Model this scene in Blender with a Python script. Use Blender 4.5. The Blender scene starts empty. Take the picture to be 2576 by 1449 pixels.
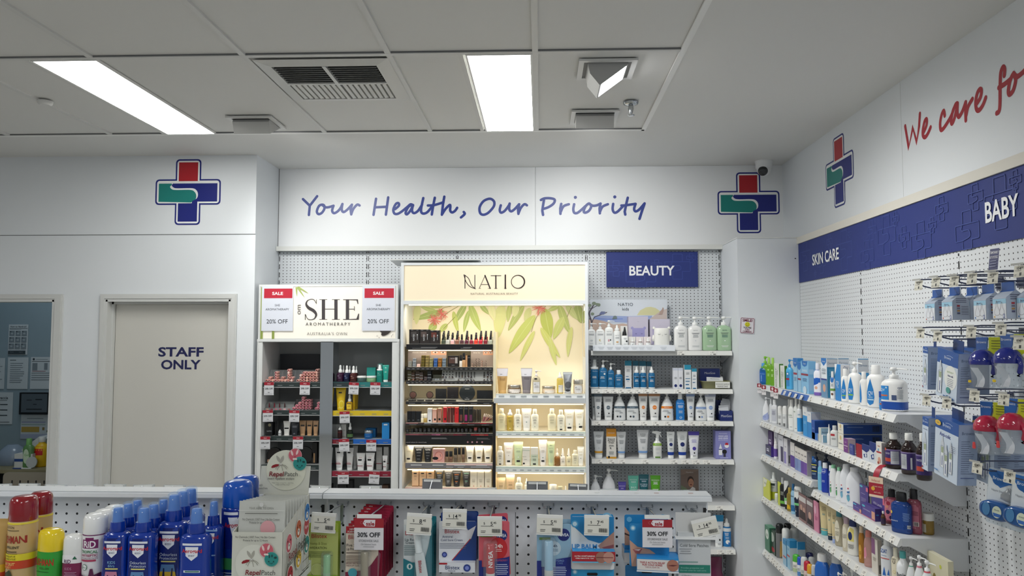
import bpy,bmesh,math,random
from mathutils import Vector,Matrix
from math import sin,cos,pi,radians
random.seed(7)
SC = bpy.context.scene
COL = SC.collection
# ---------------------------------------------------------------- camera
FPX,CX,CY,CAMH = 1936.0,1288.0,724.5,1.75
YAW,PIT = radians(2.1265),radians(3.483)
FW = Vector((-sin(YAW)*cos(PIT),cos(YAW)*cos(PIT),sin(PIT)))
RT = Vector((cos(YAW),sin(YAW),0)); UP = RT.cross(FW)
CAM = Vector((0,0,CAMH))
cd = bpy.data.cameras.new('camera'); co = bpy.data.objects.new('camera',cd); COL.objects.link(co)
cd.sensor_fit = 'HORIZONTAL'; cd.sensor_width = 36; cd.lens = 36*FPX/2576; cd.clip_start = .02; cd.clip_end = 60
co.matrix_world = Matrix(((RT.x,UP.x,-FW.x,0),(RT.y,UP.y,-FW.y,0),(RT.z,UP.z,-FW.z,CAMH),(0,0,0,1)))
SC.camera = co
# ---------------------------------------------------------------- exposure, world and lamps
SC.view_settings.view_transform = 'Standard'; SC.view_settings.look = 'None'
SC.view_settings.gamma = 1; SC.view_settings.exposure = 0.10; SC.view_settings.use_curve_mapping = False
W = bpy.data.worlds.new('world'); SC.world = W; W.use_nodes = True
W.node_tree.nodes['Background'].inputs[0].default_value = (.80,.86,.92,1)
W.node_tree.nodes['Background'].inputs[1].default_value = .05
SC.cycles.use_denoising = True
SC.cycles.max_bounces = 6; SC.cycles.transparent_max_bounces = 10
PANEL_E,SPOT_E,STAND_E = 15.5,30.0,5.2
def lamp(name,kind,loc,energy,col,rot=(0,0,0),**kw):
    l = bpy.data.lights.new(name,kind); l.energy = energy; l.color = col
    for k,v in kw.items(): setattr(l,k,v)
    o = bpy.data.objects.new(name,l); COL.objects.link(o); o.location = loc; o.rotation_euler = rot
    return o
CEIL = 2.895
# the shop's other ceiling troffers, behind and beside the photographer
for i,(x,y,e) in enumerate([(-2.0,.4,20),(.8,.2,20),(-.4,-1.6,24),(-4.4,1.6,20),(-4.6,-1.4,18)]):
    lamp('troffer_lamp','AREA',(x,y,CEIL-.02),e*.85,(.97,.99,1),shape='RECTANGLE',size=.28,size_y=1.16)

lamp('office_fill','AREA',(-3.6,5.3,CEIL-.05),4.4,(.86,.95,1),shape='SQUARE',size=.5)  # unseen fill added to brighten the office; no fitting is modelled
# ---------------------------------------------------------------- projecting photo points on to the room's planes
def ray(px,py): return FW + RT*((px-CX)/FPX) - UP*((py-CY)/FPX)
def U(px,py,Y=None,X=None,Z=None):
    d = ray(px,py)
    t = Y/d.y if Y is not None else X/d.x if X is not None else (Z-CAMH)/d.z
    return CAM + d*t
def PR(p):
    d = Vector(p)-CAM; w = d.dot(FW)
    return CX+FPX*d.dot(RT)/w,CY-FPX*d.dot(UP)/w
def x_at(px,Y,z):          # world x seen at column px on the line y=Y, height z
    k = (px-CX)/FPX
    n = RT-FW*k              # n.(p-CAM)=0
    return -(n.y*Y + n.z*(z-CAMH))/n.x
def y_at(px,X,z):
    k = (px-CX)/FPX; n = RT-FW*k
    return -(n.x*X + n.z*(z-CAMH))/n.y
def z_at(py,X,Y):
    k = (CY-py)/FPX; n = UP-FW*k
    return CAMH-(n.x*X+n.y*Y)/n.z
def conv(ox,oy,s): return lambda x,y: (ox+x*s,oy+y*s)

# ---------------------------------------------------------------- materials
NC = dict(white='f2f3f1',cream='f3ead0',black='15151a',grey='8d9196',lgrey='c9cdd0',dgrey='4c5157',navy='1a2a6c',blue='1f6fd0',sky='5fb2e6',
  teal='0f7f8c',dteal='0d4f5c',green='4fa53a',lime='b9cf2c',mint='5fc3a6',sage='a9cfa2',red='c2202f',dred='7d1426',pink='e58a98',lpink='f2c3c2',
  orange='e8872c',yellow='f2cf1a',gold='c7a75a',tan='c79a6c',beige='e5c9a0',brown='5b3522',purple='5a3f96',lilac='9d97d0',lav='cfc8e2',plum='6a1f45',
  amber='8a4a14',silver='b8bcc0',steel='9aa3ab',olive='8a8a5a',slate='5a6b78',cyan='2aa3d8',peach='f0b48e',skin='d9a27e',khaki='c8b77a',indigo='2b2a78',
  logored='b01c28',logonavy='15217a',logoteal='128079',wall='e9ecee',berry='8c1c4a',coral='e5533d',ice='cfe2f2',aero='06349a',aero2='0b2f8f',band='22327a',lipst='e7a9a0',mgblue='176a9c')
def lin(h):
    h = NC.get(h,h); r = [int(h[i:i+2],16)/255 for i in (0,2,4)]
    return tuple(c/12.92 if c <= .04045 else ((c+.055)/1.055)**2.4 for c in r)+(1,)
_m = {}
def M(col,rough=.45,metal=0,emit=0,alpha=1,spec=.5,coat=0,bump=0):
    k = (col,rough,metal,emit,alpha,spec,coat,bump)
    if k in _m: return _m[k]
    m = bpy.data.materials.new(col); m.use_nodes = True; nt = m.node_tree; b = nt.nodes['Principled BSDF']
    c = lin(col); b.inputs['Base Color'].default_value = c; b.inputs['Roughness'].default_value = rough
    b.inputs['Metallic'].default_value = metal; b.inputs['Specular IOR Level'].default_value = spec
    if coat: b.inputs['Coat Weight'].default_value = coat; b.inputs['Coat Roughness'].default_value = .08
    if emit: b.inputs['Emission Color'].default_value = c; b.inputs['Emission Strength'].default_value = emit
    if alpha < 1:
        tr = nt.nodes.new('ShaderNodeBsdfTransparent'); mx = nt.nodes.new('ShaderNodeMixShader'); mx.inputs[0].default_value = alpha
        tr.inputs[0].default_value = tuple(.6+.4*v for v in c[:3])+(1,)
        nt.links.new(tr.outputs[0],mx.inputs[1]); nt.links.new(b.outputs[0],mx.inputs[2]); nt.links.new(mx.outputs[0],nt.nodes['Material Output'].inputs[0])
    if bump:
        n = nt.nodes.new('ShaderNodeTexNoise'); n.inputs['Scale'].default_value = 220; n.inputs['Detail'].default_value = 3
        g = nt.nodes.new('ShaderNodeNewGeometry'); nt.links.new(g.outputs['Position'],n.inputs['Vector'])
        bp = nt.nodes.new('ShaderNodeBump'); bp.inputs['Strength'].default_value = bump; bp.inputs['Distance'].default_value = .002
        nt.links.new(n.outputs['Fac'],bp.inputs['Height']); nt.links.new(bp.outputs[0],b.inputs['Normal'])
        n2 = nt.nodes.new('ShaderNodeTexNoise'); n2.inputs['Scale'].default_value = 1.4; nt.links.new(g.outputs['Position'],n2.inputs['Vector'])
        mr = nt.nodes.new('ShaderNodeMapRange'); mr.inputs[3].default_value = rough-.06; mr.inputs[4].default_value = rough+.06
        nt.links.new(n2.outputs['Fac'],mr.inputs[0]); nt.links.new(mr.outputs[0],b.inputs['Roughness'])
    _m[k] = m; return m
def clear(col='f4f7f8',a=.08): return M(col,.05,alpha=a,coat=.8)
def pegs(col,ax,x0,z0,px=.025,pz=.0203,r=.0026,rough=.4,slot=None):
    """painted metal pegboard: holes on a grid in world space"""
    m = bpy.data.materials.new('pegboard'); m.use_nodes = True; nt = m.node_tree; b = nt.nodes['Principled BSDF']
    g = nt.nodes.new('ShaderNodeNewGeometry'); sp = nt.nodes.new('ShaderNodeSeparateXYZ'); nt.links.new(g.outputs['Position'],sp.inputs[0])
    def mt(op,a,bb=None):
        n = nt.nodes.new('ShaderNodeMath'); n.operation = op
        for i,v in enumerate((a,bb)):
            if v is None: continue
            if isinstance(v,(int,float)): n.inputs[i].default_value = v
            else: nt.links.new(v,n.inputs[i])
        return n.outputs[0]
    def cell(o,off,p): return mt('MULTIPLY',mt('SUBTRACT',mt('FRACT',mt('DIVIDE',mt('SUBTRACT',o,off-p*200),p)),.5),p)
    u = cell(sp.outputs[ax],x0,px); v = cell(sp.outputs[2],z0,pz)
    d = mt('SQRT',mt('ADD',mt('MULTIPLY',u,u),mt('MULTIPLY',v,v)))
    h = mt('LESS_THAN',d,r)
    mx = nt.nodes.new('ShaderNodeMix'); mx.data_type = 'RGBA'; nt.links.new(h,mx.inputs[0])
    mx.inputs[6].default_value = lin(col); mx.inputs[7].default_value = (.006,.006,.008,1)
    nt.links.new(mx.outputs[2],b.inputs['Base Color']); b.inputs['Roughness'].default_value = rough
    return m
def slots(col,z0,p=.055,duty=.62):
    m = bpy.data.materials.new('slotted_steel'); m.use_nodes = True; nt = m.node_tree; b = nt.nodes['Principled BSDF']
    g = nt.nodes.new('ShaderNodeNewGeometry'); sp = nt.nodes.new('ShaderNodeSeparateXYZ'); nt.links.new(g.outputs['Position'],sp.inputs[0])
    a = nt.nodes.new('ShaderNodeMath'); a.operation = 'DIVIDE'; a.inputs[1].default_value = p; nt.links.new(sp.outputs[2],a.inputs[0])
    f = nt.nodes.new('ShaderNodeMath'); f.operation = 'FRACT'; nt.links.new(a.outputs[0],f.inputs[0])
    l = nt.nodes.new('ShaderNodeMath'); l.operation = 'LESS_THAN'; l.inputs[1].default_value = duty; nt.links.new(f.outputs[0],l.inputs[0])
    mx = nt.nodes.new('ShaderNodeMix'); mx.data_type = 'RGBA'; nt.links.new(l.outputs[0],mx.inputs[0])
    mx.inputs[6].default_value = lin(col); mx.inputs[7].default_value = (.01,.01,.012,1); nt.links.new(mx.outputs[2],b.inputs['Base Color'])
    return m
# ---------------------------------------------------------------- mesh building
class MB:
    def __init__(s): s.v,s.f,s.mi,s.sm,s.mats = [],[],[],[],[]
    def add(s,vs,fs,m,smooth=False):
        if m not in s.mats: s.mats.append(m)
        k = s.mats.index(m); o = len(s.v); s.v += [tuple(v) for v in vs]
        for f in fs: s.f.append([i+o for i in f]); s.mi.append(k); s.sm.append(smooth)
        return s
    def box(s,a,b,m):
        (x0,y0,z0),(x1,y1,z1) = a,b
        return s.add([(x0,y0,z0),(x1,y0,z0),(x1,y1,z0),(x0,y1,z0),(x0,y0,z1),(x1,y0,z1),(x1,y1,z1),(x0,y1,z1)],
              [(3,2,1,0),(4,5,6,7),(0,1,5,4),(1,2,6,5),(2,3,7,6),(3,0,4,7)],m)
    def poly(s,pts,m): return s.add(pts,[list(range(len(pts)))],m)
    def prism(s,prof,x0,x1,m,ax=0):
        """profile (a,z) swept along an axis: ax 0 sweeps in x (a is y), ax 1 sweeps in y (a is x)"""
        n = len(prof); mk = (lambda t,a,z: (t,a,z)) if ax == 0 else (lambda t,a,z: (a,t,z))
        vs = [mk(x0,a,z) for a,z in prof]+[mk(x1,a,z) for a,z in prof]
        return s.add(vs,[list(range(n))[::-1],list(range(n,2*n))]+[(i,(i+1) % n,(i+1) % n+n,i+n) for i in range(n)],m)
    def loft(s,secs,m,seg=20,c=(0,0,0),axis='z',cap=True):
        vs,fs = [],[]
        for q in secs:
            z,rx,ry = q[:3]; n = q[3] if len(q) > 3 else 2; dx = q[4] if len(q) > 4 else 0
            for i in range(seg):
                a = 2*pi*(i+.5)/seg; ca,sa = cos(a),sin(a)
                x = rx*math.copysign(abs(ca)**(2/n),ca)+dx; y = ry*math.copysign(abs(sa)**(2/n),sa)
                p = (x,y,z) if axis == 'z' else (x,z,y) if axis == 'y' else (z,x,y)
                vs.append((p[0]+c[0],p[1]+c[1],p[2]+c[2]))
        k = len(secs)
        for j in range(k-1):
            for i in range(seg): fs.append((j*seg+i,j*seg+(i+1) % seg,(j+1)*seg+(i+1) % seg,(j+1)*seg+i))
        s.add(vs,fs,m,True)
        if cap: s.add(vs[:seg],[list(range(seg))[::-1]],m); s.add(vs[-seg:],[list(range(seg))],m)
        return s
    def tube(s,pts,r,m,seg=8):
        pts = [Vector(p) for p in pts]; rings = []
        for i,p in enumerate(pts):
            d = (pts[min(i+1,len(pts)-1)]-pts[max(i-1,0)]).normalized()
            a = d.cross(Vector((0,0,1)) if abs(d.z) < .9 else Vector((1,0,0))).normalized(); b = d.cross(a)
            rr = r[i] if isinstance(r,(list,tuple)) else r
            rings.append([p+a*cos(2*pi*k/seg)*rr+b*sin(2*pi*k/seg)*rr for k in range(seg)])
        fs = []
        for j in range(len(pts)-1):
            for i in range(seg): fs.append((j*seg+i,j*seg+(i+1) % seg,(j+1)*seg+(i+1) % seg,(j+1)*seg+i))
        s.add([v for q in rings for v in q],fs,m,True)
        s.add(rings[0],[list(range(seg))[::-1]],m); s.add(rings[-1],[list(range(seg))],m)
        return s
    def build(s,name,parent=None,loc=None,rot=None):
        me = bpy.data.meshes.new(name); me.from_pydata(s.v,[],s.f)
        for m in s.mats: me.materials.append(m)
        me.polygons.foreach_set('material_index',s.mi); me.polygons.foreach_set('use_smooth',s.sm)
        o = bpy.data.objects.new(name,me); COL.objects.link(o); o.parent = parent
        if loc: o.location = loc
        if rot is not None: o.rotation_euler = rot
        return o
def tag(o,label,cat,group=None):
    o['label'] = label; o['category'] = cat
    if group: o['group'] = group
    return o
def thing(name,label,cat,loc=(0,0,0),rot=0,group=None):
    o = bpy.data.objects.new(name,None); COL.objects.link(o); o.empty_display_size = .02
    o.location = loc; o.rotation_euler = rot if isinstance(rot,tuple) else (0,0,rot)
    return tag(o,label,cat,group)
def struct(o): o['kind'] = 'structure'; return o
# ---------------------------------------------------------------- flat shapes: text, ribbons, decals
_t = {}
def glyphs(s,bold=0,sp=1.0,cut=False):
    k = (s,bold,sp,cut)
    if k not in _t:
        cu = bpy.data.curves.new('lettering','FONT'); cu.body = s; cu.resolution_u = 3; cu.offset = bold; cu.space_character = sp
        o = bpy.data.objects.new('lettering',cu); me = bpy.data.meshes.new_from_object(o)
        if cut:                                           # sliced into strips so that it can follow a curved pack
            bm = bmesh.new(); bm.from_mesh(me); xs = [q.co.x for q in bm.verts] or [0]; q = min(xs)+.22
            while q < max(xs): bmesh.ops.bisect_plane(bm,geom=bm.verts[:]+bm.edges[:]+bm.faces[:],plane_co=(q,0,0),plane_no=(1,0,0)); q += .22
            for q in (.12,.24,.36,.48,.6): bmesh.ops.bisect_plane(bm,geom=bm.verts[:]+bm.edges[:]+bm.faces[:],plane_co=(0,q,0),plane_no=(0,1,0))
            bm.to_mesh(me); bm.free()
        v = [(p.co.x,p.co.y) for p in me.vertices]; f = [tuple(q.vertices) for q in me.polygons]
        bpy.data.objects.remove(o); bpy.data.meshes.remove(me); bpy.data.curves.remove(cu)
        xs = [a for a,_ in v] or [0]; x0,x1 = min(xs),max(xs)
        _t[k] = ([((a-(x0+x1)/2)/.73,b/.73) for a,b in v],f,(x1-x0)/.73)
    return _t[k]
def smooth(pts,n=5,closed=False):
    P = [Vector(p) for p in pts]; out = []; N = len(P)
    for i in range(N if closed else N-1):
        g = lambda j: P[j % N] if closed else P[max(0,min(N-1,j))]
        a,b,c,d = g(i-1),g(i),g(i+1),g(i+2)
        for k in range(n):
            t = k/n; out.append(.5*((2*b)+(c-a)*t+(2*a-5*b+4*c-d)*t*t+(3*b-a-3*c+d)*t**3))
    if not closed: out.append(P[-1])
    return out
def ribbon(pts,w,closed=False,round_=True):
    """2-d ribbon of width w along pts -> verts, faces"""
    P = [Vector((p[0],p[1])) for p in pts]; N = len(P); L,R = [],[]
    for i in range(N):
        a = P[(i-1) % N] if closed or i > 0 else P[i]; b = P[(i+1) % N] if closed or i < N-1 else P[i]
        d = (b-a); d = d.normalized() if d.length > 1e-9 else Vector((1,0)); n = Vector((-d.y,d.x))
        k = 1.0
        if 0 < i < N-1 or closed:
            e = (P[i]-a); e = e.normalized() if e.length > 1e-9 else d; k = 1/max(.6,abs(e.dot(d)))
        ww = w[i] if isinstance(w,list) else w
        L.append(P[i]+n*ww/2*k); R.append(P[i]-n*ww/2*k)
    vs = L+R; fs = [(i,i+1,N+i+1,N+i) for i in range(N-1)]
    if closed: fs.append((N-1,0,N,2*N-1))
    elif round_:
        for e,q,sg in ((0,P[1]-P[0],-1),(N-1,P[-1]-P[-2],1)):
            ww = w[e] if isinstance(w,list) else w; o = len(vs); d = q.normalized()*sg; n = (L[e]-R[e])/2
            vs += [P[e]+n*cos(pi*k/6)+d*(ww/2)*sin(pi*k/6) for k in range(7)]; fs.append(tuple(range(o,o+7)))
    return vs,fs
def rrect(x0,x1,z0,z1,r,n=4):
    out = []
    for cx,cz,a0 in ((x1-r,z1-r,0),(x0+r,z1-r,pi/2),(x0+r,z0+r,pi),(x1-r,z0+r,3*pi/2)):
        out += [(cx+r*cos(a0+pi/2*k/n),cz+r*sin(a0+pi/2*k/n)) for k in range(n+1)]
    return out
class Flat:
    """paints 2-d shapes on a surface: mp(u,v,layer)->3-d point"""
    def __init__(s,mb,mp): s.mb,s.mp,s.k = mb,mp,0
    def shape(s,vs,fs,m,run=0):
        s.k += 1; s.mb.add([s.mp(v[0],v[1],s.k+(i % run)/run*.9 if run else s.k) for i,v in enumerate(vs)],fs,m)
    def poly(s,pts,m): s.shape(pts,[tuple(range(len(pts)))],m)
    def patch(s,pts,m):
        """star-shaped polygon cut into rings so that it can follow a curved pack"""
        q = []
        for a,b in zip(pts,pts[1:]+pts[:1]): q += [(a[0]+(b[0]-a[0])*t/3,a[1]+(b[1]-a[1])*t/3) for t in range(3)]
        n = len(q); cx,cz = sum(a for a,_ in q)/n,sum(b for _,b in q)/n
        vs = [(cx,cz)]+[(cx+(a-cx)*r/4,cz+(b-cz)*r/4) for r in (1,2,3,4) for a,b in q]
        s.shape(vs,[(0,1+i,1+(i+1) % n) for i in range(n)]+[(1+r*n+i,1+(r+1)*n+i,1+(r+1)*n+(i+1) % n,1+r*n+(i+1) % n) for r in range(3) for i in range(n)],m)
    def rect(s,x0,x1,z0,z1,m,nx=1,nz=1):
        vs = [(x0+(x1-x0)*i/nx,z0+(z1-z0)*j/nz) for j in range(nz+1) for i in range(nx+1)]
        s.shape(vs,[(j*(nx+1)+i,j*(nx+1)+i+1,(j+1)*(nx+1)+i+1,(j+1)*(nx+1)+i) for j in range(nz) for i in range(nx)],m)
    def disc(s,x,z,rx,m,rz=None,n=18):
        rz = rz or rx; s.shape([(x,z)]+[(x+rx*cos(2*pi*k/n),z+rz*sin(2*pi*k/n)) for k in range(n)],[(0,1+k,1+(k+1) % n) for k in range(n)],m)
    def line(s,pts,w,m,closed=False,n=0):
        pts = smooth(pts,n,closed) if n else pts; s.shape(*ribbon(pts,w,closed),m,0 if closed else len(pts))
    def text(s,t,x,z,h,m,maxw=None,bold=0,sp=1.0,rot=0,sx=1.0,al='c',shear=0,cut=False):
        v,f,w = glyphs(t,bold,sp,cut)
        if not f: return
        if maxw and w*h*sx > maxw: sx *= maxw/(w*h*sx) if w*h*sx < 3.2*maxw else 1; h = h if w*h*sx <= maxw*1.01 else maxw/(w*sx)
        ox = 0 if al == 'c' else w/2 if al == 'l' else -w/2
        pts = [((a+ox+shear*(b-.5))*h*sx,(b-.5)*h) for a,b in v]
        if rot: c,q = cos(rot),sin(rot); pts = [(a*c-b*q,a*q+b*c) for a,b in pts]
        s.shape([(a+x,b+z) for a,b in pts],f,m)
def onY(Y,off=.0005): return lambda u,v,k: (u,Y-off*(k+1)*.6,v)          # facing the camera, u=x v=z
def onX(X,off=.0005): return lambda u,v,k: (X-off*(k+1)*.6,-u,v)         # facing -x, u=-y v=z
# the pharmacy cross, unit size, centred; used solid on the walls and as outline on the banners
def plus(h,a,r):
    o = []
    for sx,sz,q in ((1,1,0),(-1,1,1),(-1,-1,2),(1,-1,3)):
        def pt(x,z): c = [(x,z),(-z,x),(-x,-z),(z,-x)][q]; o.append(c)
        for k in range(5): t = pi/2*k/4; pt(h-r+r*cos(t),a-r+r*sin(t))
        pt(a,a)
        for k in range(5): t = pi/2*k/4; pt(a-r+r*cos(t),h-r+r*sin(t))
    return o
S_CURVE = [(-.232,.142),(-.27,.10),(-.235,.055),(-.17,.042),(.05,.042),(.125,.01),(.15,-.05),(.13,-.115),(.06,-.145)]
def cross(fl,x,z,s,mir=1):
    q = lambda pts: [(x+a*s*mir,z+b*s) for a,b in pts]
    m = lambda c: M(c,.35)
    fl.poly(q(plus(.5,.195,.055)),m('logonavy')); fl.poly(q(plus(.477,.172,.04)),m('white'))
    fl.poly(q([(-.147,.452),(.147,.452),(.147,.165),(-.147,.165)]),m('logored'))
    sc = smooth([(-.232,.125),(-.262,.095),(-.235,.058),(-.17,.045),(.05,.045),(.12,.01),(.143,-.05),(.125,-.11),(.06,-.147)],5)
    sc = [(p[0],p[1]) for p in sc]
    fl.poly(q([(-.449,.13),(-.25,.13)]+[(a-.014,b-.014) for a,b in sc[1:]]+[(-.449,-.147)]),m('logoteal'))
    fl.poly(q([(-.225,.13),(.449,.13),(.449,-.147),(.147,-.147),(.147,-.45),(-.147,-.45),(-.147,-.172),(.06,-.172)]+[(a+.012,b+.012) for a,b in sc[::-1]]),m('logonavy'))
def ghost(fl,x,z,s,m,zmin,zmax,mir=1):
    """outline cross on a banner, cut off at the banner's edges"""
    w = .011+.02*s
    def seg(pts,closed):
        pts = [(x+a*s*mir,z+b*s) for a,b in pts]; run = []
        if closed: pts = pts+[pts[0]]
        for p in pts:
            if zmin < p[1] < zmax: run.append(p)
            else:
                if run and run[-1]: a = run[-1]; e = zmin if p[1] <= zmin else zmax; run.append((p[0],e)) if abs(a[1]-e) > 1e-6 else None
                if len(run) > 1: fl.shape(*ribbon(run,w*.28,False,False),m)
                run = [(p[0],zmin+1e-6 if p[1] <= zmin else zmax-1e-6)]
        if len(run) > 1: fl.shape(*ribbon(run,w*.28,False,False),m)
    seg(plus(.5,.19,.03),True); seg([(p[0]*.9,p[1]) for p in smooth([(-.26,.19)]+S_CURVE,4)]+[(-.19,-.19)],False); seg([(-.19,.19),(.19,.19)],False)
# ================================================================ the room
YL,YP,XR,XW = 4.787,5.22,1.595,1.632        # staff-door wall, pegboard, right pegboard, right wall
paint = M('e4e8ec',.55,bump=.06); ceilp = M('dcdcda',.62,bump=.05); dark = M('1c1d20',.6)
mb = MB().box((-7,-4,-.1),(2,6.6,0),M('b9b6ae',.35,bump=.05)); struct(mb.build('floor'))
mb = MB()
mb.box((-7,-4,CEIL+.008),(2,6.6,CEIL+.12),ceilp)
mb.box((.578,-4,CEIL),(1.66,YP+.1,CEIL+.008),ceilp); mb.box((-7,4.275,CEIL),(.578,YP+.1,CEIL+.008),ceilp)
struct(mb.build('ceiling'))
# exposed grid of the tiled part
mb = MB(); gm = M('d6d6d4',.45); dk = M('77787a',.7)
xs = [.578,-.02,-.62,-1.22,-1.86,-2.46,-3.06,-3.66,-4.26,-4.86,-5.46]
for x in xs[1:]:
    mb.box((x-.012,-4,CEIL-.001),(x+.012,4.262,CEIL+.012),gm)
for y in (3.065,1.865,.665,-.535,-1.735):
    mb.box((-7,y-.012,CEIL-.0015),(.566,y+.012,CEIL+.006),gm); mb.box((-7,y-.0145,CEIL+.002),(.566,y-.012,CEIL+.012),dk)  # dark strip colours in the shadow gap beside each cross bar
mb.box((-7,4.258,CEIL-.002),(.582,4.282,CEIL+.006),M('eeeeec',.35)); mb.box((.566,-4,CEIL-.002),(.59,4.282,CEIL+.006),M('eeeeec',.35))
mb.box((-7,4.2555,CEIL+.001),(.566,4.258,CEIL+.012),dk)  # shadow gap coloured in along the perimeter angle too
for x in (-.316,-2.135): mb.box((x-.02,3.077,CEIL-.001),(x,4.258,CEIL+.006),gm)
struct(mb.build('trim_1'))
# staff-door wall, with a doorway and the staff door cut through it
TOP = 1.972
mb = MB(); m = paint
for x0,x1,z0,z1 in ((-7,-1.805,TOP,CEIL),(-3.087,-2.752,0,TOP),(-1.95,-1.805,0,TOP),(-7,-3.95,0,TOP)): mb.box((x0,YL,z0),(x1,YL+.12,z1),m)
mb.box((-7,YL-.004,2.389),(-1.8052,YL,CEIL),m); mb.box((-7,YL-.0012,2.385),(-1.8053,YL,2.389),dk)
mb.box((-1.925,YL+.12,0),(-1.805,6.4,CEIL),m); mb.box((-1.805,5.26,0),(-1.8,5.27,CEIL),m)
struct(mb.build('wall_left'))
# back wall with the upper fascia board
mb = MB(); mb.box((-1.805,5.25,0),(1.66,5.40,CEIL),m)
xj = x_at(1347,5.2,2.6)
for x0,x1 in ((-1.801,xj-.0008),(xj+.0008,XW)): mb.box((x0,5.2,2.345),(x1,5.25,CEIL-.001),M('eceef0',.45,bump=.04))
mb.box((-1.805,5.199,2.345),(-1.8015,5.25,CEIL),dk)
struct(mb.build('wall_back'))
mb = MB(); mb.box((-1.803,5.165,2.322),(1.216,5.2,2.353),M('dfe0dc',.4)); struct(mb.build('trim_2'))
mb = MB(); mb.box((1.217,YL,0),(XW,5.25,2.346),m); mb.box((1.213,YL-.004,2.346),(XW,5.25,2.352),M('e4e5e3',.4))
mb.loft([(0,.004,.004),(.002,.003,.003)],dark,10,(1.57,YL-.001,2.22),'y'); struct(mb.build('wall_column'))
mb = MB(); mb.box((XW,-4,0),(XW+.12,5.4,CEIL),m)
for px,y0 in ((2273,490),): q = U(px,y0,X=XW); mb.box((XW-.0006,q.y-.001,2.37),(XW,q.y+.001,CEIL),M('c9cccc',.6))
mb.box((XW-.0012,4.55,2.352),(XW,YL,2.356),dk); struct(mb.build('wall_right'))
mb = MB(); mb.box((XR-.014,-.5,2.309),(XW,YL,2.349),M('ddd9cf',.45)); struct(mb.build('trim_3'))
mb = MB(); mb.box((-7,-4.1,0),(2,-4,CEIL),m); struct(mb.build('wall_front'))
mb = MB(); mb.box((-7.1,-4,0),(-7,6.5,CEIL),m); struct(mb.build('wall_far_left'))
# dim room behind the doorway
bl = M('8fa3ad',.7)
mb = MB(); mb.box((-4.9,6.0,0),(-1.925,6.1,CEIL),bl); mb.box((-4.9,YL+.12,0),(-4.8,6.0,CEIL),bl); struct(mb.build('wall_office'))
# door frames
def frame(n,x0,x1,w,xi):
    mb = MB(); fm = M('d3d4d2',.4)
    for a,b in ((x0-w,x0),(x1,x1+w)): mb.box((a,YL-.016,0),(b,YL,TOP+.036),fm); mb.box((a+.007,YL-.021,0),(b-.007,YL-.016,TOP+.029),fm)
    mb.box((x0,YL-.016,TOP),(x1,YL,TOP+.036),fm); mb.box((x0-.007,YL-.021,TOP+.007),(x1+.007,YL-.016,TOP+.029),fm)
    for a,b in ((x0,x0+.012),(x1-.012,x1)): mb.box((a,YL-.016,0),(b,YL+.12,TOP),fm)
    mb.box((x0,YL-.016,TOP-.012),(x1,YL+.12,TOP),fm)
    if xi:
        for a,b in ((x0+.012,x0+.024),(x1-.024,x1-.012)): mb.box((a,YL+.035,0),(b,YL+.06,TOP-.012),fm)
        mb.box((x0+.012,YL+.035,TOP-.026),(x1-.012,YL+.06,TOP-.012),fm)
    return struct(mb.build(n))
frame('trim_4',-3.95,-3.087,.055,0); frame('trim_5',-2.752,-1.95,.038,1)
d = bpy.data.objects.new('door_1',None); COL.objects.link(d); struct(d)
dm = M('cfcdc6',.5,bump=.05)
MB().box((-2.727,YL+.062,.01),(-1.964,YL+.10,TOP-.014),dm).build('door_leaf',d)
mb = MB(); fl = Flat(mb,onY(YL+.0615)); nv = M('1b1f52',.4)
for t,y in (('STAFF',884.5),('ONLY',916.5)):
    p = U(455,y,Y=YL+.06); q = U(455,y-12.5,Y=YL+.06); ww = (x_at(512 if t == 'STAFF' else 505,YL+.06,p.z)-x_at(398 if t == 'STAFF' else 405,YL+.06,p.z)); h = (q.z-p.z)*2*.93
    fl.text(t,p.x,p.z,h,nv,bold=.028,sx=ww/(glyphs(t,.028)[2]*h))
mb.build('lettering',d)
# ---------------------------------------------------------------- wall crosses and slogans
def wall_cross(name,label,mp,x,z,s):
    mb = MB(); cross(Flat(mb,mp),x,z,s); return tag(mb.build(name),label,'emblem')
p = U(473,483,Y=YL-.005); wall_cross('pharmacy_cross','red navy and teal cross emblem on the wall above the staff door',onY(YL-.0045),p.x,p.z,(U(555,483,Y=YL).x-U(391,483,Y=YL).x))
p = U(1883,510,Y=5.2); wall_cross('pharmacy_cross','red navy and teal cross emblem under the dome camera',onY(5.1995),p.x,p.z,U(1961,510,Y=5.2).x-U(1805,510,Y=5.2).x)
a,b = U(2078,440,X=XW-.003),U(2144,415,X=XW-.003); p = U(2110,430,X=XW-.003)
wall_cross('pharmacy_cross','cross emblem on the side wall before the red slogan',onX(XW-.0005),-(a.y+b.y)/2,p.z,(U(2110,340,X=XW).z-U(2110,520,X=XW).z))
def script(name,label,mp,cv,strokes,dots,w,un,col):
    mb = MB(); fl = Flat(mb,mp); m = M(col,.4)
    for s in strokes:
        cl = s[0] == 'c'; st = s[0] == 's'; pts = s[1:] if (cl or st) else s
        pts = [un(*cv(*q)) for q in pts]; fl.line(pts,w,m,cl,0 if st or len(pts) == 2 else 5)
    for q in dots: c = un(*cv(*q)); fl.disc(c[0],c[1],w*.62,m)
    return tag(mb.build(name),label,'wall lettering')
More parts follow.
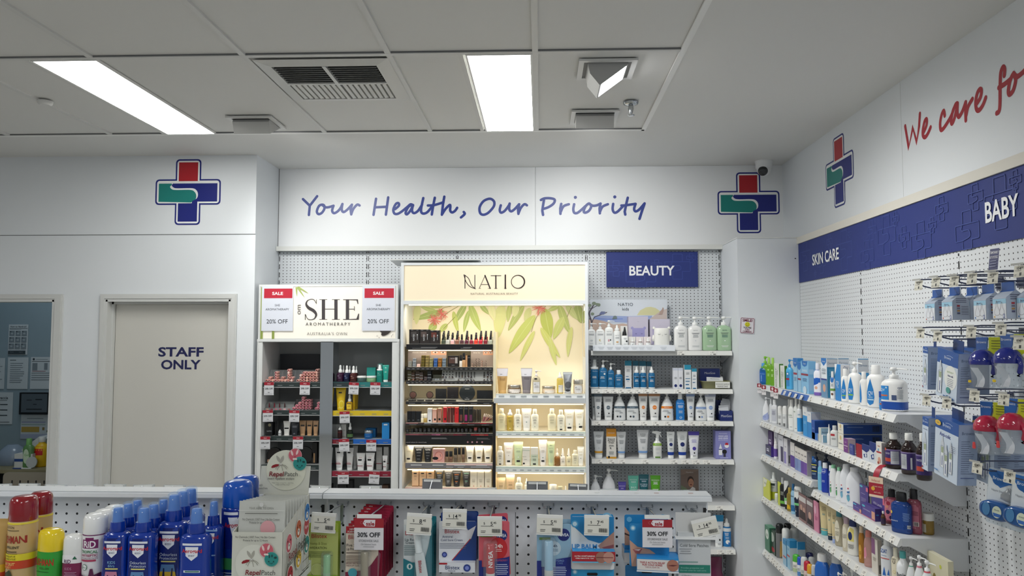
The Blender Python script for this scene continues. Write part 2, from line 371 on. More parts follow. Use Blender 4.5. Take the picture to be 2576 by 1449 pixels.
A1 = [['s',(70,120),(165,212)],['s',(274,78),(168,215),(155,348)],['c',(345,200),(300,220),(270,295),(292,335),(338,320),(376,265),(376,215)],[(345,200),(390,235),(440,236),(510,215)],
 [(510,215),(490,285),(515,322),(565,300),(610,250),(638,190)],[(638,190),(628,270),(655,306),(710,270),(775,200)],['s',(775,200),(756,270),(765,340)],[(765,335),(795,262),(850,200),(885,212)],
 ['s',(1122,115),(1086,346)],['s',(1297,95),(1264,344)],['s',(1112,238),(1275,230)],[(1395,265),(1450,215),(1445,178),(1408,190),(1372,265),(1385,325),(1430,333),(1490,300),(1570,235),(1620,195),(1655,215)],
 [(1640,198),(1585,235),(1548,315),(1570,338),(1620,280),(1655,205)],[(1655,205),(1640,285),(1668,322),(1725,290),(1785,200)],[(1802,105),(1770,270),(1790,325),(1855,312),(1930,225)],
 ['s',(1968,100),(1942,230),(1925,342)],[(1868,212),(1960,206),(2085,168)],['s',(2105,85),(2085,200),(2070,345)],[(2072,340),(2120,265),(2180,205),(2192,225),(2190,285),(2218,312),(2260,288),(2290,245)],[(2385,305),(2398,335),(2345,384)]]
B1 = [['c',(270,115),(200,150),(150,230),(155,310),(200,338),(270,310),(345,225),(355,160),(320,120)],[(447,205),(432,270),(450,308),(500,285),(555,215),(572,180)],[(572,180),(565,255),(592,290),(640,260),(705,190)],
 ['s',(706,190),(690,260),(695,325)],[(695,320),(730,240),(780,190),(815,205)],['s',(1055,130),(1040,220),(1032,280),(1042,340)],[(1012,130),(1060,108),(1140,105),(1205,125),(1190,180),(1120,230),(1045,256)],
 ['s',(1298,185),(1285,250),(1287,325)],[(1290,300),(1330,220),(1405,190)],[(1480,190),(1468,260),(1482,310),(1525,312),(1580,270),(1640,215)],['c',(1690,180),(1640,220),(1615,290),(1640,308),(1690,280),(1720,220)],[(1690,180),(1740,210),(1800,205),(1852,180)],
 ['s',(1852,180),(1838,250),(1842,318)],[(1842,300),(1880,225),(1955,190)],[(2030,185),(2022,260),(2045,307),(2090,295),(2170,215)],['s',(2235,98),(2215,180),(2192,295),(2200,335)],[(2145,208),(2200,205),(2345,184)],
 [(2345,184),(2325,255),(2345,290),(2395,265),(2472,178)],['s',(2472,178),(2440,270),(2400,395)]]
uy = lambda x,y: (lambda p: (p.x,p.z))(U(x,y,Y=5.2)); ux = lambda x,y: (lambda p: (-p.y,p.z))(U(x,y,X=XW))
cA,cB = conv(750,480,.17469),conv(1180,480,.17857)
toB = lambda q: ((q[0]*.17857+1180-750)/.17469,q[1]*.17857/.17469)
A1 += [[s[0]]+[toB(q) for q in s[1:]] if isinstance(s[0],str) else [toB(q) for q in s] for s in B1]
script('slogan_lettering','long blue handwritten slogan on the back wall fascia',onY(5.1995,.00006),cA,A1,[toB((1497,93)),toB((2052,87))],.0175,uy,'2b3f8f')
C1 = [['s',(128,1010),(182,1335),(243,1035),(303,1250),(340,1010),(352,822)],[(408,1105),(452,1000),(456,908),(425,935),(397,1060),(398,1150),(430,1178),(472,1125),(515,1028)],[(730,850),(714,780),(682,840),(660,960),(667,1058),(702,1055),(765,965),(830,850),(890,690),(925,670)],
 [(915,665),(858,765),(827,925),(842,968),(882,875),(925,670)],[(925,670),(922,815),(948,866),(1000,780),(1046,650)],['s',(1048,650),(1046,800),(1050,920)],[(1055,850),(1085,715),(1150,600)],
 [(1212,675),(1270,580),(1288,480),(1265,450),(1225,510),(1200,640),(1212,750),(1252,768),(1310,690),(1352,580)],[(1635,240),(1640,150),(1615,115),(1582,200),(1572,400),(1568,700),(1550,790),(1520,812)],[(1552,425),(1640,372),(1722,305)],
 ['c',(1770,225),(1722,325),(1697,475),(1717,527),(1770,467),(1806,335),(1802,265)],[(1775,212),(1830,258),(1932,180),(1990,100)],['s',(1990,90),(1990,300),(1995,430)]]
script('slogan_lettering','red handwritten slogan running out of frame on the side wall',onX(XW-.0005,.00006),conv(2256,150,.16563),C1,[],.019,ux,'a8202e')
# ---------------------------------------------------------------- department boards
gb = M('35478f',.6)
def board(name,label,parts):
    return tag(parts,label,'sign')
a,b = U(1525,634,Y=5.205),U(1756,722,Y=5.205)
bt = thing('department_sign','blue department board reading beauty over the pegboard','sign',((a.x+b.x)/2,5.205,b.z))
mb = MB().box((a.x-(a.x+b.x)/2,-.004,0),((b.x-a.x)/2,.004,a.z-b.z),M('band',.6)); mb.build('panel',bt)
mb = MB(); fl = Flat(mb,lambda u,v,k: (u-(a.x+b.x)/2,-.0042-.00004*k,v-b.z)); s8 = conv(1470,620,.19324)
for x,y,s in ((414,287,200),(735,390,380),(942,240,130),(1213,262,325),(1391,147,118)):
    q = U(*s8(x,y),Y=5.2); ghost(fl,q.x,q.z,s*.19324*5.25/FPX,gb,b.z,a.z)
c = U(1640,680,Y=5.2); fl.text('BEAUTY',c.x,c.z,.066,M('f4f5f7',.4),bold=.022,sx=(x_at(1697,5.2,c.z)-x_at(1583,5.2,c.z))/(glyphs('BEAUTY',.022)[2]*.066)); mb.build('lettering',bt)
bt2 = thing('department_sign','long blue board reading skin care and baby along the side wall','sign',(XR-.002,YL-.003,2.068))
MB().box((XR-.006,-.4,2.069),(XR-.001,YL-.004,2.3085),M('band',.6)).build('panel',bt2).location = (-XR+.002,-YL+.003,-2.068)
mb = MB(); fl = Flat(mb,onX(XR-.0062,.00006)); s9 = conv(2000,400,.2236)
for x,y,h in ((125,1100,320),(400,930,160),(310,1160,250),(240,1290,70),(565,1030,450),(628,835,95),(880,800,220),(825,1090,345),(1045,860,445),(1147,675,160),(1243,880,245),(1435,930,450),(1563,745,175),(1668,560,270),(1957,820,480),(2050,430,295),(2330,490,595),(2500,235,215)):
    q = U(*s9(x,y),X=XR); q2 = U(*s9(x,y-h/2),X=XR); q3 = U(*s9(x,y+h/2),X=XR)
    ghost(fl,-q.y,q.z,q2.z-q3.z,gb,2.069,2.3085)
for t,x0,x1,y0,y1,yc in (('SKIN CARE',212,511,0,0,1095),('BABY',2168,2545,0,0,548)):
    l,r = U(*s9(x0,yc+(40 if t[0] == 'S' else 60)),X=XR),U(*s9(x1,yc-(40 if t[0] == 'S' else 60)),X=XR); h = .064 if t[0] == 'S' else .075
    fl.text(t,-(l.y+r.y)/2,(l.z+r.z)/2,h,M('f4f5f7',.4),bold=.02,sx=(l.y-r.y)/(glyphs(t,.02)[2]*h))
mb.build('lettering',bt2).location = (-XR+.002,-YL+.003,-2.068)
# camera warning sign on the column
sm = thing('camera_notice','small white notice with yellow smiley on the column','sign',tuple(U(1879,839,Y=YL-.003)),(0,radians(3.5),0))
mb = MB().poly([(q[0],-.001,q[1]) for q in rrect(-.043,.043,0,.098,.006)],M('e9e4ea',.4)); mb.box((-.042,-.0009,.001),(.042,.002,.097),M('e9e4ea',.4)); mb.build('plate',sm)
mb = MB(); fl = Flat(mb,lambda u,v,k: (u,-.0012-.0002*k,v)); r = M('7a1f3a',.4)
fl.line(rrect(-.0395,.0395,.004,.094,.005),.003,r,True)
fl.text('SMILE!',0,.081,.0165,r,.07,.03); fl.text("YOU'RE",0,.036,.0105,M('3a1a2a',.4),.056,.02); fl.text('ON',0,.0245,.0095,r,bold=.02,sx=1.3); fl.text('CAMERA!',0,.013,.0095,r,.066,.02)
fl.disc(0,.056,.0155,M('d8d21f',.4),.0145); k = M('2a2a12',.5)
for sx in (-.0055,.0055): fl.disc(sx,.060,.0016,k,.0028)
fl.line([(-.0095,.0535),(-.005,.048),(0,.0463),(.005,.048),(.0095,.0535)],.0013,k,n=3); mb.build('lettering',sm)
# ---------------------------------------------------------------- ceiling fittings
def troffer(name,label,x0,x1,y0,y1):
    t = thing(name,label,'ceiling light',((x0+x1)/2,(y0+y1)/2,CEIL))
    w,l = (x1-x0)/2,(y1-y0)/2; mb = MB()
    for a,b in (((-w-.008,-l-.008),(-w,l+.008)),((w,-l-.008),(w+.008,l+.008)),((-w,-l-.008),(w,-l)),((-w,l),(w,l+.008))): mb.box((a[0],a[1],-.004),(b[0],b[1],.005),M('e6e6e4',.4))
    mb.build('frame',t)
    MB().box((-w,-l,-.002),(w,l,.004),M('fffffa',.5,emit=PANEL_E)).build('diffuser',t)
troffer('ceiling_light','long lit ceiling panel over the staff door wall',-2.12,-1.852,3.082,4.25)
troffer('ceiling_light','lit ceiling panel beside the air vent and square spotlights',-.298,-.04,3.082,4.25)
v = thing('ceiling_vent','square four way air vent in the ceiling grid','air vent',(-.915,3.385,CEIL)); fm = M('d2d2cf',.4)
mb = MB(); o,i = .285,.225
mb.add([(-o,-o,-.002),(o,-o,-.002),(o,o,-.002),(-o,o,-.002),(-i,-i,-.012),(i,-i,-.012),(i,i,-.012),(-i,i,-.012),(-i,-i,.004),(i,-i,.004),(i,i,.004),(-i,i,.004)],
  [(0,1,5,4),(1,2,6,5),(2,3,7,6),(3,0,4,7),(4,5,9,8),(5,6,10,9),(6,7,11,10),(7,4,8,11)],fm)
mb.box((-i,-.008,-.014),(i,.008,.003),fm); mb.box((-.008,-i,-.0141),(.008,i,.003),fm); mb.build('frame',v)
MB().box((-i,-i,.0035),(i,i,.0055),M('0b0c0e',.8)).build('duct_opening',v)
for sx in (-1,1):
    mb = MB()
    for k in range(8): y = -.205+k*.026; mb.prism([(y,-.013),(y+.004,-.013),(y+.016,.003),(y+.012,.003)],sx*.012 if sx > 0 else -.22,.22 if sx > 0 else -.012,M('7c7d7c',.45))
    mb.build('louvre',v); mb = MB()
    for k in range(8):
        x = .018+k*.026; xa = x if sx > 0 else -x-.016
        mb.prism([(xa,-.013),(xa+.016,-.011),(xa+.018,.002),(xa+.002,0)],.014,.215,fm,ax=1)
    mb.build('louvre',v)
def spot(label,x,y,prof,ax,w,aim,e):
    t = thing('square_spotlight',label,'spotlight',(x,y,CEIL)); h = .122
    mb = MB()
    for a,b in (((-h,-h),(h,-h+.022)),((-h,h-.022),(h,h)),((-h,-h+.022),(-h+.022,h-.022)),((h-.022,-h+.022),(h,h-.022))): mb.box((a[0],a[1],-.007),(b[0],b[1],.002),M('dededc',.35))
    mb.build('frame',t)
    MB().box((-h+.02,-h+.02,-.0005),(h-.02,h-.02,.004),M('8a8b8c',.6)).build('recess',t)
    mb = MB().prism(prof,-w,w,M('b4b4b2',.45),ax=ax); mb.build('lamp_head',t)
    a,b = Vector((prof[-2][0],prof[-2][1])),Vector((prof[-1][0],prof[-1][1])); d = (b-a); n = Vector((d.y,-d.x)).normalized()
    n = n if n.y < 0 else -n
    a2,b2 = a+d*.06+n*.001,a+d*.94+n*.001; f = (lambda s,q: (s,q.x,q.y)) if ax == 0 else (lambda s,q: (q.x,s,q.y))
    MB().poly([f(-w*.93,a2),f(w*.93,a2),f(w*.93,b2),f(-w*.93,b2)],M('ffffff',.4,emit=7)).build('lens',t)
    c = (a+b)/2+n*.02; pos = Vector((x,y,CEIL))+Vector(f(0,c)); dr = (Vector(aim)-pos).normalized()
    l = lamp('spot_lamp','SPOT',pos,e,(1,1,.97),dr.to_track_quat('-Z','Y').to_euler(),spot_size=radians(112),spot_blend=.9,shadow_soft_size=.06)
PF = [(-.082,-.004),(-.085,-.02),(-.058,-.078),(.088,-.012)]
spot('square ceiling spotlight over the cross above the staff door',-1.53,4.04,[(-.075,-.004),(-.085,-.02),(-.06,-.078),(.088,-.010)],0,.098,(-1.0,5.1,1.9),SPOT_E*1.25)
spot('square ceiling spotlight in front of the sprinkler head',.283,4.0,[(-.075,-.004),(-.085,-.02),(-.06,-.078),(.088,-.010)],0,.098,(.4,5.2,1.9),SPOT_E*1.05)
spot('tilted square spotlight with its bright lens turned to the side shelves',.285,3.27,[(.085,-.004),(-.085,-.004),(-.075,-.05),(-.035,-.10),(.085,-.012)],1,.09,(1.6,3.4,1.1),SPOT_E*1.7)
sp = thing('sprinkler_head','chrome sprinkler head under the ceiling grid','sprinkler',(.448,3.758,CEIL)); cm = M('b9bdc0',.15,1)
MB().loft([(-.012,.018,.018),(-.008,.036,.036),(0,.038,.038)],cm,24).build('escutcheon',sp)
MB().tube([(0,0,-.01),(0,0,-.03),(0,0,-.062)],[.011,.014,.006],cm,12).tube([(-.012,0,-.03),(-.007,0,-.05),(0,0,-.062)],.002,cm).tube([(.012,0,-.03),(.007,0,-.05),(0,0,-.062)],.002,cm).build('nozzle',sp)
MB().loft([(-.067,.012,.012),(-.064,.018,.018),(-.062,.018,.018)],cm,20).build('deflector',sp)
dc = thing('dome_camera','white dome security camera in the ceiling corner','security camera',(1.475,5.08,CEIL)); wm = M('e4e5e6',.3)
MB().loft([(-.05,.046,.046),(-.045,.054,.054),(-.012,.054,.054),(-.01,.058,.058),(0,.058,.058)],wm,28).build('base',dc)
s = [(-.046*cos(a),.001+.046*sin(a),.001+.046*sin(a)) for a in [pi*k/10 for k in range(11)]]
MB().loft([(z-.052,rx,ry) for z,rx,ry in s],wm,24).build('turret',dc)
mb = MB().loft([(-.050,.012,.012),(-.048,.029,.029),(-.03,.032,.032)],M('10131a',.12,coat=.6),24,axis='y'); o = mb.build('lens_window',dc); o.location = (-.008,0,-.064); o.rotation_euler = (radians(14),0,radians(-14))
sd = thing('motion_detector','small white round detector on the ceiling grid','detector',(-2.43,3.63,CEIL))
MB().loft([(-.02,.024,.024),(-.012,.034,.034),(0,.036,.036)],M('d9d9d7',.4),20).build('housing',sd)
# ================================================================ the stock: one table of pack shapes, each part a list of (height, half width, half depth, squareness[, shift])
K = {
 # kind: (depth/width, object name, category, [(part, colour index, sections)], extras)
 'tube': (.5,'squeeze_tube','tube',[('body',0,[(.13,.70,.95,2),(.3,.76,.9,2),(.6,.87,.62,2),(.85,.96,.26,3),(.925,.99,.10,6),(.93,1,.07,8),(1,1,.06,8)]),('cap',1,[(0,.66,.9,2),(.01,.69,.93,2),(.125,.70,.95,2),(.13,.66,.9,2)])]),
 'pump': (.62,'pump_bottle','bottle',[('body',0,[(0,.86,.86,3),(.012,.97,.97,3),(.03,1,1,3),(.58,1,1,3),(.64,.93,.95,2.6),(.685,.72,.8,2.2),(.705,.42,.62,2),(.72,.34,.5,2)]),('pump',1,[(.715,.36,.54),(.72,.37,.56),(.79,.36,.55),(.80,.30,.46),(.81,.12,.2),(.89,.12,.2),(.895,.30,.42),(.925,.33,.46),(.955,.30,.42),(.97,.2,.3)])],'nozzle'),
 'bell': (.66,'pump_bottle','bottle',[('body',0,[(0,.88,.88,2.4),(.015,.98,.98,2.4),(.05,1,1,2.4),(.34,.98,.98,2.4),(.5,.90,.92,2.3),(.6,.76,.82,2.2),(.68,.56,.7,2),(.74,.40,.58,2),(.76,.34,.5,2)]),('pump',1,[(.755,.36,.54),(.82,.34,.5),(.83,.13,.2),(.90,.13,.2),(.905,.3,.42),(.96,.32,.45),(.98,.2,.3)])],'nozzle'),
 'bottle': (.6,'bottle','bottle',[('body',0,[(0,.86,.86,3),(.015,.97,.97,3),(.04,1,1,3),(.66,1,1,3),(.72,.93,.95,2.6),(.765,.68,.78,2.2),(.785,.5,.66,2)]),('cap',1,[(.775,.52,.7),(.785,.53,.72),(.985,.50,.68),(1,.44,.6)])]),
 'round': (1,'bottle','bottle',[('body',0,[(0,.86,.86),(.02,.97,.97),(.05,1,1),(.58,1,1),(.66,.92,.92),(.73,.68,.68),(.78,.46,.46),(.83,.42,.42)]),('cap',1,[(.825,.46,.46),(.84,.48,.48),(.985,.47,.47),(1,.42,.42)])]),
 'flip': (.55,'bottle','bottle',[('body',0,[(0,.84,.86,3),(.015,.95,.96,3),(.05,1,1,3),(.62,.97,1,3),(.74,.86,.92,2.6),(.80,.66,.76,2.3),(.82,.6,.7,2.2)]),('cap',1,[(.82,.62,.74,2.4),(.83,.64,.76,2.4),(.97,.60,.72,2.4),(1,.52,.64,2.4)])]),
 'talc': (.6,'bottle','bottle',[('body',0,[(0,.88,.9,3),(.015,.98,.98,3),(.05,1,1,3),(.6,1,1,3),(.72,.9,.96,2.6),(.82,.7,.86,2.4),(.88,.52,.74,2.2),(.9,.48,.7,2)]),('cap',1,[(.895,.5,.74),(.985,.48,.7),(1,.42,.62)])]),
 'invert': (.55,'bottle','bottle',[('body',0,[(.17,.78,.85,2.6),(.3,.9,.95,2.8),(.6,1,1,3),(.9,.98,.9,3),(.97,.9,.75,3),(1,.78,.55,3)]),('cap',1,[(0,.70,.8,2.4),(.01,.74,.84,2.4),(.16,.76,.84,2.4),(.17,.74,.82,2.4)])]),
 'jar': (1,'jar','jar',[('body',0,[(0,.9,.9),(.03,.98,.98),(.08,1,1),(.6,1,1),(.66,.93,.93),(.68,.9,.9)]),('lid',1,[(.67,.99,.99),(.69,1.02,1.02),(.97,1.02,1.02),(1,.97,.97)])]),
 'drop': (1,'dropper_bottle','bottle',[('body',0,[(0,.9,.9),(.02,1,1),(.45,1,1),(.52,.8,.8),(.56,.45,.45)]),('dropper',1,[(.555,.5,.5),(.57,.52,.52),(.72,.48,.48),(.73,.32,.32),(.8,.3,.3),(.9,.32,.32),(.97,.26,.26),(1,.12,.12)])]),
 'mist': (1,'mist_bottle','bottle',[('body',0,[(0,.9,.9),(.015,.98,.98),(.03,1,1),(.60,1,1),(.63,.96,.96),(.64,.8,.8)]),('pump',1,[(.64,.9,.9),(.65,.94,.94),(.71,.92,.92),(.72,.5,.5),(.86,.42,.42),(.87,.34,.34),(.95,.36,.36),(.96,.2,.2)])],'overcap'),
 'mini': (1,'mist_bottle','bottle',[('body',0,[(0,.9,.9),(.015,.98,.98),(.03,1,1),(.66,1,1),(.70,.9,.9),(.72,.6,.6)]),('pump',1,[(.72,.66,.66),(.74,.7,.7),(.83,.66,.66),(.86,.34,.34),(.95,.3,.3),(1,.16,.16)])]),
 'cone': (.9,'pointed_bottle','bottle',[('body',0,[(0,.92,.92,3),(.02,1,1,3),(.5,1,1,3),(.54,.8,.8,2.5)]),('dropper',1,[(.54,.6,.6),(.62,.55,.55),(.66,.5,.5),(.98,.2,.2),(1,.12,.12)])]),
 'can': (1,'aerosol_can','spray can',[('body',0,[(0,.94,.94),(.01,1,1),(.70,1,1),(.72,.97,.97),(.73,.9,.9)]),('cap',1,[(.725,.97,.97),(.735,1,1),(.93,.97,.97),(.97,.88,.88),(.992,.7,.7),(1,.45,.45)])]),
 'rollon': (.75,'roll_on_stick','roll-on',[('body',0,[(0,.84,.84,2.4),(.02,.94,.94,2.4),(.3,1,1,2.4),(.58,.98,.98,2.4),(.62,.94,.94,2.4)]),('cap',1,[(.615,.97,.97,2.4),(.63,1,1,2.4),(.9,.95,.95,2.4),(.965,.82,.84,2.4),(.99,.6,.66,2.2),(1,.4,.4,2)])]),
 'polish': (.8,'nail_polish_bottle','nail polish',[('body',0,[(0,.9,.9,4),(.02,1,1,4),(.36,1,1,4),(.42,.7,.75,2.5),(.45,.5,.55,2)]),('cap',1,[(.44,.56,.62,2.5),(.5,.6,.66,2.5),(.98,.5,.56,2.5),(1,.42,.48,2.5)])]),
 'lipstick': (1,'lipstick','lipstick',[('base',0,[(0,.95,.95,3),(.04,1,1,3),(.46,1,1,3),(.5,.92,.92,3)]),('cap',1,[(.49,.94,.94,3),(.5,.97,.97,3),(.96,.97,.97,3),(1,.86,.86,3)])]),
 'foundation': (.8,'foundation_bottle','bottle',[('body',0,[(0,.92,.92,5),(.02,1,1,5),(.48,1,1,5),(.51,.8,.8,3)]),('cap',1,[(.51,.84,.84,4),(.52,.86,.86,4),(.98,.84,.84,4),(1,.76,.76,4)])]),
 'stick': (1,'cosmetic_pencil','pencil',[('barrel',0,[(0,.8,.8),(.02,1,1),(.6,1,1)]),('cap',1,[(.6,1.05,1.05),(.97,1,1),(1,.7,.7)])]),
 'spray': (.62,'pump_spray_bottle','spray bottle',[('body',0,[(0,.92,.92,3.2),(.01,.99,.99,3.2),(.04,1,1,3.2),(.3,.93,.97,3),(.5,.94,.98,3),(.60,.96,.98,3),(.645,.9,.95,2.8),(.67,.74,.86,2.4),(.685,.5,.72,2)]),('collar',1,[(.683,.54,.76),(.69,.57,.8),(.76,.53,.76),(.80,.50,.72)]),('nozzle',2,[(.80,.37,.52),(.9,.34,.48),(.955,.31,.44),(.965,.26,.36)])],'sprayclear'),
 'trigger': (.7,'trigger_spray','spray bottle',[('body',0,[(0,.9,.9,2.6),(.02,1,1,2.6),(.5,1,1,2.6),(.58,.84,.84,2.3),(.63,.5,.5,2),(.66,.36,.36,2)]),('collar',1,[(.65,.42,.42),(.74,.4,.4),(.76,.26,.26)])],'trigger'),
 'disc': (.25,'powder_compact','compact',[],'disc'),
 'box': (.5,'carton','box',[],'box'),
}
def wrapm(c,**k): return c if not isinstance(c,str) else M(c,**k)
def colmat(c):
    """colour spec: name or hex, with suffix ~ metal, * clear, ! gloss"""
    if c.endswith('~'): return M(c[:-1],.28,.85)
    if c.endswith('*'): return M(c[:-1],.12,alpha=.62,coat=.4)
    if c.endswith('?'): return clear(c[:-1])
    if c.endswith('!'): return M(c[:-1],.18,coat=.5)
    return M(c,.38)
def paint_spec(mb,spec,w,h,surf,curved,side=None):
    """printed artwork. surf(x,z)->y on the front; side(y,z)->x on the box side that faces the shop"""
    fl = Flat(mb,lambda u,v,k: (u,surf(u,v)-.00035-.00012*k,v)); W = w/2
    fs = Flat(mb,lambda u,v,k: (side+.00035+.00012*k,u,v)) if side is not None else None
    nx = 8 if curved else 1
    for it in spec.split(';'):
        t = it.split()
        if not t: continue
        o = t[0]; f = fl; D = W; xo = 0
        if o[0] == '>':
            if fs is None: continue
            o = o[1:]; f = fs; D = surf.d/2
        n = lambda i: float(t[i])
        if o == 'b':
            e = D*.995 if not curved else D*.9
            if curved:
                z0,z1 = n(1)*h,n(2)*h; fl.k += 1; o = .00035+.00012*fl.k; q = [surf.at(z0+(z1-z0)*j/5) for j in range(6)]
                mb.loft([(z0+(z1-z0)*j/5,a+o,b+o,c) for j,(a,b,c) in enumerate(q)],M(t[3],.38),24,cap=False)
            else: f.rect(-e,e,n(1)*h,n(2)*h,M(t[3],.38))
        elif o == 'r': f.rect(n(1)*D,n(2)*D,n(3)*h,n(4)*h,M(t[5],.38),nx,3 if curved else 1)
        elif o in 'ce':
            rx,rz = n(3)*D,n(3)*D if o == 'c' else n(4)*h; (f.patch if curved else f.poly)([(n(1)*D+rx*cos(2*pi*i/18),n(2)*h+rz*sin(2*pi*i/18)) for i in range(18)],M(t[4 if o == 'c' else 5],.38))
        elif o == 't' or o == 'T': f.text(t[1].replace('_',' '),n(2)*D,n(3)*h,n(4)*h,M(t[5],.4),(n(6) if len(t) > 6 else 1.55)*D,.02 if o == 'T' else 0,cut=curved)
        elif o == 'v': f.text(t[1].replace('_',' '),n(2)*D,n(3)*h,n(4)*D,M(t[5],.4),rot=pi/2,bold=.015)
        elif o == 'l':                                   # small print: x z width count colour
            m = M(t[5],.45); k = int(t[4]); rr = random.Random(it)
            for j in range(k):
                ww = n(3)*D*(.72+.28*rr.random()); z = n(2)*h-j*.026*h*(float(t[6]) if len(t) > 6 else 1)
                f.rect(max(-.96*D,n(1)*D-ww),min(.96*D,n(1)*D+ww),z,z+.0105*h,m,4 if curved else 1)
        elif o == 'p':                                   # free polygon in unit coordinates
            q = [float(v) for v in t[2:]]; (f.patch if curved else f.poly)([(q[i]*D,q[i+1]*h) for i in range(0,len(q),2)],M(t[1],.38))
        elif o == 'k':                                   # bar code
            rr = random.Random(3); x = n(1)*D; m = M('1b1c20',.5)
            while x < n(2)*D: ww = D*.02*(1+rr.random()*2); f.rect(x,x+ww,n(3)*h,n(4)*h,m); x += ww*1.9
class Surf:
    def __init__(s,secs,w,h,d): s.q = [(a[0]*h,a[1]*w/2,a[2]*d/2,a[3] if len(a) > 3 else 2) for a in secs]; s.d = d
    def __call__(s,x,z):
        rx,ry,n = s.at(z); u = min(.985,abs(x)/max(1e-6,rx)); return -ry*(1-u**n)**(1/n)
    def at(s,z):
        q = s.q; i = 0
        z = max(q[0][0],min(q[-1][0],z))
        while i < len(q)-2 and q[i+1][0] < z: i += 1
        a,b = q[i],q[i+1]; t = (z-a[0])/max(1e-9,b[0]-a[0]); return [a[j]+(b[j]-a[j])*t for j in (1,2,3)]
def make(kind,loc,w,h,d,cols,spec='',rot=0,name=None,label=None,cat=None,group=None):
    k = K[kind]; cols = cols.split(','); cm = [colmat(c) for c in cols]
    t = thing(name or k[1],label,cat or k[2],loc,rot,group); ex = k[4] if len(k) > 4 else ''
    surf = None
    if ex == 'box':
        b = min(w,d,h)*.02; body = MB(); y = d/2
        pr = lambda e,z: [(w/2-e,-y+e,z),(w/2-e,y-e,z),(-w/2+e,y-e,z),(-w/2+e,-y+e,z)]
        body.add(pr(b,0)+pr(0,b)+pr(0,h-b)+pr(b,h),[(0,1,2,3)]+[(i+4*j,(i+1) % 4+4*j,(i+1) % 4+4*j+4,i+4*j+4) for j in range(3) for i in range(4)]+[(12,15,14,13)],cm[0])
        surf = Surf([(0,1,1,60),(1,1,1,60)],w,h,d); surf.__class__ = type('S',(Surf,),{'__call__': lambda s,x,z: -s.d/2})
        body.build('carton_body',t)
        mb = MB()
        if len(cols) > 1: mb.add([(w/2+.0002,-y+b,b),(w/2+.0002,y-b,b),(w/2+.0002,y-b,h-b),(w/2+.0002,-y+b,h-b)],[(0,1,2,3)],cm[1])
        if len(cols) > 2: mb.add([(-w/2+b,-y+b,h+.0002),(w/2-b,-y+b,h+.0002),(w/2-b,y-b,h+.0002),(-w/2+b,y-b,h+.0002)],[(0,1,2,3)],cm[2])
        paint_spec(mb,spec,w,h,surf,False,w/2)
        if mb.v: mb.build('printed_label',t)
        return t
    if ex == 'disc':
        r = h/2; MB().loft([(-d/2,r*.96,r*.96),(-d/2*.7,r,r),(d/2*.7,r,r),(d/2,r*.96,r*.96)],cm[0],32,(0,0,r),'y').build('case',t)
        if len(cm) > 1: MB().loft([(-.0012,r*.8,r*.8),(0,r*.84,r*.84)],cm[1],28,(0,-d/2,r),'y').build('powder_face',t)
        if spec: mb = MB(); S = type('S',(),{'d': d,'__call__': lambda s,x,z: -d/2-.001})(); paint_spec(mb,spec,w,h,S,False); mb.build('printed_label',t)
        return t
    for i,(pn,ci,secs) in enumerate(k[3]):
        mb = MB(); sc = [(a[0]*h,a[1]*w/2,a[2]*d/2)+tuple(a[3:4]) for a in secs]; mb.loft(sc,cm[min(ci,len(cm)-1)],20 if w > .03 else 14)
        if i == 0: surf = Surf(secs,w,h,d)
        if ex == 'nozzle' and pn == 'pump':
            z = h*.935; L = w*.62; mb.tube([(0,0,z),(L*.55,-d*.12,z+h*.004),(L,-d*.2,z-h*.006),(L*1.04,-d*.21,z-h*.02)],[h*.017,h*.014,h*.012,h*.009],cm[min(ci,len(cm)-1)])
        mb.build(pn,t)
    if ex == 'overcap':
        MB().loft([(h*.705,w*.43,w*.43),(h*.985,w*.41,w*.41),(h,w*.38,w*.38)],clear(),18).build('clear_overcap',t)
    if ex == 'sprayclear':
        MB().loft([(h*.795,w*.225,d*.36),(h*.97,w*.20,d*.33),(h*.99,w*.17,d*.29),(h,w*.10,d*.18)],clear('dfeeff',.14),18).build('clear_overcap',t)
        MB().loft([(0,h*.006,h*.006),(.0015,h*.006,h*.006)],M('e9eef4',.3),10,(w*.02,-d*.245,h*.925),'y').build('spray_hole',t)
    if ex == 'trigger':
        mb = MB().prism([(-.6*w,h*.93),(-.56*w,h*.99),(-.1*w,h),(.42*w,h*.965),(.46*w,h*.93),(.2*w,h*.9),(.16*w,h*.75),(-.14*w,h*.75),(-.16*w,h*.89)],-d*.22,d*.22,cm[-1],ax=1)
        mb.build('spray_head',t)
        MB().prism([(.16*w,h*.9),(.3*w,h*.91),(.5*w,h*.78),(.44*w,h*.77)],-d*.14,d*.14,cm[-1],ax=1).build('trigger',t)
    if spec: mb = MB(); paint_spec(mb,spec,w,h,surf,True); mb.build('printed_label',t)
    return t
ORD = 'first second third fourth fifth sixth seventh eighth ninth tenth eleventh twelfth thirteenth fourteenth fifteenth sixteenth seventeenth eighteenth nineteenth twentieth'.split()+['twenty-first','twenty-second','twenty-third','twenty-fourth','twenty-fifth']
def labels(descs,where,anchor):
    out = []
    for i,d in enumerate(descs):
        same = [j for j,e in enumerate(descs) if e == d]
        out.append(f'{d} {where}' if len(same) == 1 else f'{ORD[same.index(i)]} {d} {where} from {anchor}')
    return out
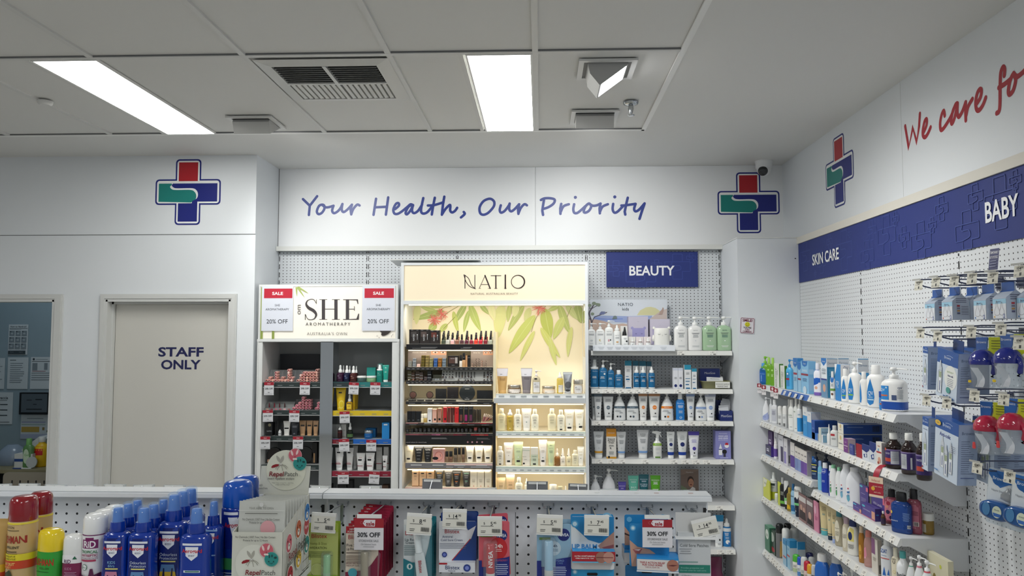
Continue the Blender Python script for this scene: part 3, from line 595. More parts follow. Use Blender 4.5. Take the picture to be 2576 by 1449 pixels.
def row_y(Y,z,cv,where,anchor,group,items,dz=0):
    """a row of packs facing the camera along y=Y. item: kind,x0,x1,ytop,cols,desc,spec[,opts]"""
    lab = labels([i[5] for i in items],where,anchor)
    for it,lb in zip(items,lab):
        kind,x0,x1,yt,cols,desc,spec = it[:7]; op = it[7] if len(it) > 7 else {}
        k = K[kind]; zz = z+op.get('up',0)+.0007; yb = Y+op.get('back',0)
        px0,px1 = cv(x0,0)[0],cv(x1,0)[0]
        w = x_at(px1,yb,zz)-x_at(px0,yb,zz); d = op.get('d') or w*k[0]*op.get('ds',1)
        yc = yb+d/2; xa,xb = x_at(px0,yc-.2*d,zz+.05),x_at(px1,yc-.2*d,zz+.05); w = xb-xa
        h = z_at(cv(0,yt)[1],(xa+xb)/2,yc)-zz
        make(kind,((xa+xb)/2,yc,zz),w,h,d,cols,spec,op.get('rot',0),op.get('name'),lb,op.get('cat'),group)
def row_x(X,z,cv,where,anchor,group,items):
    """a row facing the aisle (-x). x0: far front edge, x1: near back edge as seen. front at x=X"""
    lab = labels([i[5] for i in items],where,anchor)
    for it,lb in zip(items,lab):
        kind,x0,x1,yt,cols,desc,spec = it[:7]; op = it[7] if len(it) > 7 else {}
        k = K[kind]; xf = X+op.get('back',0); zz = z+op.get('up',0)+.0007
        px0,px1 = cv(x0,0)[0],cv(x1,0)[0]
        ratio = k[0]*op.get('ds',1); yf = y_at(px0,xf,zz+.04)
        if k[3] and kind != 'disc':                       # rounded packs: fit the silhouette about the centre line
            ry = radians(op.get('turn',42)) if kind not in ('can','round','jar','drop','mist','mini') else radians(50); cz,sz = cos(ry-pi/2),sin(ry-pi/2); w = .05; yc = y_at((px0+px1)/2,xf+.02,zz+.04)
            for _ in range(8):
                d = w*ratio; E = [(w/2*cos(q*pi/16),d/2*sin(q*pi/16)) for q in range(32)]; E = [(u*cz-v*sz,u*sz+v*cz) for u,v in E]; ex = max(u for u,v in E); xc = xf+ex
                ps = [PR((xc+u,yc+v,zz+.05))[0] for u,v in E]; w *= (px1-px0)/max(1,max(ps)-min(ps)); yc = y_at((px0+px1)/2-((max(ps)+min(ps))/2-PR((xc,yc,zz+.05))[0]),xc,zz+.05)
            tw = ry; ey = max(v for u,v in E)
            if yc+ey > YL-.012: yc = YL-.012-ey; xc = x_at((px0+px1)/2,yc,zz+.05)
            d = w*ratio
        else:
            tw = 0; w = op.get('w')
            if 'xm' in op: yn = y_at(cv(op['xm'],0)[0],xf,zz+.04); w = yf-yn; lo,hi = .005,.5
            elif w: lo,hi = .005,.5
            if w:
                for _ in range(30):
                    d = (lo+hi)/2
                    if PR((xf+d,yf-w,zz+.04))[0] < px1: lo = d
                    else: hi = d
            else:
                lo,hi = .005,.6
                for _ in range(30):
                    w = (lo+hi)/2; d = op.get('d') or w*ratio
                    if PR((xf+d,yf-w,zz+.04))[0] < px1: lo = w
                    else: hi = w
                d = op.get('d') or w*ratio
            d = min(d,op.get('dmax',.21),XR-.004-xf); yc = yf-w/2
        if not k[3] and yf > YL-.01: dy = yf-YL+.01; yf -= dy; yc -= dy; xf = x_at(px0,yf,zz+.04)
        rnd = k[3] and kind != 'disc'; xm = xc if rnd else xf+d/2
        h = z_at(cv(0,yt)[1],xm if rnd else xf,yc if rnd else yf-w*.5)-zz
        make(kind,(xm,yc,zz),w,h,d,cols,spec,op.get('rot',0)-pi/2+tw,op.get('name'),lb,op.get('cat'),group)
# ---------------------------------------------------------------- price tickets
PRN = M('26282c',.5); PAPER = M('eceae4',.5)
def ticket_art(fl,w,h,price,x=0,z=0,cur=True):
    a,b = price.split('.')
    if cur: fl.text('$',x-w*.22,z+h*.76,h*.17,PRN)
    fl.text(a,x+w*.12,z+h*.74,h*.27,PRN,al='r',bold=.01); fl.text('.'+b,x+w*.13,z+h*.80,h*.15,PRN,al='l',bold=.008)
    fl.rect(x-w*.36,x+w*.16,z+h*.55,z+h*.575,PRN); fl.rect(x-w*.36,x-w*.16,z+h*.22,z+h*.25,PRN); fl.rect(x-w*.36,x-w*.18,z+h*.12,z+h*.15,PRN)
    rr = random.Random(5); q = x+w*.10
    while q < x+w*.44: ww = w*.008*(1+2*rr.random()); fl.rect(q,q+ww,z+h*.12,z+h*.38,PRN); q += ww*1.8
def shelf_y(parent,x0,x1,yf,yb,zt,lip,tickets,cv,col='d9dadb',thick=.022,bracket=True,off=(0,0,0)):
    """metal shelf facing the camera with a sloping price rail; tickets: (px centre, price)"""
    m = M(col,.4); mb = MB(); ox,oy,oz = off
    mb.prism([(yf+.012-oy,zt-oz),(yb-oy,zt-oz),(yb-oy,zt-thick-oz),(yf+.012-oy,zt-thick-oz)],x0-ox,x1-ox,m); s = mb.build('shelf',parent)
    MB().prism([(yf+.012-oy,zt-oz),(yf+.004-oy,zt-.001-oz),(yf-.006-oy,zt-lip-oz),(yf+.002-oy,zt-lip-.003-oz),(yf+.012-oy,zt-lip+.004-oz)],x0-ox,x1-ox,M('e3e3df',.35)).build('price_rail',s)
    if bracket:
        for x in (x0+.001,x1-.003): MB().prism([(yf+.03-oy,zt-thick-oz),(yb-oy,zt-thick-oz),(yb-oy,zt-.085-oz),(yb-.05-oy,zt-.085-oz)],x-ox,x+.002-ox,m).build('bracket',s)
    for p,pr in tickets:
        x = x_at(cv(p,0)[0],yf,zt-lip/2)-ox; w,h = .045,lip*.92
        sl = .010/(lip-.001); mp = lambda u,v,k: (u,yf+.004-oy-(zt-.001-oz-v)*sl-.0006-.0002*k,v)
        mb = MB(); fl = Flat(mb,mp); fl.rect(x-w/2,x+w/2,zt-oz-lip+.001,zt-oz-.002,PAPER); ticket_art(fl,w,h,pr,x,zt-oz-lip); mb.build('price_ticket',s)
    return s
def shelf_x(parent,y0,y1,xf,xb,zt,lip,tickets,cv,off):
    m = M('d5d7d9',.4); ox,oy,oz = off
    s = MB().prism([(xf+.012-ox,zt-oz),(xb-ox,zt-oz),(xb-ox,zt-.03-oz),(xf+.012-ox,zt-.03-oz)],y0-oy,y1-oy,m,ax=1).build('shelf',parent)
    MB().prism([(xf+.012-ox,zt-oz),(xf+.006-ox,zt-.001-oz),(xf-.008-ox,zt-lip-oz),(xf-ox,zt-lip-.003-oz),(xf+.012-ox,zt-lip+.004-oz)],y0-oy,y1-oy,M('dfe0df',.35),ax=1).build('price_rail',s)
    for y in (y0+.001,y1-.003): MB().prism([(xf+.04-ox,zt-.03-oz),(xb-ox,zt-.03-oz),(xb-ox,zt-.12-oz),(xb-.05-ox,zt-.12-oz)],y-oy,y+.002-oy,m,ax=1).build('bracket',s)
    for p,pr in tickets:
        y = y_at(cv(p,0)[0],xf,zt-lip/2); w,h = .04,lip*.94; sl = .014/(lip-.001)
        mp = lambda u,v,k: (xf+.006-ox-(zt-.001-oz-v)*sl-.0006-.0002*k,-u-oy,v)
        mb = MB(); fl = Flat(mb,mp); fl.rect(-y-w/2,-y+w/2,zt-oz-lip+.001,zt-oz-.002,PAPER); ticket_art(fl,w,h,pr,-y,zt-oz-lip); mb.build('price_ticket',s)
    return s
# ================================================================ back pegboard bay and the beauty shelves
pt = U(*conv(1470,620,.19324)(93,90),Y=YP)
PEGB = pegs('d6dade',0,pt.x,pt.z,.02505,.0203,.0031); SL = slots('d6dade',0)
bay = thing('pegboard_bay','white pegboard wall bay with five beauty shelves beside the column','shelving',(-.3,YP,0)); OB = (-.3,YP,0)
o = MB().box((-1.802,YP,.05),(1.212,YP+.012,2.322),PEGB).build('pegboard_panel',bay); o.location = (.3,-YP,0)
MB().box((.335,YP-.30,0),(1.212,YP-.001,.10),M('c9ccce',.4)).build('base_plinth',bay).location = (.3,-YP,0)
for px in (703,925,1150,1475,1809):
    x = x_at(px,YP,2.2)
    for dx in ((-.006,.006) if 710 < px < 1800 else (0,)): MB().box((x+dx-.0022+.3,-.0012,.1),(x+dx+.0022+.3,0,2.32),SL).build('slotted_upright',bay)
MB().box((1.213+.3,-.02,0),(1.2165+.3,.012,2.32),M('b9bec2',.5)).build('end_cover',bay)
c6,c7,c8,c9 = conv(1470,620,.19324),conv(1470,880,.19324),conv(1470,1060,.19324),conv(1500,1220,.16304)
XE = 1.207; XS = .32
def zf(cv,x,y): return U(*cv(x,y),Y=4.92).z
zA,zB,zC,zD,zE,zF = zf(c6,1500,1358),zf(c7,1000,512),zf(c7,1000,930),zf(c8,1000,497),zf(c8,1800,1098),zf(c9,1960,1000)
T = lambda xs,ps: list(zip(xs,ps))
kids = dict(off=OB)
shelf_y(bay,XS,XE,4.92,YP,zA,.028,T([1255,1668],['22.95','22.95']),c6,**kids)
shelf_y(bay,XS,XE,4.92,YP,zB,.027,T([160,280,375,470,580,685,795,905,1215,1340,1450],'16.95 16.95 22.95 18.95 22.95 22.95 29.95 22.95 36.95 31.95 35.95'.split()),c7,**kids)
shelf_y(bay,XS,XE,4.92,YP,zC,.027,T([165,345,490,770,925,1080,1285,1395,1540,1670],'12.95 19.95 25.95 18.95 20.95 29.95 24.95 14.95 32.95 19.95'.split()),c7,**kids)
shelf_y(bay,XS,XE,4.92,YP,zD,.027,T([188,345,485,790,1165,1310,1450,1590,1805],'19.95 22.95 19.95 22.95 24.95 24.95 14.95 11.95 39.95'.split()),c8,**kids)
shelf_y(bay,XS,XE,4.92,YP,zE,.027,T([1755],['39.95']),c8,**kids)
shelf_y(bay,XS,XE,4.92,YP,zF,.027,T([1920,2060],['29.95','19.95']),c9,**kids)
FY = 4.945; LIT = 'the lit display'
# tray of the children's range on the top shelf
ck = conv(1470,750,.09664); zt = zf(ck,1500,1262)+.004
x0,x1 = .33,x_at(ck(2355,0)[0],4.90,zt)
tr = thing('display_tray','white counter tray with printed prices under the bear and owl boxes','tray',((x0+x1)/2,5.04,zA+.0008)); w2 = (x1-x0)/2; hh = zt-zA
MB().box((-w2,-.14,0),(w2,.14,hh-.002),M('e9edf2',.35)).build('base',tr)
mb = MB().prism([(-.145,hh+.006),(-.142,hh+.006),(-.142,-.002),(-.15,-.002)],-w2,w2,M('e6eaf0',.35)); mb.build('ticket_strip',tr)
mb = MB(); fl = Flat(mb,lambda u,v,k: (u,-.1505-.0002*k+v*.12,v))
for p in (200,440,670,880,1085,1300,1490,1690,2060):
    x = x_at(ck(p,0)[0],4.89,zt)-(x0+x1)/2
    for j in range(3): fl.rect(x-.02+.004*j,x+.02-.004*j,.021-.006*j,.0225-.006*j,M('9aa2ab',.5))
mb.build('printed_prices',tr)
bb = thing('backdrop_card','printed cardboard scene with gum tree sun and kangaroo on the top shelf','display card',(.62,5.16,zt))
def b2(x,y): q = U(*ck(x,y),Y=5.158); return (q.x-.62,q.z-zt)
xa,xb,zz = .33-.62,b2(2150,40)[0],b2(1000,32)[1]
MB().box((xa,-.003,0),(xb,0,zz),M('dfe5ec',.5)).build('card',bb)
mb = MB(); fl = Flat(mb,lambda u,v,k: (u,-.0032-.00015*k,v)); mm = lambda c: M(c,.5); P2 = lambda l: [b2(*q) for q in l]
fl.poly(P2([(1370,445),(1450,320),(1600,240),(1720,225),(1850,255),(1960,330),(1960,445)]),mm('dcd9a8'))
fl.poly(P2([(240,470),(500,455),(1100,470),(1760,455),(1760,560),(1100,640),(240,600)]),mm('a6b6e0')); fl.poly(P2([(240,500),(600,530),(1000,520),(1000,560),(500,570),(240,540)]),mm('8ea2dc'))
fl.poly(P2([(1700,540),(1850,430),(2000,330),(2148,275),(2148,700),(1700,700)]),mm('d3c4bd')); fl.poly(P2([(118,560),(300,555),(560,610),(760,690),(1000,660),(1148,690),(1148,900),(118,900)]),mm('d9bfae'))
for l,w_ in (([(185,900),(190,640),(130,400),(200,250),(260,140)],.009),([(205,620),(260,500),(380,450),(580,370)],.005),([(200,270),(300,210),(380,180)],.004),([(130,250),(190,270)],.004)): fl.line(P2(l),w_,mm('5a5560'),n=4)
for x,y,r in ((250,140,55),(370,175,50),(140,190,50),(210,410,45),(330,160,40)): q = b2(x,y); fl.disc(q[0],q[1],r*.00026,mm('8d9a86'),r*.00022)
fl.poly(P2([(385,430),(400,390),(440,345),(540,350),(535,400),(500,425)]),mm('7b84ad')); fl.poly(P2([(725,545),(755,475),(800,455),(845,480),(852,540)]),mm('7d8d8c'))
fl.poly(P2([(1900,420),(1950,410),(1960,350),(2020,290),(2035,240),(2065,260),(2060,320),(2030,420),(1980,430)]),mm('bba296'))
q = b2(1070,160); fl.text('NATIO',q[0],q[1],.0215,mm('5d6570'),sx=1.05,sp=1.1); q = b2(1070,280); fl.text('kids',q[0],q[1],.021,mm('4d5560'))
mb.build('printed_scene',bb)
row_y(FY,zt,ck,'in the top shelf tray',LIT,'nursery range on the top shelf',[
 ('pump',75,292,630,'white,white','white pump bottle with grey leaf print','t NATIO 0 .60 .045 grey;l 0 .5 .7 3 grey;e 0 .22 .35 .035 lgrey;l 0 .10 .5 2 lgrey'),
 ('pump',302,525,628,'white,white','white pump bottle with crescent moon print','t NATIO 0 .60 .045 grey;l 0 .5 .7 3 grey;e 0 .24 .28 .045 khaki;e .14 .245 .2 .036 white;l 0 .10 .5 2 lgrey'),
 ('pump',532,754,556,'white,white','taller white pump bottle with pink baby print','t NATIO 0 .54 .042 grey;l 0 .45 .7 3 grey;e -.1 .2 .18 .05 d9a0a8;e .3 .22 .15 .03 black;l 0 .08 .5 2 lgrey'),
 ('mini',765,942,700,'white,white','white mist bottle with orange shell print','t NATIO 0 .5 .05 grey;l 0 .4 .7 3 grey;e 0 .18 .4 .035 d3a368;l 0 .08 .5 2 lgrey'),
 ('box',945,1118,725,'f0efe9','white carton with printed bottle','r -.5 .5 .55 .75 lgrey;p black -.6 .48 .6 .48 .4 .7 -.4 .7',dict(back=.045)),
 ('cone',968,1140,750,'white,black','white bottle with black cone shoulder','l 0 .4 .5 3 grey;e .5 .24 .3 .045 black;l 0 .1 .5 2 lgrey'),
 ('box',1150,1328,1004,'efece6','small white carton','',dict(back=.04)),('box',1342,1528,1004,'efe6e4','small white carton','',dict(back=.04)),('box',1540,1728,1004,'efe6e4','small white carton','',dict(back=.04)),
 ('drop',1196,1312,1036,'white,white','little white dropper bottle','b .44 .5 brown;e 0 .15 .3 .05 grey;l 0 .35 .6 2 grey'),('drop',1405,1515,1036,'white,white','little white dropper bottle','b .44 .52 brown;l 0 .35 .6 2 grey'),('drop',1602,1718,1036,'white,white','little white dropper bottle','b .44 .52 brown;l 0 .35 .6 2 grey'),
])
def bx(desc,cv,x0,x1,y0,y1,Y,d,cols,spec,name='carton',cat='box',group=None,rot=0):
    a,b = U(*cv(x0,y1),Y=Y),U(*cv(x1,y0),Y=Y)
    return make('box',((a.x+b.x)/2,Y+d/2,a.z),b.x-a.x,b.z-a.z,d,cols,spec,rot,name,desc,cat,group)
zb = 'e 0 .60 .0 .0 lilac;'
def up_box(desc,x0,x1,yt,spec,back): row_y(FY+back,zt,ck,'on the top beauty shelf',LIT,None,[('box',x0,x1,yt,'d3cddd,c3bccb',desc,spec,dict(d=.085))])
up_box('tall lilac night light carton with sleeping bear',1140,1650,480,'r -.62 .64 .04 .6 a9a5d6;e -.62 .60 .14 .05 a9a5d6;e .64 .60 .14 .05 a9a5d6;e -.7 .16 .2 .11 a9a5d6;e .72 .16 .2 .11 a9a5d6;r -.33 -.15 .4 .41 navy;r .25 .43 .4 .41 navy;t bear 0 .82 .02 grey',.12)
up_box('shorter lilac carton behind the white owl',1700,2215,548,'t owl 0 .77 .02 grey;p bab4d8 -.75 .05 .8 .05 .85 .7 .6 .62 -.5 .62 -.75 .7',.105)
ow = thing('owl_night_light','white ceramic style owl night light on the top beauty shelf','night light',(x_at(ck(2010,0)[0],FY+.035,zt+.05),FY+.035,zt)); wh = M('efeee8',.4)
R_ = (x_at(ck(2210,0)[0],FY,zt+.05)-x_at(ck(1810,0)[0],FY,zt+.05))/2; H_ = z_at(ck(0,780)[1],.8,FY+.03)-zt
MB().loft([(0,R_*.96,R_*.8,2.6),(.004,R_,R_*.84,2.6),(H_*.6,R_,R_*.84,2.6),(H_*.93,R_*.98,R_*.8,2.6),(H_,R_*.86,R_*.7,2.6)],wh,28).build('body',ow)
for s in (-1,1):
    MB().loft([(-.008,.004,.004),(-.006,.008,.008),(0,.0105,.0105),(.006,.008,.008),(.010,.003,.003)],wh,14,(s*R_*1.0,0,H_*1.0)).build('ear',ow)
    MB().loft([(H_*.25,.002,.006),(H_*.3,.008,.014),(H_*.42,.011,.02),(H_*.55,.006,.012),(H_*.62,.002,.004)],wh,14,(s*R_*1.08,0,0)).build('wing',ow)
mb = MB(); S_ = Surf([(0,1,1,2.6),(1,1,1,2.6)],2*R_,H_,R_*1.68); fl = Flat(mb,lambda u,v,k: (u,S_(u,v)-.0006,v)); e = M('5a5a5c',.5)
for s in (-1,1): fl.line([(s*R_*.42-R_*.14,H_*.66),(s*R_*.42,H_*.64),(s*R_*.42+R_*.14,H_*.66)],.0022,e,n=3)
fl.poly([(-.004,H_*.62),(.004,H_*.62),(0,H_*.53)],M('d9d7cf',.5)); mb.build('face',ow)
big = 't NATIO 0 .575 .03 grey;l 0 .49 .55 2 dgrey;l 0 .43 .4 3 grey;e 0 .28 .09 .012 lgrey;l 0 .13 .5 2 lgrey'
row_y(FY,zA,c6,'on the top beauty shelf',LIT,'large pump bottles on the top shelf',[
 ('pump',1170,1347,897,'f1f1ef!,white','large white pump bottle',big),('pump',1350,1537,900,'f1f1ef!,white','large white pump bottle',big),('pump',1535,1727,897,'a9c8a4!,white','large sage green pump bottle',big.replace('lgrey','white').replace(' grey',' dteal')),('pump',1727,1917,895,'a9c8a4!,white','large sage green pump bottle',big.replace('lgrey','white').replace(' grey',' dteal'))])
ms = 'b .05 .62 mgblue;t MooGoo .1 .58 .035 ice;l -.1 .4 .6 3 white;l -.1 .28 .5 5 sky;b .0 .05 white;'
SH = 'on the second beauty shelf'
row_y(FY,zB,c7,SH,LIT,'blue range on the second shelf',[
 ('mist',82,188,112,'mgblue,white','blue foaming bottle with big clear cap',ms),('pump',192,300,122,'mgblue,white','blue pump bottle with round white seal','t MooGoo 0 .58 .035 ice;c .3 .5 .22 white;l -.2 .4 .6 3 white;l -.1 .28 .5 3 sky;b 0 .05 white'),
 ('pump',302,390,162,'mgblue,white','slim blue pump bottle','t MooGoo 0 .58 .035 ice;l -.2 .4 .6 3 white;l -.1 .25 .5 5 sky;b 0 .05 white'),('bottle',397,501,264,'mgblue,white','short blue bottle with wide white cap','t MooGoo 0 .6 .055 ice;l -.1 .5 .6 3 white;l -.1 .3 .5 5 sky;b 0 .06 white'),
 ('box',525,612,140,'e9eaea,0e4f66,1a7f9c','white and teal carton','b .82 1 1a7f9c;t MooGoo 0 .78 .03 grey;l 0 .68 .6 4 grey;r -.7 .1 .42 .44 mgblue;r -.7 .4 .30 .35 mgblue;r -.4 .2 .24 .25 mgblue;r -.8 .8 0 .04 mgblue',dict(back=.035,d=.05)),
 ('box',628,704,142,'e9eaea,0e4f66,0e4f66','white and teal carton','b .82 1 0e5f78;l 0 .68 .6 4 grey',dict(back=.05,d=.05)),('box',712,800,145,'e9eaea,0e4f66,0e4f66','white and teal carton','b .82 1 0e5f78;l 0 .68 .6 4 grey',dict(back=.045,d=.05)),('box',806,872,150,'d9dadc,0e4f66,0e4f66','white and teal carton','b .82 1 0e4f66;l 0 .68 .6 4 grey',dict(back=.055,d=.05)),
 ('mini',641,724,220,'mgblue,white','small blue serum bottle','t MooGoo 0 .56 .05 ice;r -.3 .5 .5 .54 black;l -.1 .4 .6 4 white;l 0 .25 .5 2 sky;b 0 .06 white'),('mini',727,811,220,'mgblue,white','small blue serum bottle','t MooGoo 0 .56 .05 ice;r -.3 .5 .5 .54 black;l -.1 .4 .6 4 white;b 0 .06 white'),('mini',836,921,220,'mgblue,white','small blue serum bottle','t MooGoo 0 .56 .05 ice;r -.3 .5 .5 .54 black;l -.1 .4 .6 4 white;b 0 .06 white'),
 ('box',1153,1216,235,'e6e8ee','slim white carton with navy dot','b .88 1 cfd5e4;l 0 .55 .6 4 grey;c 0 .15 .6 navy',dict(d=.034)),('box',1219,1281,235,'e6e8ee','slim white carton with navy dot','b .88 1 cfd5e4;l 0 .55 .6 4 grey;c 0 .15 .6 navy',dict(d=.034)),
 ('box',1300,1386,195,'e9ebec,c5ccd2,2a8fb0','white carton with blue stripes and blue top','b .8 1 2a8fb0;l 0 .68 .6 4 grey;r -.7 .7 .42 .44 mgblue;r -.7 .5 .30 .33 mgblue;r -.7 .3 .16 .2 mgblue;r -.6 .6 0 .05 mgblue',dict(d=.04)),('box',1396,1460,243,'e9ebec,c5ccd2,2a8fb0','smaller white carton with blue stripes','b .85 1 2a8fb0;l 0 .68 .6 4 grey;r -.7 .6 .47 .49 mgblue;r -.7 .3 .30 .33 mgblue;r -.6 .6 0 .05 mgblue',dict(d=.034))])
row_y(FY+.08,zB,c7,'on the second beauty shelf',LIT,None,[('box',1500,1758,243,'navy','navy card box with silver lettering','t MooGoo 0 .78 .11 cfd2da 1.3',dict(d=.05,name='display_box'))])
q = U(*c7(1705,515),Y=FY+.05); bk = thing('sample_basket','olive plastic basket of sample sachets on the second beauty shelf','basket',(q.x,FY+.075,zB+.0008))
hw = (U(*c7(1900,500),Y=FY+.02).x-U(*c7(1520,500),Y=FY+.02).x)/2; bh = zf(c7,1700,418)-zB+.002
MB().loft([(0,hw*.86,.055,5),(.004,hw*.88,.058,5),(bh*.86,hw*.98,.07,5),(bh*.9,hw*1.02,.074,5),(bh,hw*1.03,.075,5),(bh,hw*.99,.071,5),(bh*.5,hw*.93,.064,5)],M('8b8a62',.45),28).build('tub',bk)
mb = MB(); fl = Flat(mb,lambda u,v,k: (u,-.076-.0003*k-.02*(v-bh)*-1*.2,v)); fl.rect(-hw*.12,hw*.88,bh*.12,bh*.93,M('e6e6e0',.5),3); fl.text('MOOGOO SAMPLES',hw*.38,bh*.62,bh*.18,PRN,hw*.92); fl.text('PLEASE TAKE',hw*.38,bh*.34,bh*.17,PRN,hw*.8); mb.build('paper_sign',bk)
for i,(dx,rz,tx,y) in enumerate(((0,.05,.10,0),(.008,-.08,.04,.02),(-.012,.12,-.02,.035))):
    s = thing('sample_sachet',('topmost white sample sachet printed in grey in the olive basket','white sample sachet behind the topmost one in the olive basket','rearmost white sample sachet tilted in the olive basket')[i],'sachet',(q.x+dx,FY+.06+y,zB+bh*.55),(radians(-18),rz,0))
    mb = MB().box((-.052,-.0015,0),(.052,.0015,.045),M('e8e9ea',.4)); mb.build('pouch',s)
    mb = MB(); fl = Flat(mb,lambda u,v,k: (u,-.0017-.0002*k,v)); fl.text('MOOGOO',0,.034,.009,M('8a8f96',.5)); fl.rect(-.04,.04,.022,.0232,M('9aa',.5) if 0 else M('lgrey',.5)); mb.build('printed_label',s)
tb = lambda c,dot: f'b .90 1 {c};l 0 .8 .55 5 grey .8;c 0 .49 .36 {dot};t MOOGOO 0 .49 .03 white .5;e .1 .27 .13 .025 black;l 0 .16 .4 2 grey'
pb = lambda c: f'b .42 .50 {c};t MooGoo -.1 .46 .035 ice;l -.3 .36 .5 3 grey;c -.4 .14 .15 black;c .05 .14 .17 {c};l .2 .28 .3 2 grey'
row_y(FY,zC,c7,'on the third beauty shelf',LIT,'white range on the third shelf',[
 ('tube',98,150,575,'e6e8e8,white','white tube with slate top half hidden at the back','b .9 1 slate;c 0 .49 .36 slate',dict(back=.06)),('tube',128,232,575,'e6e8e8,white','white tube with slate top and slate dot',tb('slate','slate')),('tube',243,380,575,'e9ebeb,white','wider white tube with slate dot',tb('dgrey','slate')),
 ('bell',382,539,545,'eceeee!,white','slate banded bell bottle',pb('slate')),('bell',550,713,545,'eceeee!,white','slate banded bell bottle',pb('slate')),
 ('tube',708,826,568,'e9e9e7,white','white tube with tan top and orange dot',tb('b9855c','orange')),('tube',838,990,568,'ececea,white','wider white tube with orange dot',tb('b9855c','orange')),('bell',998,1163,545,'eceeee!,white','bell shaped white bottle with orange band',pb('orange')),
 ('bottle',1195,1306,565,'1f7fd0,white','sky blue bottle with shield print','t MooGoo 0 .64 .05 ice;l 0 .55 .6 4 white;l 0 .36 .5 4 ice;e 0 .12 .3 .04 ice;e 0 .125 .18 .025 1f7fd0;b 0 .03 white'),
 ('tube',1330,1440,572,'e6e9ec,white','slim white tube with pale blue top',tb('8aa0c8','7f9fd0')),('bell',1447,1596,560,'eceeee!,white','bell shaped white bottle with pale blue band',pb('8aa4d4')),('tube',1574,1716,575,'eaecef,white','wider white tube with pale blue dot',tb('a9b0c4','8aa4d4'))])
q0,q1 = U(*c7(1770,930),Y=FY),U(*c7(1930,795),Y=FY); lb = thing('leaflet_box','navy cardboard box of leaflets at the column end of the third shelf','box',((q0.x+q1.x)/2,FY+.06,zC+.0008)); w = (q1.x-q0.x)/2; h = q1.z-zC
mb = MB(); nb = M('navy',.45)
mb.box((-w,-.06,0),(w,-.057,h),nb).box((-w,.057,0),(w,.06,h*1.9),nb).box((-w,-.057,0),(-w+.003,.057,h),nb).box((w-.003,-.057,0),(w,.057,h),nb).box((-w,-.057,0),(w,.057,.003),nb); mb.build('box_body',lb)
mb = MB(); fl = Flat(mb,lambda u,v,k: (u,-.0604-.0002*k,v)); fl.text('MooGoo',0,h*.5,h*.24,M('d5d8e0',.5),w*1.7); mb.build('lettering',lb)
for i in range(5): l = thing('leaflet',('frontmost leaflet','second leaflet','middle leaflet','fourth leaflet','tallest rear leaflet')[i]+' standing in the navy box on the third beauty shelf','leaflet',(lb.location.x-w*.1+.004*i,FY+.02+.018*i,zC+.004),(radians(-6),radians((-6,-4,3,5,8)[i]),0)); MB().box((-w*.8,-.0012,0),(w*.8,.0012,.08+.012*i),M('dfe2e6',.5)).build('paper',l)
et = lambda c: f't ECZEMA_& 0 .86 .03 dgrey 1.2;t PSORIASIS 0 .82 .03 dgrey 1.2;t CREAM 0 .78 .03 dgrey;l 0 .68 .5 6 grey;c 0 .38 .2 lgrey;b .2 .27 {c}'
row_y(FY,zD,c7,'on the fourth beauty shelf',LIT,'white range on the fourth shelf',[
 ('tube',120,256,1062,'d9dcde,white','white tube with mustard band',et('d9a032')),('box',285,413,1022,'e9e6df,b07a1a,d9a032','white and orange carton','b .74 1 d9932a;t MOOGOO 0 .86 .035 white;T Eczema_& 0 .66 .05 black 1.4;T Psoriasis 0 .60 .05 black 1.4;T Cream 0 .535 .05 black 1.2;l 0 .44 .6 2 dgrey;p dgrey -.35 .36 0 .3 -.1 .38;l 0 .22 .5 4 grey;b 0 .06 d9a032;e -.5 .05 .2 .04 black',dict(d=.05)),
 ('tube',420,545,1066,'d9dcde,white','white tube with pale blue band',et('7ea6dc')),('tube',686,841,1042,'dddfe1,white','larger white tube with pale blue band',et('7ea6dc')),
 ('trigger',895,1010,1055,'eeefec!,eceeee','white trigger spray with green band','b .47 .56 8ab03a;t MooGoo 0 .515 .035 ice;l 0 .4 .6 4 lgrey;l 0 .22 .4 2 lgrey;r -.6 .6 .03 .08 5a8a2a'),
 ('tube',1075,1180,1065,'e3e6e6,white','white tube with royal blue dot','t BALM 0 .9 .03 black;l 0 .75 .5 5 grey;c 0 .53 .42 navy;l 0 .38 .4 2 grey;b .14 .25 1a3f9c'),('tube',1210,1345,1062,'e3e6e6,white','wider white tube with royal blue dot','t Nappy 0 .86 .03 grey;l 0 .8 .5 5 grey;c 0 .53 .42 navy;c 0 .38 .2 lgrey;b .14 .25 1a3f9c'),
 ('tube',1358,1500,1062,'e9eaf0,white','white tube with violet top and dot','b .86 1 4b3fa0;t MOOGOO 0 .84 .04 white;l 0 .7 .5 5 lilac;c 0 .38 .33 4b3fa0;e 0 .22 .13 .03 black;l 0 .12 .4 2 grey')])
row_y(FY+.005,zD,c7,'on the fourth beauty shelf',LIT,None,[('box',1700,1898,1048,'8b8cc9,4a4a7c,7a7ab8','periwinkle head lice kit carton','t MOOGOO 0 .91 .045 e6e6f4;T HEAD_LICE 0 .82 .05 f0f0f8 1.5;T AND_EGGS 0 .745 .05 f0f0f8 1.5;t DESTROYER_KIT 0 .68 .035 e6e6f4 1.5;p f0f0f4 -.6 .35 -.35 .55 -.15 .35 -.15 .14 -.6 .14;r -.6 -.15 .33 .36 navy;c .45 .48 .3 f0f0f4;p red .2 .5 .3 .58 .6 .58 .7 .5;c .15 .26 .3 black;r 0 .3 .08 .2 3a3a4a;l .1 .05 .6 2 c9c9e6',dict(d=.07))])
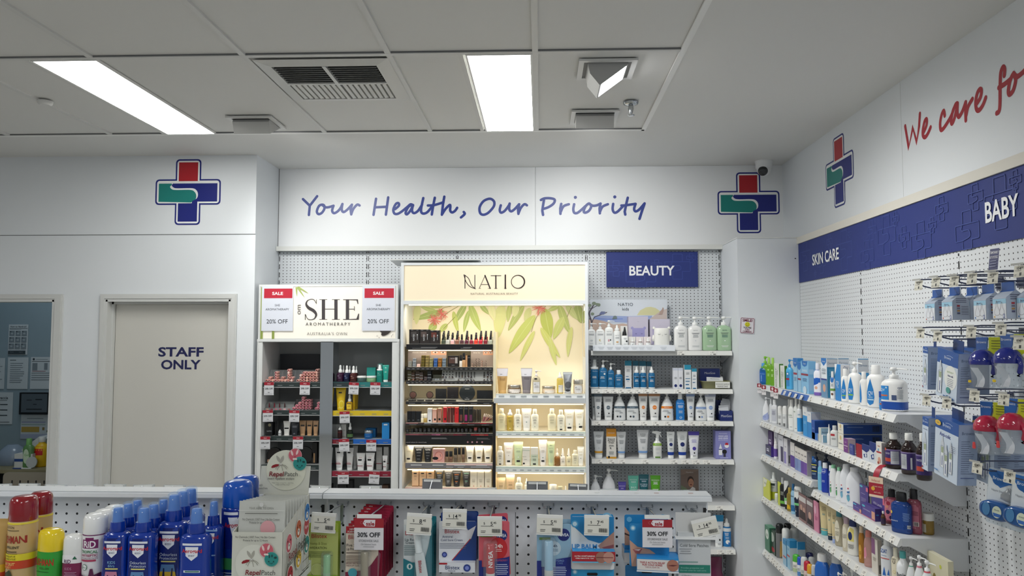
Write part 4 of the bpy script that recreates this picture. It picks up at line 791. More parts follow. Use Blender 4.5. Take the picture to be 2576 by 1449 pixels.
row_y(FY+.02,zE,c8,'on the fifth beauty shelf',LIT,'low shelf range',[
 ('bell',76,216,690,'eceef2!,white','small white bell bottle with purple label','b .1 .38 indigo;t MooGoo 0 .32 .05 ice;t MooGoo 0 .2 .05 ice'),('bell',230,414,605,'eceef2!,white','large white bell bottle with purple label','b .1 .38 indigo;t MOOGOO .1 .33 .05 ice'),
 ('tube',442,546,785,'4a3f9c,4a3f9c','short violet balm tube','t MOOGOO 0 .8 .06 lav;l 0 .7 .4 2 lav;t SKIN 0 .52 .08 white;t BALM 0 .42 .08 white'),('tube',572,711,706,'5fb8a2,mint','mint green balm tube','t MOOGOO 0 .85 .04 e3f4ee;l 0 .78 .5 2 e3f4ee;t BALM 0 .58 .06 e3f4ee;r -.6 .6 .5 .51 white'),('tube',712,843,690,'0f5a66,0f5a66','deep teal cream tube','t MOOGOO 0 .83 .04 ice;l 0 .77 .5 2 ice;t ECZEMA 0 .66 .05 ice;t CREAM 0 .6 .05 ice'),('tube',862,995,703,'57a81f,green','bright green balm tube','t MOOGOO 0 .83 .045 white;l 0 .76 .5 4 white;r -.6 .6 .5 .515 white')])
a,b = U(*c8(1258,940),Y=5.16),U(*c8(1485,626),Y=5.16)
ph = thing('photo_card','portrait photo card of a laughing child on the fifth beauty shelf','display card',((a.x+b.x)/2,5.16,zE+.0008)); z0 = a.z-zE-.03; w,h = (b.x-a.x)/2,b.z-zE
MB().box((-w,0,0),(w,.003,h),M('7d6a60',.5)).build('card',ph)
mb = MB(); fl = Flat(mb,lambda u,v,k: (u,-.0004-.0002*k,v)); L = h-z0; g = lambda u,v: (u*w,z0+v*L)
for pts,c in (([(-1,0),(-1,.45),(-.4,.35),(.2,.1),(.2,0)],'7c8a6c'),([(.1,0),(.0,.3),(.3,.4),(.6,.35),(.75,0)],'e2dcd8'),([(-1,.8),(1,.95),(1,1),(-1,1)],'8f7a6e')): fl.poly([g(*p) for p in pts],M(c,.5))
q = g(.1,.6); fl.disc(q[0],q[1],w*.36,M('3a2a24',.6),L*.16); q = g(.13,.53); fl.disc(q[0],q[1],w*.31,M('b98468',.5),L*.15)
for u in (0,.25): q = g(u,.56); fl.disc(q[0],q[1],w*.04,M('2a1c18',.5))
q = g(.13,.47); fl.disc(q[0],q[1],w*.1,M('6a2626',.5),L*.025); q = g(-.1,.9); fl.text('MooGoo',q[0]+w*.1,q[1],L*.05,M('d9cfc8',.5)); mb.build('printed_photo',ph)
row_y(FY+.02,zF,c9,'on the lowest beauty shelf',LIT,None,[
 ('tube',1815,1972,462,'e4e7e9,white','white tube with blue top','b .8 1 1f86b8;t MOOGOO 0 .78 .04 ice;l 0 .66 .4 4 grey;e .1 .24 .15 .03 black;l 0 .12 .4 2 grey'),('mini',1955,2085,515,'2077b8,white','blue spray bottle with white nozzle','b .56 .68 e3e6e8;l -.2 .5 .5 4 white;l -.1 .36 .5 3 ice;c 0 .2 .5 white;c .25 .16 .2 4f7fd0;b 0 .03 white')])
pk = thing('soft_pack','plum coloured soft pack at the foot of the beauty shelves','pouch',(1.02,5.0,.1012)); MB().loft([(0,.13,.08,4),(.02,.14,.09,4),(.12,.13,.06,3),(.16,.12,.02,3),(.25,.12,.006,5)],M('6a1f45',.2,coat=.4),24).build('pouch',pk)
# ================================================================ lit cosmetics stand
n1,n2,n3,n4,n5 = conv(1000,640,.20704),conv(1000,860,.138),conv(1000,1040,.138),conv(1230,900,.138),conv(1230,1080,.138)
YF,YB = 4.80,5.135
def px2(x,y,Y): q = U(x,y,Y=Y); return q.x,q.z
XL,XRt = x_at(1006.5,YF,1.5),x_at(1480.5,YF,1.5); ZT = z_at(660,-.3,YF); OS = ((XL+XRt)/2,YF,0)
st = thing('display_stand','tall lit cream cosmetics stand with eucalyptus leaf backdrop','display stand',OS)
def part(mb,name,p=None,o=OS): ob = mb.build(name,p or st); ob.location = tuple(-v for v in o) if p is None or p is st else (0,0,0); return ob
def sub(mb,name,p): return mb.build(name,p)            # geometry already relative to the same origin as its parent part
fr = M('dfe3e6',.4); crm = M('efe3c2',.5)
zm0,zm1 = z_at(756,-.3,YF),z_at(765,-.3,YF); zh = z_at(666.5,-.3,YF)
mb = MB()
for a,b in ((XL,XL+.018),(XRt-.018,XRt)): mb.box((a,YF,0),(b,5.155,ZT),fr)
e0,e1 = XL+.018,XRt-.018; mb.box((e0,YF,zh),(e1,YF+.02,ZT),fr); mb.box((e0,YF+.02,ZT-.012),(e1,5.155,ZT),fr); mb.box((e0,YF,zm1),(e1,5.13,zm0),fr); part(mb,'cabinet_frame')
part(MB().box((XL+.018,YB,0),(XRt-.018,5.155,zm1),M('f3e9cf',.5)),'back_panel')
part(MB().box((XL+.018,YF+.006,zm0),(XRt-.018,YF+.012,zh),M('f0e2c6',.5,emit=.14)),'lit_header')
mb = MB(); fl = Flat(mb,lambda u,v,k: (u,YF+.0058-.0002*k,v)); ink = M('2a181a',.4); P1 = lambda l: [px2(*n1(*q),YF+.006) for q in l]; s1 = .20704*4.8/FPX
for l,w in (([(820,252),(820,412)],10),([(940,252),(940,415)],9)): fl.line(P1(l),w*s1,ink)
for l,w in (([(806,247),(862,290),(900,375),(948,418)],8),([(806,247),(832,330),(880,390),(948,418)],8)): fl.line(P1(l),w*s1,ink,n=4)
for l,w in (([(993,412),(1065,256)],6),([(1063,256),(1125,412)],15),([(1022,366),(1105,366)],6),([(1135,258),(1258,258)],7),([(1195,258),(1195,412)],15),([(1310,252),(1310,412)],17),([(990,412),(1012,412)],4),([(1100,412),(1134,412)],4),([(1178,412),(1212,412)],4),([(1296,412),(1326,412)],4)): fl.line(P1(l),w*s1,ink)
fl.shape(*ribbon(P1([(1463+80*cos(a),332-79*sin(a)) for a in [2*pi*k/36 for k in range(36)]]),[(8+9*max(0,cos(2*pi*k/36)))*s1 for k in range(36)],True),ink)
q = px2(*n1(1175,476),YF); fl.text('NATURAL AUSTRALIAN BEAUTY',q[0],q[1],24*s1,M('6a5648',.5),600*s1,sp=1.25); part(mb,'header_lettering')
# printed leaves
def mixc(a,b,t): return ''.join('%02x' % int(int(a[i:i+2],16)*(1-t)+int(b[i:i+2],16)*t) for i in (0,2,4))
mb = MB(); fl = Flat(mb,lambda u,v,k: (u,YB-.0006-.00008*k,v)); sB = .20704*5.13/FPX; zc = zm1-.001
def clipz(l): return [(x,min(z,zc)) for x,z in l]
LV = '''480,700,285,640,60,a9bf6a 570,690,190,790,85,8fae55 830,606,700,835,80,86a450 870,680,805,945,62,8fae50 880,606,1010,930,95,9dba58 1005,606,1115,730,60,93b05c 680,690,740,955,62,a5bc4f 605,845,505,950,70,a9c060 470,840,380,930,95,9cb85a 250,606,230,850,90,d3db98 380,606,545,640,70,a8bd62
1270,606,1225,1010,150,d0da90 1370,606,1340,820,65,a7bb62 1535,620,1345,925,85,9ab058 1610,650,1550,820,80,c5d08a 1670,740,1355,1200,130,b3c85c 1790,660,1860,1010,150,a4b944 1740,890,1975,1255,80,c0cf66 1850,1000,1930,1345,66,c5d275 1665,930,1490,1295,66,c3d070 1965,622,1820,690,60,a5ba60 1965,610,2095,965,95,9db25a 2020,760,1895,1030,100,b5c86a 2115,880,2068,1245,66,c5d07a 2180,606,2232,835,110,8ea85a 2050,606,2185,790,80,b7c884 1130,606,1180,800,90,dde2ae 1450,606,1420,760,90,d9e0a6'''
for l in LV.split():
    x0,y0,x1,y1,w,c = l.split(','); x0,y0,x1,y1,w = map(float,(x0,y0,x1,y1,w)); a,b = px2(*n1(x0,y0),YB),px2(*n1(x1,y1),YB)
    cx = (a[0]+b[0])/2+.02*(b[1]-a[1]); pts = smooth([a,(cx,(a[1]+b[1])/2),b],7); W = [w*sB*(.06+sin(pi*min(1,(i/14)**.8))*.94) for i in range(len(pts))]
    v,f = ribbon([(p[0],p[1]) for p in pts],W,False,False); fl.shape([(p[0],min(p[1],zc)) for p in v],f,M(mixc(c,'efe4bf',.28),.5)); fl.line(clipz([(p[0],p[1]) for p in pts[:-1]]),.0022,M('d6dfa0',.5))
for l in ([(740,606),(600,715),(540,790)],[(1800,610),(1690,760),(1625,940)],[(655,610),(560,650),(520,690)],[(700,760),(610,850),(560,900)],[(2110,640),(2060,760)]): fl.line(clipz(P1(l) if 0 else [px2(*n1(*q),YB) for q in l]),.003,M('8a8a4a',.5),n=4)
rr = random.Random(2)
for cx,cy,r in ((450,785,85),(540,720,82),(1720,650,90)):
    a = px2(*n1(cx,cy),YB)
    for k in range(46): an = rr.uniform(0,2*pi); q = rr.uniform(.6,1)*r*sB; fl.line(clipz([a,(a[0]+q*cos(an),a[1]+q*sin(an)-.006)]),.0022,M(rr.choice(['e2756c','d85f5a','ec948a']),.5))
part(mb,'leaf_print')
# divider and shelves
xd0,xd1 = x_at(1240,YF+.02,1.2),x_at(1246.5,YF+.02,1.2); zd = z_at(835,-.2,YF+.1)
part(MB().box((xd0,YF+.03,.1),(xd1,YB,zd),crm),'divider'); part(MB().box((xd0-.001,YF+.018,.1),(xd1+.001,YF+.03,z_at(1012,-.2,YF)),M('1a1a1c',.3)),'divider_edge')
for x,y0,y1 in ((XL+.0185,872,1040),(XRt-.0185,782,898)): part(MB().box((x-.0004,YF+.05,z_at(y1,x,4.9)),(x+.0004,5.05,z_at(y0,x,4.9)),M('e8e8e8',.03,1)),'side_mirror')
YLp = YF+.03
def lipshelf(x0,x1,yb,y0,y1,col,name='shelf',strips=()):
    """shelf whose surface is seen at py yb and front lip from y0 to y1"""
    zs,z0,z1 = z_at(yb,-.3,YLp+.02),z_at(y0,-.3,YLp),z_at(y1,-.3,YLp)
    s = part(MB().box((x0,YLp+.004,zs-.012),(x1,YB,zs),M('ddd6c4',.4)),name)
    mb = MB().box((x0,YLp-.006,z1),(x1,YLp+.004,max(z0,zs)),M(col,.3)); sub(mb,'lip',s)
    mb = MB(); fl = Flat(mb,lambda u,v,k: (u,YLp-.0062-.0002*k,v))
    for a,b,t0,t1,c in strips: fl.rect(x0+(x1-x0)*a,x0+(x1-x0)*b,z1+(z0-z1)*t0,z1+(z0-z1)*t1,M(c,.4))
    if mb.v: sub(mb,'shelf_strip',s)
    return zs,s
XA,XB_ = x_at(1022,YLp,1.5),xd0-.002; XC,XD = xd1+.002,XRt-.019
fine = lambda n,c='a8a8a8',z=.4: tuple((i/n+.25/n,(i+.75)/n,z,z+.16,c) for i in range(n))
zs1,sh1 = lipshelf(XA,XB_,866,868,879,'1b1b1d',strips=((.17,.36,.4,.5,'8a8a8a'),(.07,.34,.22,.3,'8a8a8a'),(.66,.76,.4,.5,'8a8a8a'),(.63,.74,.22,.3,'8a8a8a')))
zs2,_ = lipshelf(XA,XB_,923.5,925,931,'2a2a2c',strips=fine(18)); zs3,sh3 = lipshelf(XA,XB_,959,960.5,966,'2e2e30',strips=fine(20)); zs4,_ = lipshelf(XA,XB_,1009.5,1012,1017.5,'2c2c2e',strips=fine(7))
zs5,_ = lipshelf(XA,XB_,1063.5,1064,1070.5,'2f2d2e',strips=tuple((i/14,(i+1)/14,.72,1,c) for i,c in enumerate('c98a8a c98a8a 5a3a3a lgrey lgrey lgrey lav lgrey e9b0a0 red dred dred red dred'.split()))+fine(6,'8a8a8a',.2))
zs6,_ = lipshelf(XA,XB_,1090,1091.5,1119,'191a1c',strips=tuple((i/20,(i+1)/20,.86,.97,c) for i,c in enumerate('8a5058 9a5860 a05a60 8a4a50 7a4048 704048 a05a78 c06a88 704048 6a3a40 6a4a44 8a2a38 7a3a44 5a3038 2a2a2c a02a30 c02a30 b05a50 b02a30 3a3a3c'.split()))+((.3,.47,.6,.64,'8a8a8a'),(.3,.48,.53,.56,'8a8a8a'),(.82,.95,.6,.64,'7a7a7a'),(.82,.97,.53,.56,'7a7a7a')))
mb = MB(); fl = Flat(mb,lambda u,v,k: (u,YLp-.0072-.0002*k,v)); q = px2(*n3(345,522),YLp); fl.text('natural colours for natural looks',q[0],q[1],.0072,M('b9b4b4',.4),.16)
for x in (1282,1363,1450,1545): q = px2(*n3(x,520),YLp); fl.disc(q[0],q[1],.0055,M('b98a94',.4))
part(mb,'strip_lettering')
zs7,_ = lipshelf(XA,XB_,1164,1166,1178.5,'77767a',strips=((.47,1,.62,1,'e8c8c0'),)+fine(4,'d9d9d9',.55)+((.47,.55,.2,.3,'d9d9d9'),(.6,.67,.2,.3,'d9d9d9'),(.75,.97,.25,.35,'d9d9d9')))
zs8,_ = lipshelf(XA,XB_,1225.5,1227,1232,'e6c4b8');
zt1,_ = lipshelf(XC,XD,990,991.5,1001,'eef0f0',strips=((0,1,.9,1,'c9d2c4'),)+fine(8,'9aa0a4',.45)+fine(8,'a8b0b4',.2))
part(MB().box((XC-.012,YLp-.02,z_at(1014,.1,YLp)),(XD+.0,YLp+.004,z_at(1001.3,.1,YLp)),M('c9cdd0',.4)),'thick_board')
zt2,_ = lipshelf(XC,XD,1084,1085,1096.5,'eaf0ee',strips=((0,1,.62,1,'d5e2da'),)+fine(10,'a8b0b4',.3)); zt3,_ = lipshelf(XC,XD,1171.5,1173,1187,'eaf0ee',strips=((0,1,.66,1,'d5e2da'),)+fine(12,'a8b0b4',.3)); zt4,_ = lipshelf(XC,XD,1258,1260,1272,'eaf0ee')
part(MB().box((XL+.018,YF+.01,0),(XRt-.018,5.13,.12),fr),'plinth')
# led strips: a bright bar plus the light it throws
def led(x0,x1,z,e,y=YF+.045):
    part(MB().box((x0+.01,y-.004,z-.006),(x1-.01,y+.004,z-.001),M('fff3d0',.4,emit=2.2)),'led_strip')
    lamp('stand_lamp','AREA',((x0+x1)/2,y+.012,z-.009),e,(1,.89,.70),(radians(22),0,0),shape='RECTANGLE',size=x1-x0-.04,size_y=.02)
led(XA,XD,zm1,STAND_E*.42); led(XA,XB_,z_at(880,-.3,YLp+.03),STAND_E*.045); led(XA,XB_,z_at(967,-.3,YLp+.03),STAND_E*.045); led(XA,XB_,z_at(1018.5,-.3,YLp+.03),STAND_E*.045); led(XA,XB_,z_at(1120,-.3,YLp+.03),STAND_E*.06); led(XA,XB_,z_at(1180,-.3,YLp+.03),STAND_E*.06)
led(XC,XD,z_at(1015,.1,YLp+.03),STAND_E*.10); led(XC,XD,z_at(1098,.1,YLp+.03),STAND_E*.095); led(XC,XD,z_at(1188.5,.1,YLp+.03),STAND_E*.095)
lo = thing('loose_board','thin loose board lying on top of the lit stand','board',(-.67,4.95,ZT+.0006)); MB().prism([(-.14,.022),(-.14,.016),(.12,.0005),(.12,.004)],-.28,.29,M('d2d4d4',.4)).build('board',lo)
# ---- stock of the stand
FS = YF+.05; SP,AN = 'on the lit stand','the divider'
SHE_ = 'the bamboo header unit'
pal = lambda c: f'r -.82 .82 .06 .9 2a2422;b .03 .05 dgrey;r -.7 .35 .5 .84 {c};r -.7 .35 .66 .67 black;v NATIO -.15 .45 .3 lgrey;r .5 .58 .3 .62 silver;e .54 .64 .1 .03 white;p 9a9a9a -.9 .97 -.5 .93 0 .98 .5 .93 .9 .97'
row_y(FS,zs1,n1,'on the top makeup shelf',SHE_,'top makeup shelf',[('box',147,275,912,'1f1c1b','black eyeshadow carton with charcoal pans',pal('4a4644'),dict(d=.05,name='eyeshadow_carton')),('box',271,397,912,'1f1c1b','black eyeshadow carton with grey brown pans',pal('5a4c48'),dict(d=.05,name='eyeshadow_carton')),('box',396,517,922,'221a18','black eyeshadow carton with red brown pans',pal('6a342a'),dict(d=.05,name='eyeshadow_carton'))])
PC = [(555,3,'55604e*','dark clear',1048),(610,3,'dfe2de*','milky white',1048),(667,2,'e6b6b8!','shell pink',1048),(724,3,'8a5a4a!','mocha',1052),(782,1,'553038!','plum brown',1052),(840,3,'5a1830!','dark berry',1055),(898,1,'8a1a34!','cherry',1055),(953,2,'d8382a!','orange red',1055),(1010,3,'c21a34!','bright red',1055),(1070,3,'7a1024!','deep red',1055),(1132,3,'c9d0c4*','pale clear',1050)]
rs = part(MB().box((x_at(n1(525,0)[0],FS,zs1),FS+.022,zs1),(XB_,FS+.044,zs1+.011),M('c9c9c4',.4)).box((x_at(n1(525,0)[0],FS,zs1),FS+.0445,zs1),(XB_,FS+.068,zs1+.022),M('c9c9c4',.4)),'polish_riser')
for x,n,c,nm,_ in PC:
    for k in range(n):
        w = .0235; xx = x_at(n1(x,0)[0],FS+.01,zs1+.03)
        make('polish',(xx,FS+.0105+.0225*k,zs1+.0008+.0112*k),w,z_at(n1(0,972)[1],xx,FS+.01)-zs1,w*.78,f'{c},black!','',0,None,f'{nm} nail polish with black cap, {("front of its column", "middle of its column", "raised back of its column")[k]}',None,'nail polishes on the top makeup shelf')
# mascara stacks
MC = [(195,257,2,'d6d4c8~','cream'),(272,333,3,'b9bfc6~','silver'),(352,410,1,'efc9c0','pale pink'),(428,490,4,'8a7a3a~','olive gold'),(505,568,4,'b9a468~','gold'),(578,641,3,'c2b67e~','pale gold'),(658,722,3,'5a86d0~','blue'),(737,800,3,'c98a44~','copper orange'),(815,878,3,'9fb0c0~','ice silver')]
for x0,x1,n,c,nm in MC:
    xa,xb = x_at(n2(x0,0)[0],FS,zs2),x_at(n2(x1,0)[0],FS,zs2); hh = .0175
    for k in range(n):
        make('box',((xa+xb)/2,FS+.02+.004*k,zs2+.0008+(hh+.0004)*k),xb-xa,hh,.036,c,'t NATIO 0 .35 .25 dgrey 1',0,'mascara_carton',f'{nm} mascara carton lying end out, {ORD[k]} up its stack on the lit stand','box','mascara cartons on the second makeup shelf')
def headcard(desc,x0,x1,y0,y1,tx,f0):
    a,b = U(*n2(x0,y1),Y=FS+.06),U(*n2(x1,y0),Y=FS+.06); xc = (a.x+b.x)/2; t = thing('header_card',desc,'display card',(xc,FS+.06,zs2)); w,h,z0 = (b.x-a.x)/2,b.z-zs2,a.z-zs2
    MB().box((-w,0,0),(w,.002,h),M('a89a94',.5)).build('card',t); mb = MB(); fl = Flat(mb,lambda u,v,k: (u,-.0004-.0002*k,v)); xf = -w+2*w*f0
    fl.rect(xf,w,z0,h,M('e2a888',.5)); L = h-z0
    for s in (.28,.78): x = xf+(w-xf)*s; fl.disc(x,z0+L*.52,(w-xf)*.17,M('efe6e0',.4),L*.16); fl.disc(x,z0+L*.52,(w-xf)*.06,M('5a3a30',.4),L*.14); fl.line([(x-(w-xf)*.2,z0+L*.7),(x,z0+L*.82),(x+(w-xf)*.2,z0+L*.7)],.002,M('6a3a30',.5),n=3)
    fl.text(tx,(-w+xf)/2,z0+L*.55,L*.3,M('f2ece8',.4),(xf+w)*.85,.02); mb.build('printed_front',t)
headcard('grey header card reading ultimate mascaras with printed eyes',190,893,150,238,'ultimate mascaras',.60); headcard('grey header card reading brow bar with closed printed eyes',1338,1740,158,240,'brow bar',.55)
row_y(FS,zs2,n2,'on the second makeup shelf',SHE_,'second makeup shelf',[('box',920,1118,250,'1c1817','black brow palette carton','r -.8 .3 .32 .85 5a4038;r .36 .8 .32 .85 b9b0aa;t NATIO -.1 .75 .09 lgrey 1;t NATIO 0 .16 .06 lgrey .6',dict(d=.05,name='palette_carton')),
 ('foundation',1128,1180,240,'e8e2da,black','white concealer with black cap',''),('foundation',1180,1240,205,'c79a6c,black','tan concealer with black cap','t NATIO 0 .7 .06 lgrey',),('box',1242,1275,248,'c9966a','slim tan concealer carton','',dict(d=.02)),('box',1278,1328,244,'1c1a1a','slim black concealer carton','t NATIO 0 .8 .06 lgrey',dict(d=.03))])
for x,n,c,nm in ((1362,2,'a07868','taupe'),(1420,4,'4a3028','dark brown'),(1472,4,'2a2422','black'),(1535,3,'a06858','red brown'),(1602,3,'302a2a','charcoal')):
    for k in range(n):
        q = U(*n2(x,445-42*k),Y=FS+.01); t = thing('brow_pencil',f'{nm} brow pencil end on, {ORD[k]} up in the brow bar','pencil',(q.x,FS+.012+.002*k,max(q.z,zs2+.0055)),0,'brow pencils'); MB().loft([(-.012,.0046,.0046),(.02,.005,.005)],M(c,.35),12,axis='y').build('barrel',t); MB().loft([(-.0128,.003,.003),(-.012,.0034,.0034)],M('c9b0a0',.4),10,axis='y').build('tip',t)
# tester panel
z0,z1 = zs3+.002,z_at(n2(0,518)[1],-.3,YLp+.02); xp = [x_at(n2(x,0)[0],YLp+.02,z0) for x in (190,625,808,1738)]
tp = part(MB().prism([(YLp+.012,z0),(YLp+.03,z1),(YLp+.034,z1),(YLp+.018,z0)],xp[2],xp[3],M('a9aaa6',.35)),'tester_panel')
ty = lambda v,k=0: YLp+.012+.018*(v-z0)/(z1-z0)-.0004-.0002*k
mb = MB(); fl = Flat(mb,lambda u,v,k: (u,ty(v,k),v)); hk = M('4c4d4a',.6)
for x in (843,898,953,1008):
    for y in (548,597): q = px2(*n2(x,y),YLp+.025); fl.disc(q[0],q[1],.0045,hk)
for x in (1070,1125,1180,1235,1290,1345,1402,1580,1645,1705): a,b = px2(*n2(x,545),YLp+.02),px2(*n2(x,650),YLp+.02); fl.poly(rrect(a[0]-.0042,a[0]+.0042,b[1],a[1],.004),hk)
sub(mb,'panel_slots',tp)
pe = [(828,600),(825,646),(878,648),(945,648),(1000,645),(858,703),(1122,642),(1178,630),(1235,645),(1290,640),(1342,645),(1112,703),(1240,708),(1285,708),(1340,703),(1388,708),(1580,622),(1645,560),(1645,602),(1645,644),(1702,570),(1702,612),(1702,652),(1580,700),(1640,703),(1712,700)]
for k,(x,y) in enumerate(pe):
    q = px2(*n2(x,y),YLp+.01); t = thing('tester_pencil',f'{ORD[k] if k < 25 else "last"} dark tester pencil along the grey slotted tester panel','pencil',(q[0],ty(q[1])-.004,q[1]),(radians(20),0,radians((k*37) % 30-15)),'tester pencils'); MB().loft([(-.008,.004,.004),(-.006,.0052,.0052),(.006,.0052,.0052)],M(('202022','3a2a28','2a2a34','4a3a30')[k % 4],.3),12,axis='y').build('barrel',t); MB().loft([(-.0095,.0012,.0012),(-.008,.0034,.0034)],M(('b9b9bc','7a6a60','9a9aa0')[k % 3],.35),10,axis='y').build('tip',t)
BC = [(190,258,530,'5a5438','olive brown'),(262,320,552,'4a3424','chestnut'),(335,405,530,'46362a','mocha'),(408,470,552,'4f4038','taupe brown'),(488,545,620,'3a2826','deep brown'),(552,618,530,'1f2026','black')]
row_y(FS,zs3,n2,'on the third makeup shelf',SHE_,'brown cartons on the third makeup shelf',[('box',a,b,t_,c,f'{nm} eye pencil carton','r -1 1 .62 .66 lgrey;r -1 1 .3 .34 lgrey',dict(d=.04)) for a,b,t_,c,nm in BC])
tr2 = thing('clear_tray','clear tray of sharpeners on the third makeup shelf','tray',((xp[1]+xp[2])/2,FS+.02,zs3+.001)); hw = (xp[2]-xp[1])/2-.001
MB().box((-hw,-.02,0),(hw,.03,.002),clear()).box((-hw,.028,0),(hw,.03,.036),M('8a8a78',.5)).box((-hw,-.02,0),(hw,-.018,.016),clear()).build('tray',tr2)
for i,(dx,r) in enumerate(((-.008,.4),(.008,-.3))): t = thing('sharpener',('silver sharpener nearer the brown cartons in the clear tray','silver sharpener nearer the slotted panel in the clear tray')[i],'sharpener',(tr2.location.x+dx,FS+.012,zs3+.004),r); MB().loft([(0,.006,.005,4),(.011,.0055,.0045,4)],M('d9dadb~'[:-1],.25,.8),12).build('block',t)
for k,(x,c) in enumerate(((205,'e9e0cc'),(286,'c98a78'),(360,'5a5044'),(436,'7a5040'),(510,'4a3a36'),(580,'2a2a30'))):
    q = U(*n2(x,697),Y=YLp-.004); t = thing('tester_pot',f'{ORD[k]} round eyeshadow tester pot under the brown cartons','tester',(q.x,YLp+.003,zs3+.0008),0,'tester pots'); MB().loft([(0,.0075,.0075),(.006,.0085,.0085)],M('3a3a3c',.3),16).build('pot',t); MB().loft([(.006,.0065,.0065),(.009,.005,.005),(.0105,.002,.002)],M(c,.35),14).build('powder',t)
# compacts
cf = lambda x,r,yc: (x-r,x+r,yc-r)
row_y(FS+.045,zs4+.011,n2,'on the compact shelf',SHE_,'compacts',[('disc',215,352,902,'2a2624!,6a4c46','round black compact with mauve powder',''),('disc',520,657,902,'2a2624!,5c4440','round black compact with taupe powder',''),('box',697,888,852,'15171b,2a2c30,8a8a84','square black powder carton','t NATIO 0 .35 .06 dgrey .6',dict(d=.03)),('box',908,1108,826,'17151a,2a2c30,8a8a84','tall black powder carton','t NATIO 0 .3 .06 dgrey .6;t NATIO 0 .12 .06 dgrey .6',dict(d=.035)),('box',1448,1735,885,'12161d','wide black powder carton','t NATIO 0 .35 .06 dgrey .4;t NATIO 0 .15 .06 dgrey .3',dict(d=.025))])
part(MB().box((XA+.005,FS+.04,zs4),(XB_-.003,FS+.10,zs4+.011),M('9a9a94',.4)),'compact_riser')
row_y(FS+.018,zs4,n2,'on the compact shelf',SHE_,None,[('disc',1110,1430,785,'1c2226','huge round black dummy compact','t NATIO 0 .1 .07 lgrey .7;t NATIO 0 .2 .03 lgrey .4;r -.25 .25 .74 .755 lgrey',dict(d=.014,name='display_compact'))])
for k,(a,b) in enumerate(((195,342),(352,485),(502,635),(662,862),(877,1068),(1450,1733))):
    xa,xb = x_at(n2(a,0)[0],FS,zs4),x_at(n2(b,0)[0],FS,zs4); t = thing('tester_compact',('open black tester compact nearest the outer frame on the compact shelf','second flat round tester compact on the compact shelf','third flat round tester compact on the compact shelf','flat black tester tray under the square powder carton','flat black tester tray under the tall powder carton','flat black tester tray under the wide powder carton')[k],'compact',((xa+xb)/2,FS+.004,zs4+.0008)); n = 2 if k < 3 else 8; w = (xb-xa)/2
    MB().loft([(0,w*.96,.014,n),(.001,w,.0155,n),(.006,w,.0155,n),(.0075,w*.95,.0145,n)],M('18191b',.25),24).build('case',t)
    if k == 0: MB().loft([(0,w*.9,.014),(.002,w*.9,.014)],M('18191b',.25),20,(0,.005,.0125)).build('open_lid',t)
# lip glosses and lip boxes
def rowz(zs,cv,where,group,items,Y=FS): row_y(Y,zs,cv,where,SHE_,group,items)
WL = 'on the lip colour shelf'
rowz(zs5,n2,WL,'lip colour shelf',[('box',180,248,1262,'14161c,101014,3a3030','black mascara carton','t NATIO 0 .2 .05 lgrey .8',dict(d=.03)),('box',256,330,1262,'14161c,101014,3a3030','black mascara carton','t NATIO 0 .2 .05 lgrey .8',dict(d=.03)),('box',340,432,1262,'14161c,101014,4a3a34','black mascara carton','t NATIO 0 .22 .05 lgrey .8',dict(d=.03)),
 ('foundation',420,476,1312,'eee4c8,f3ecd8','cream lip balm pot',''),('foundation',470,545,1308,'d8b868*,f3ecd8','golden lip oil bottle',''),('box',552,632,1212,'e6e4e6,b9b9bc,f4f0ea','white lip treatment carton','r -.4 .5 .08 .18 black',dict(d=.045)),('box',642,716,1222,'eab6a2,d9a596,f0cab8','peach lip carton','r -.2 .7 .15 .3 black;r -.9 -.5 .05 .1 lgrey',dict(d=.045)),('box',740,802,1208,'b98472,e9b49a,f0c8b0','nude lip carton','r -.6 .6 .15 .3 black',dict(d=.045)),('box',836,900,1190,'c2242c,e0787c,f08a8a','bright red lip carton','r -.3 .6 .15 .3 black',dict(d=.045)),
 ('box',920,972,1192,'6a2a28,4a1c1c,c03030','maroon lip carton','r .75 1 0 1 d9a08a',dict(d=.04)),('box',980,1034,1192,'5a2a24,3a1c1a,8a3a34','brown red lip carton','r .8 1 0 .5 d9b0a0',dict(d=.04)),('box',1045,1118,1192,'d0282c,e0584c,f07a6a','scarlet lip carton','r -.3 .3 .6 .66 dred',dict(d=.04)),
 ('box',1126,1198,1168,'1a1a1e,101012,e9d8b0','black liquid lip carton with brown window','t NATIO 0 .86 .05 lgrey;r -.6 .6 .1 .48 7a4038',dict(d=.035)),('box',1216,1288,1172,'1a1a1e,101012','black liquid lip carton with magenta window','t NATIO 0 .86 .05 lgrey;r -.6 .6 .1 .48 a0286a',dict(d=.035)),('box',1302,1376,1172,'1a1a1e,101012,2a2a2c','black liquid lip carton with plum window','t NATIO 0 .86 .05 lgrey;r -.6 .6 .1 .48 6a3450',dict(d=.035))]
 +[('stick',x,x+22,1228+(i % 2)*8,'17171a,26262a','black lip pencil','',dict(back=.006*(i % 2))) for i,x in enumerate((1385,1412,1442,1470,1498))])
for k in range(7):
    a = U(*n2(1552+k*13,1470),Y=FS+.004*k); t = thing('lip_pencil',f'{ORD[k]} slanted {("rose", "mauve", "nude", "pink", "plum", "peach", "brick")[k]} lip pencil beside the divider','pencil',(a.x,FS+.008+.006*k,zs5+.006),(0,radians(14+8*k),0),'slanted lip pencils'); c = ('b06a70','8a5060','c99a84','d08a94','6a3048','dba890','8a3a30')[k]
    MB().loft([(0,.003,.003),(.032,.0035,.0035)],M(c,.35),10).build('barrel',t); MB().loft([(.032,.0037,.0037),(.050,.0035,.0035),(.0515,.002,.002)],M('d9c9c0',.3),10).build('cap',t)
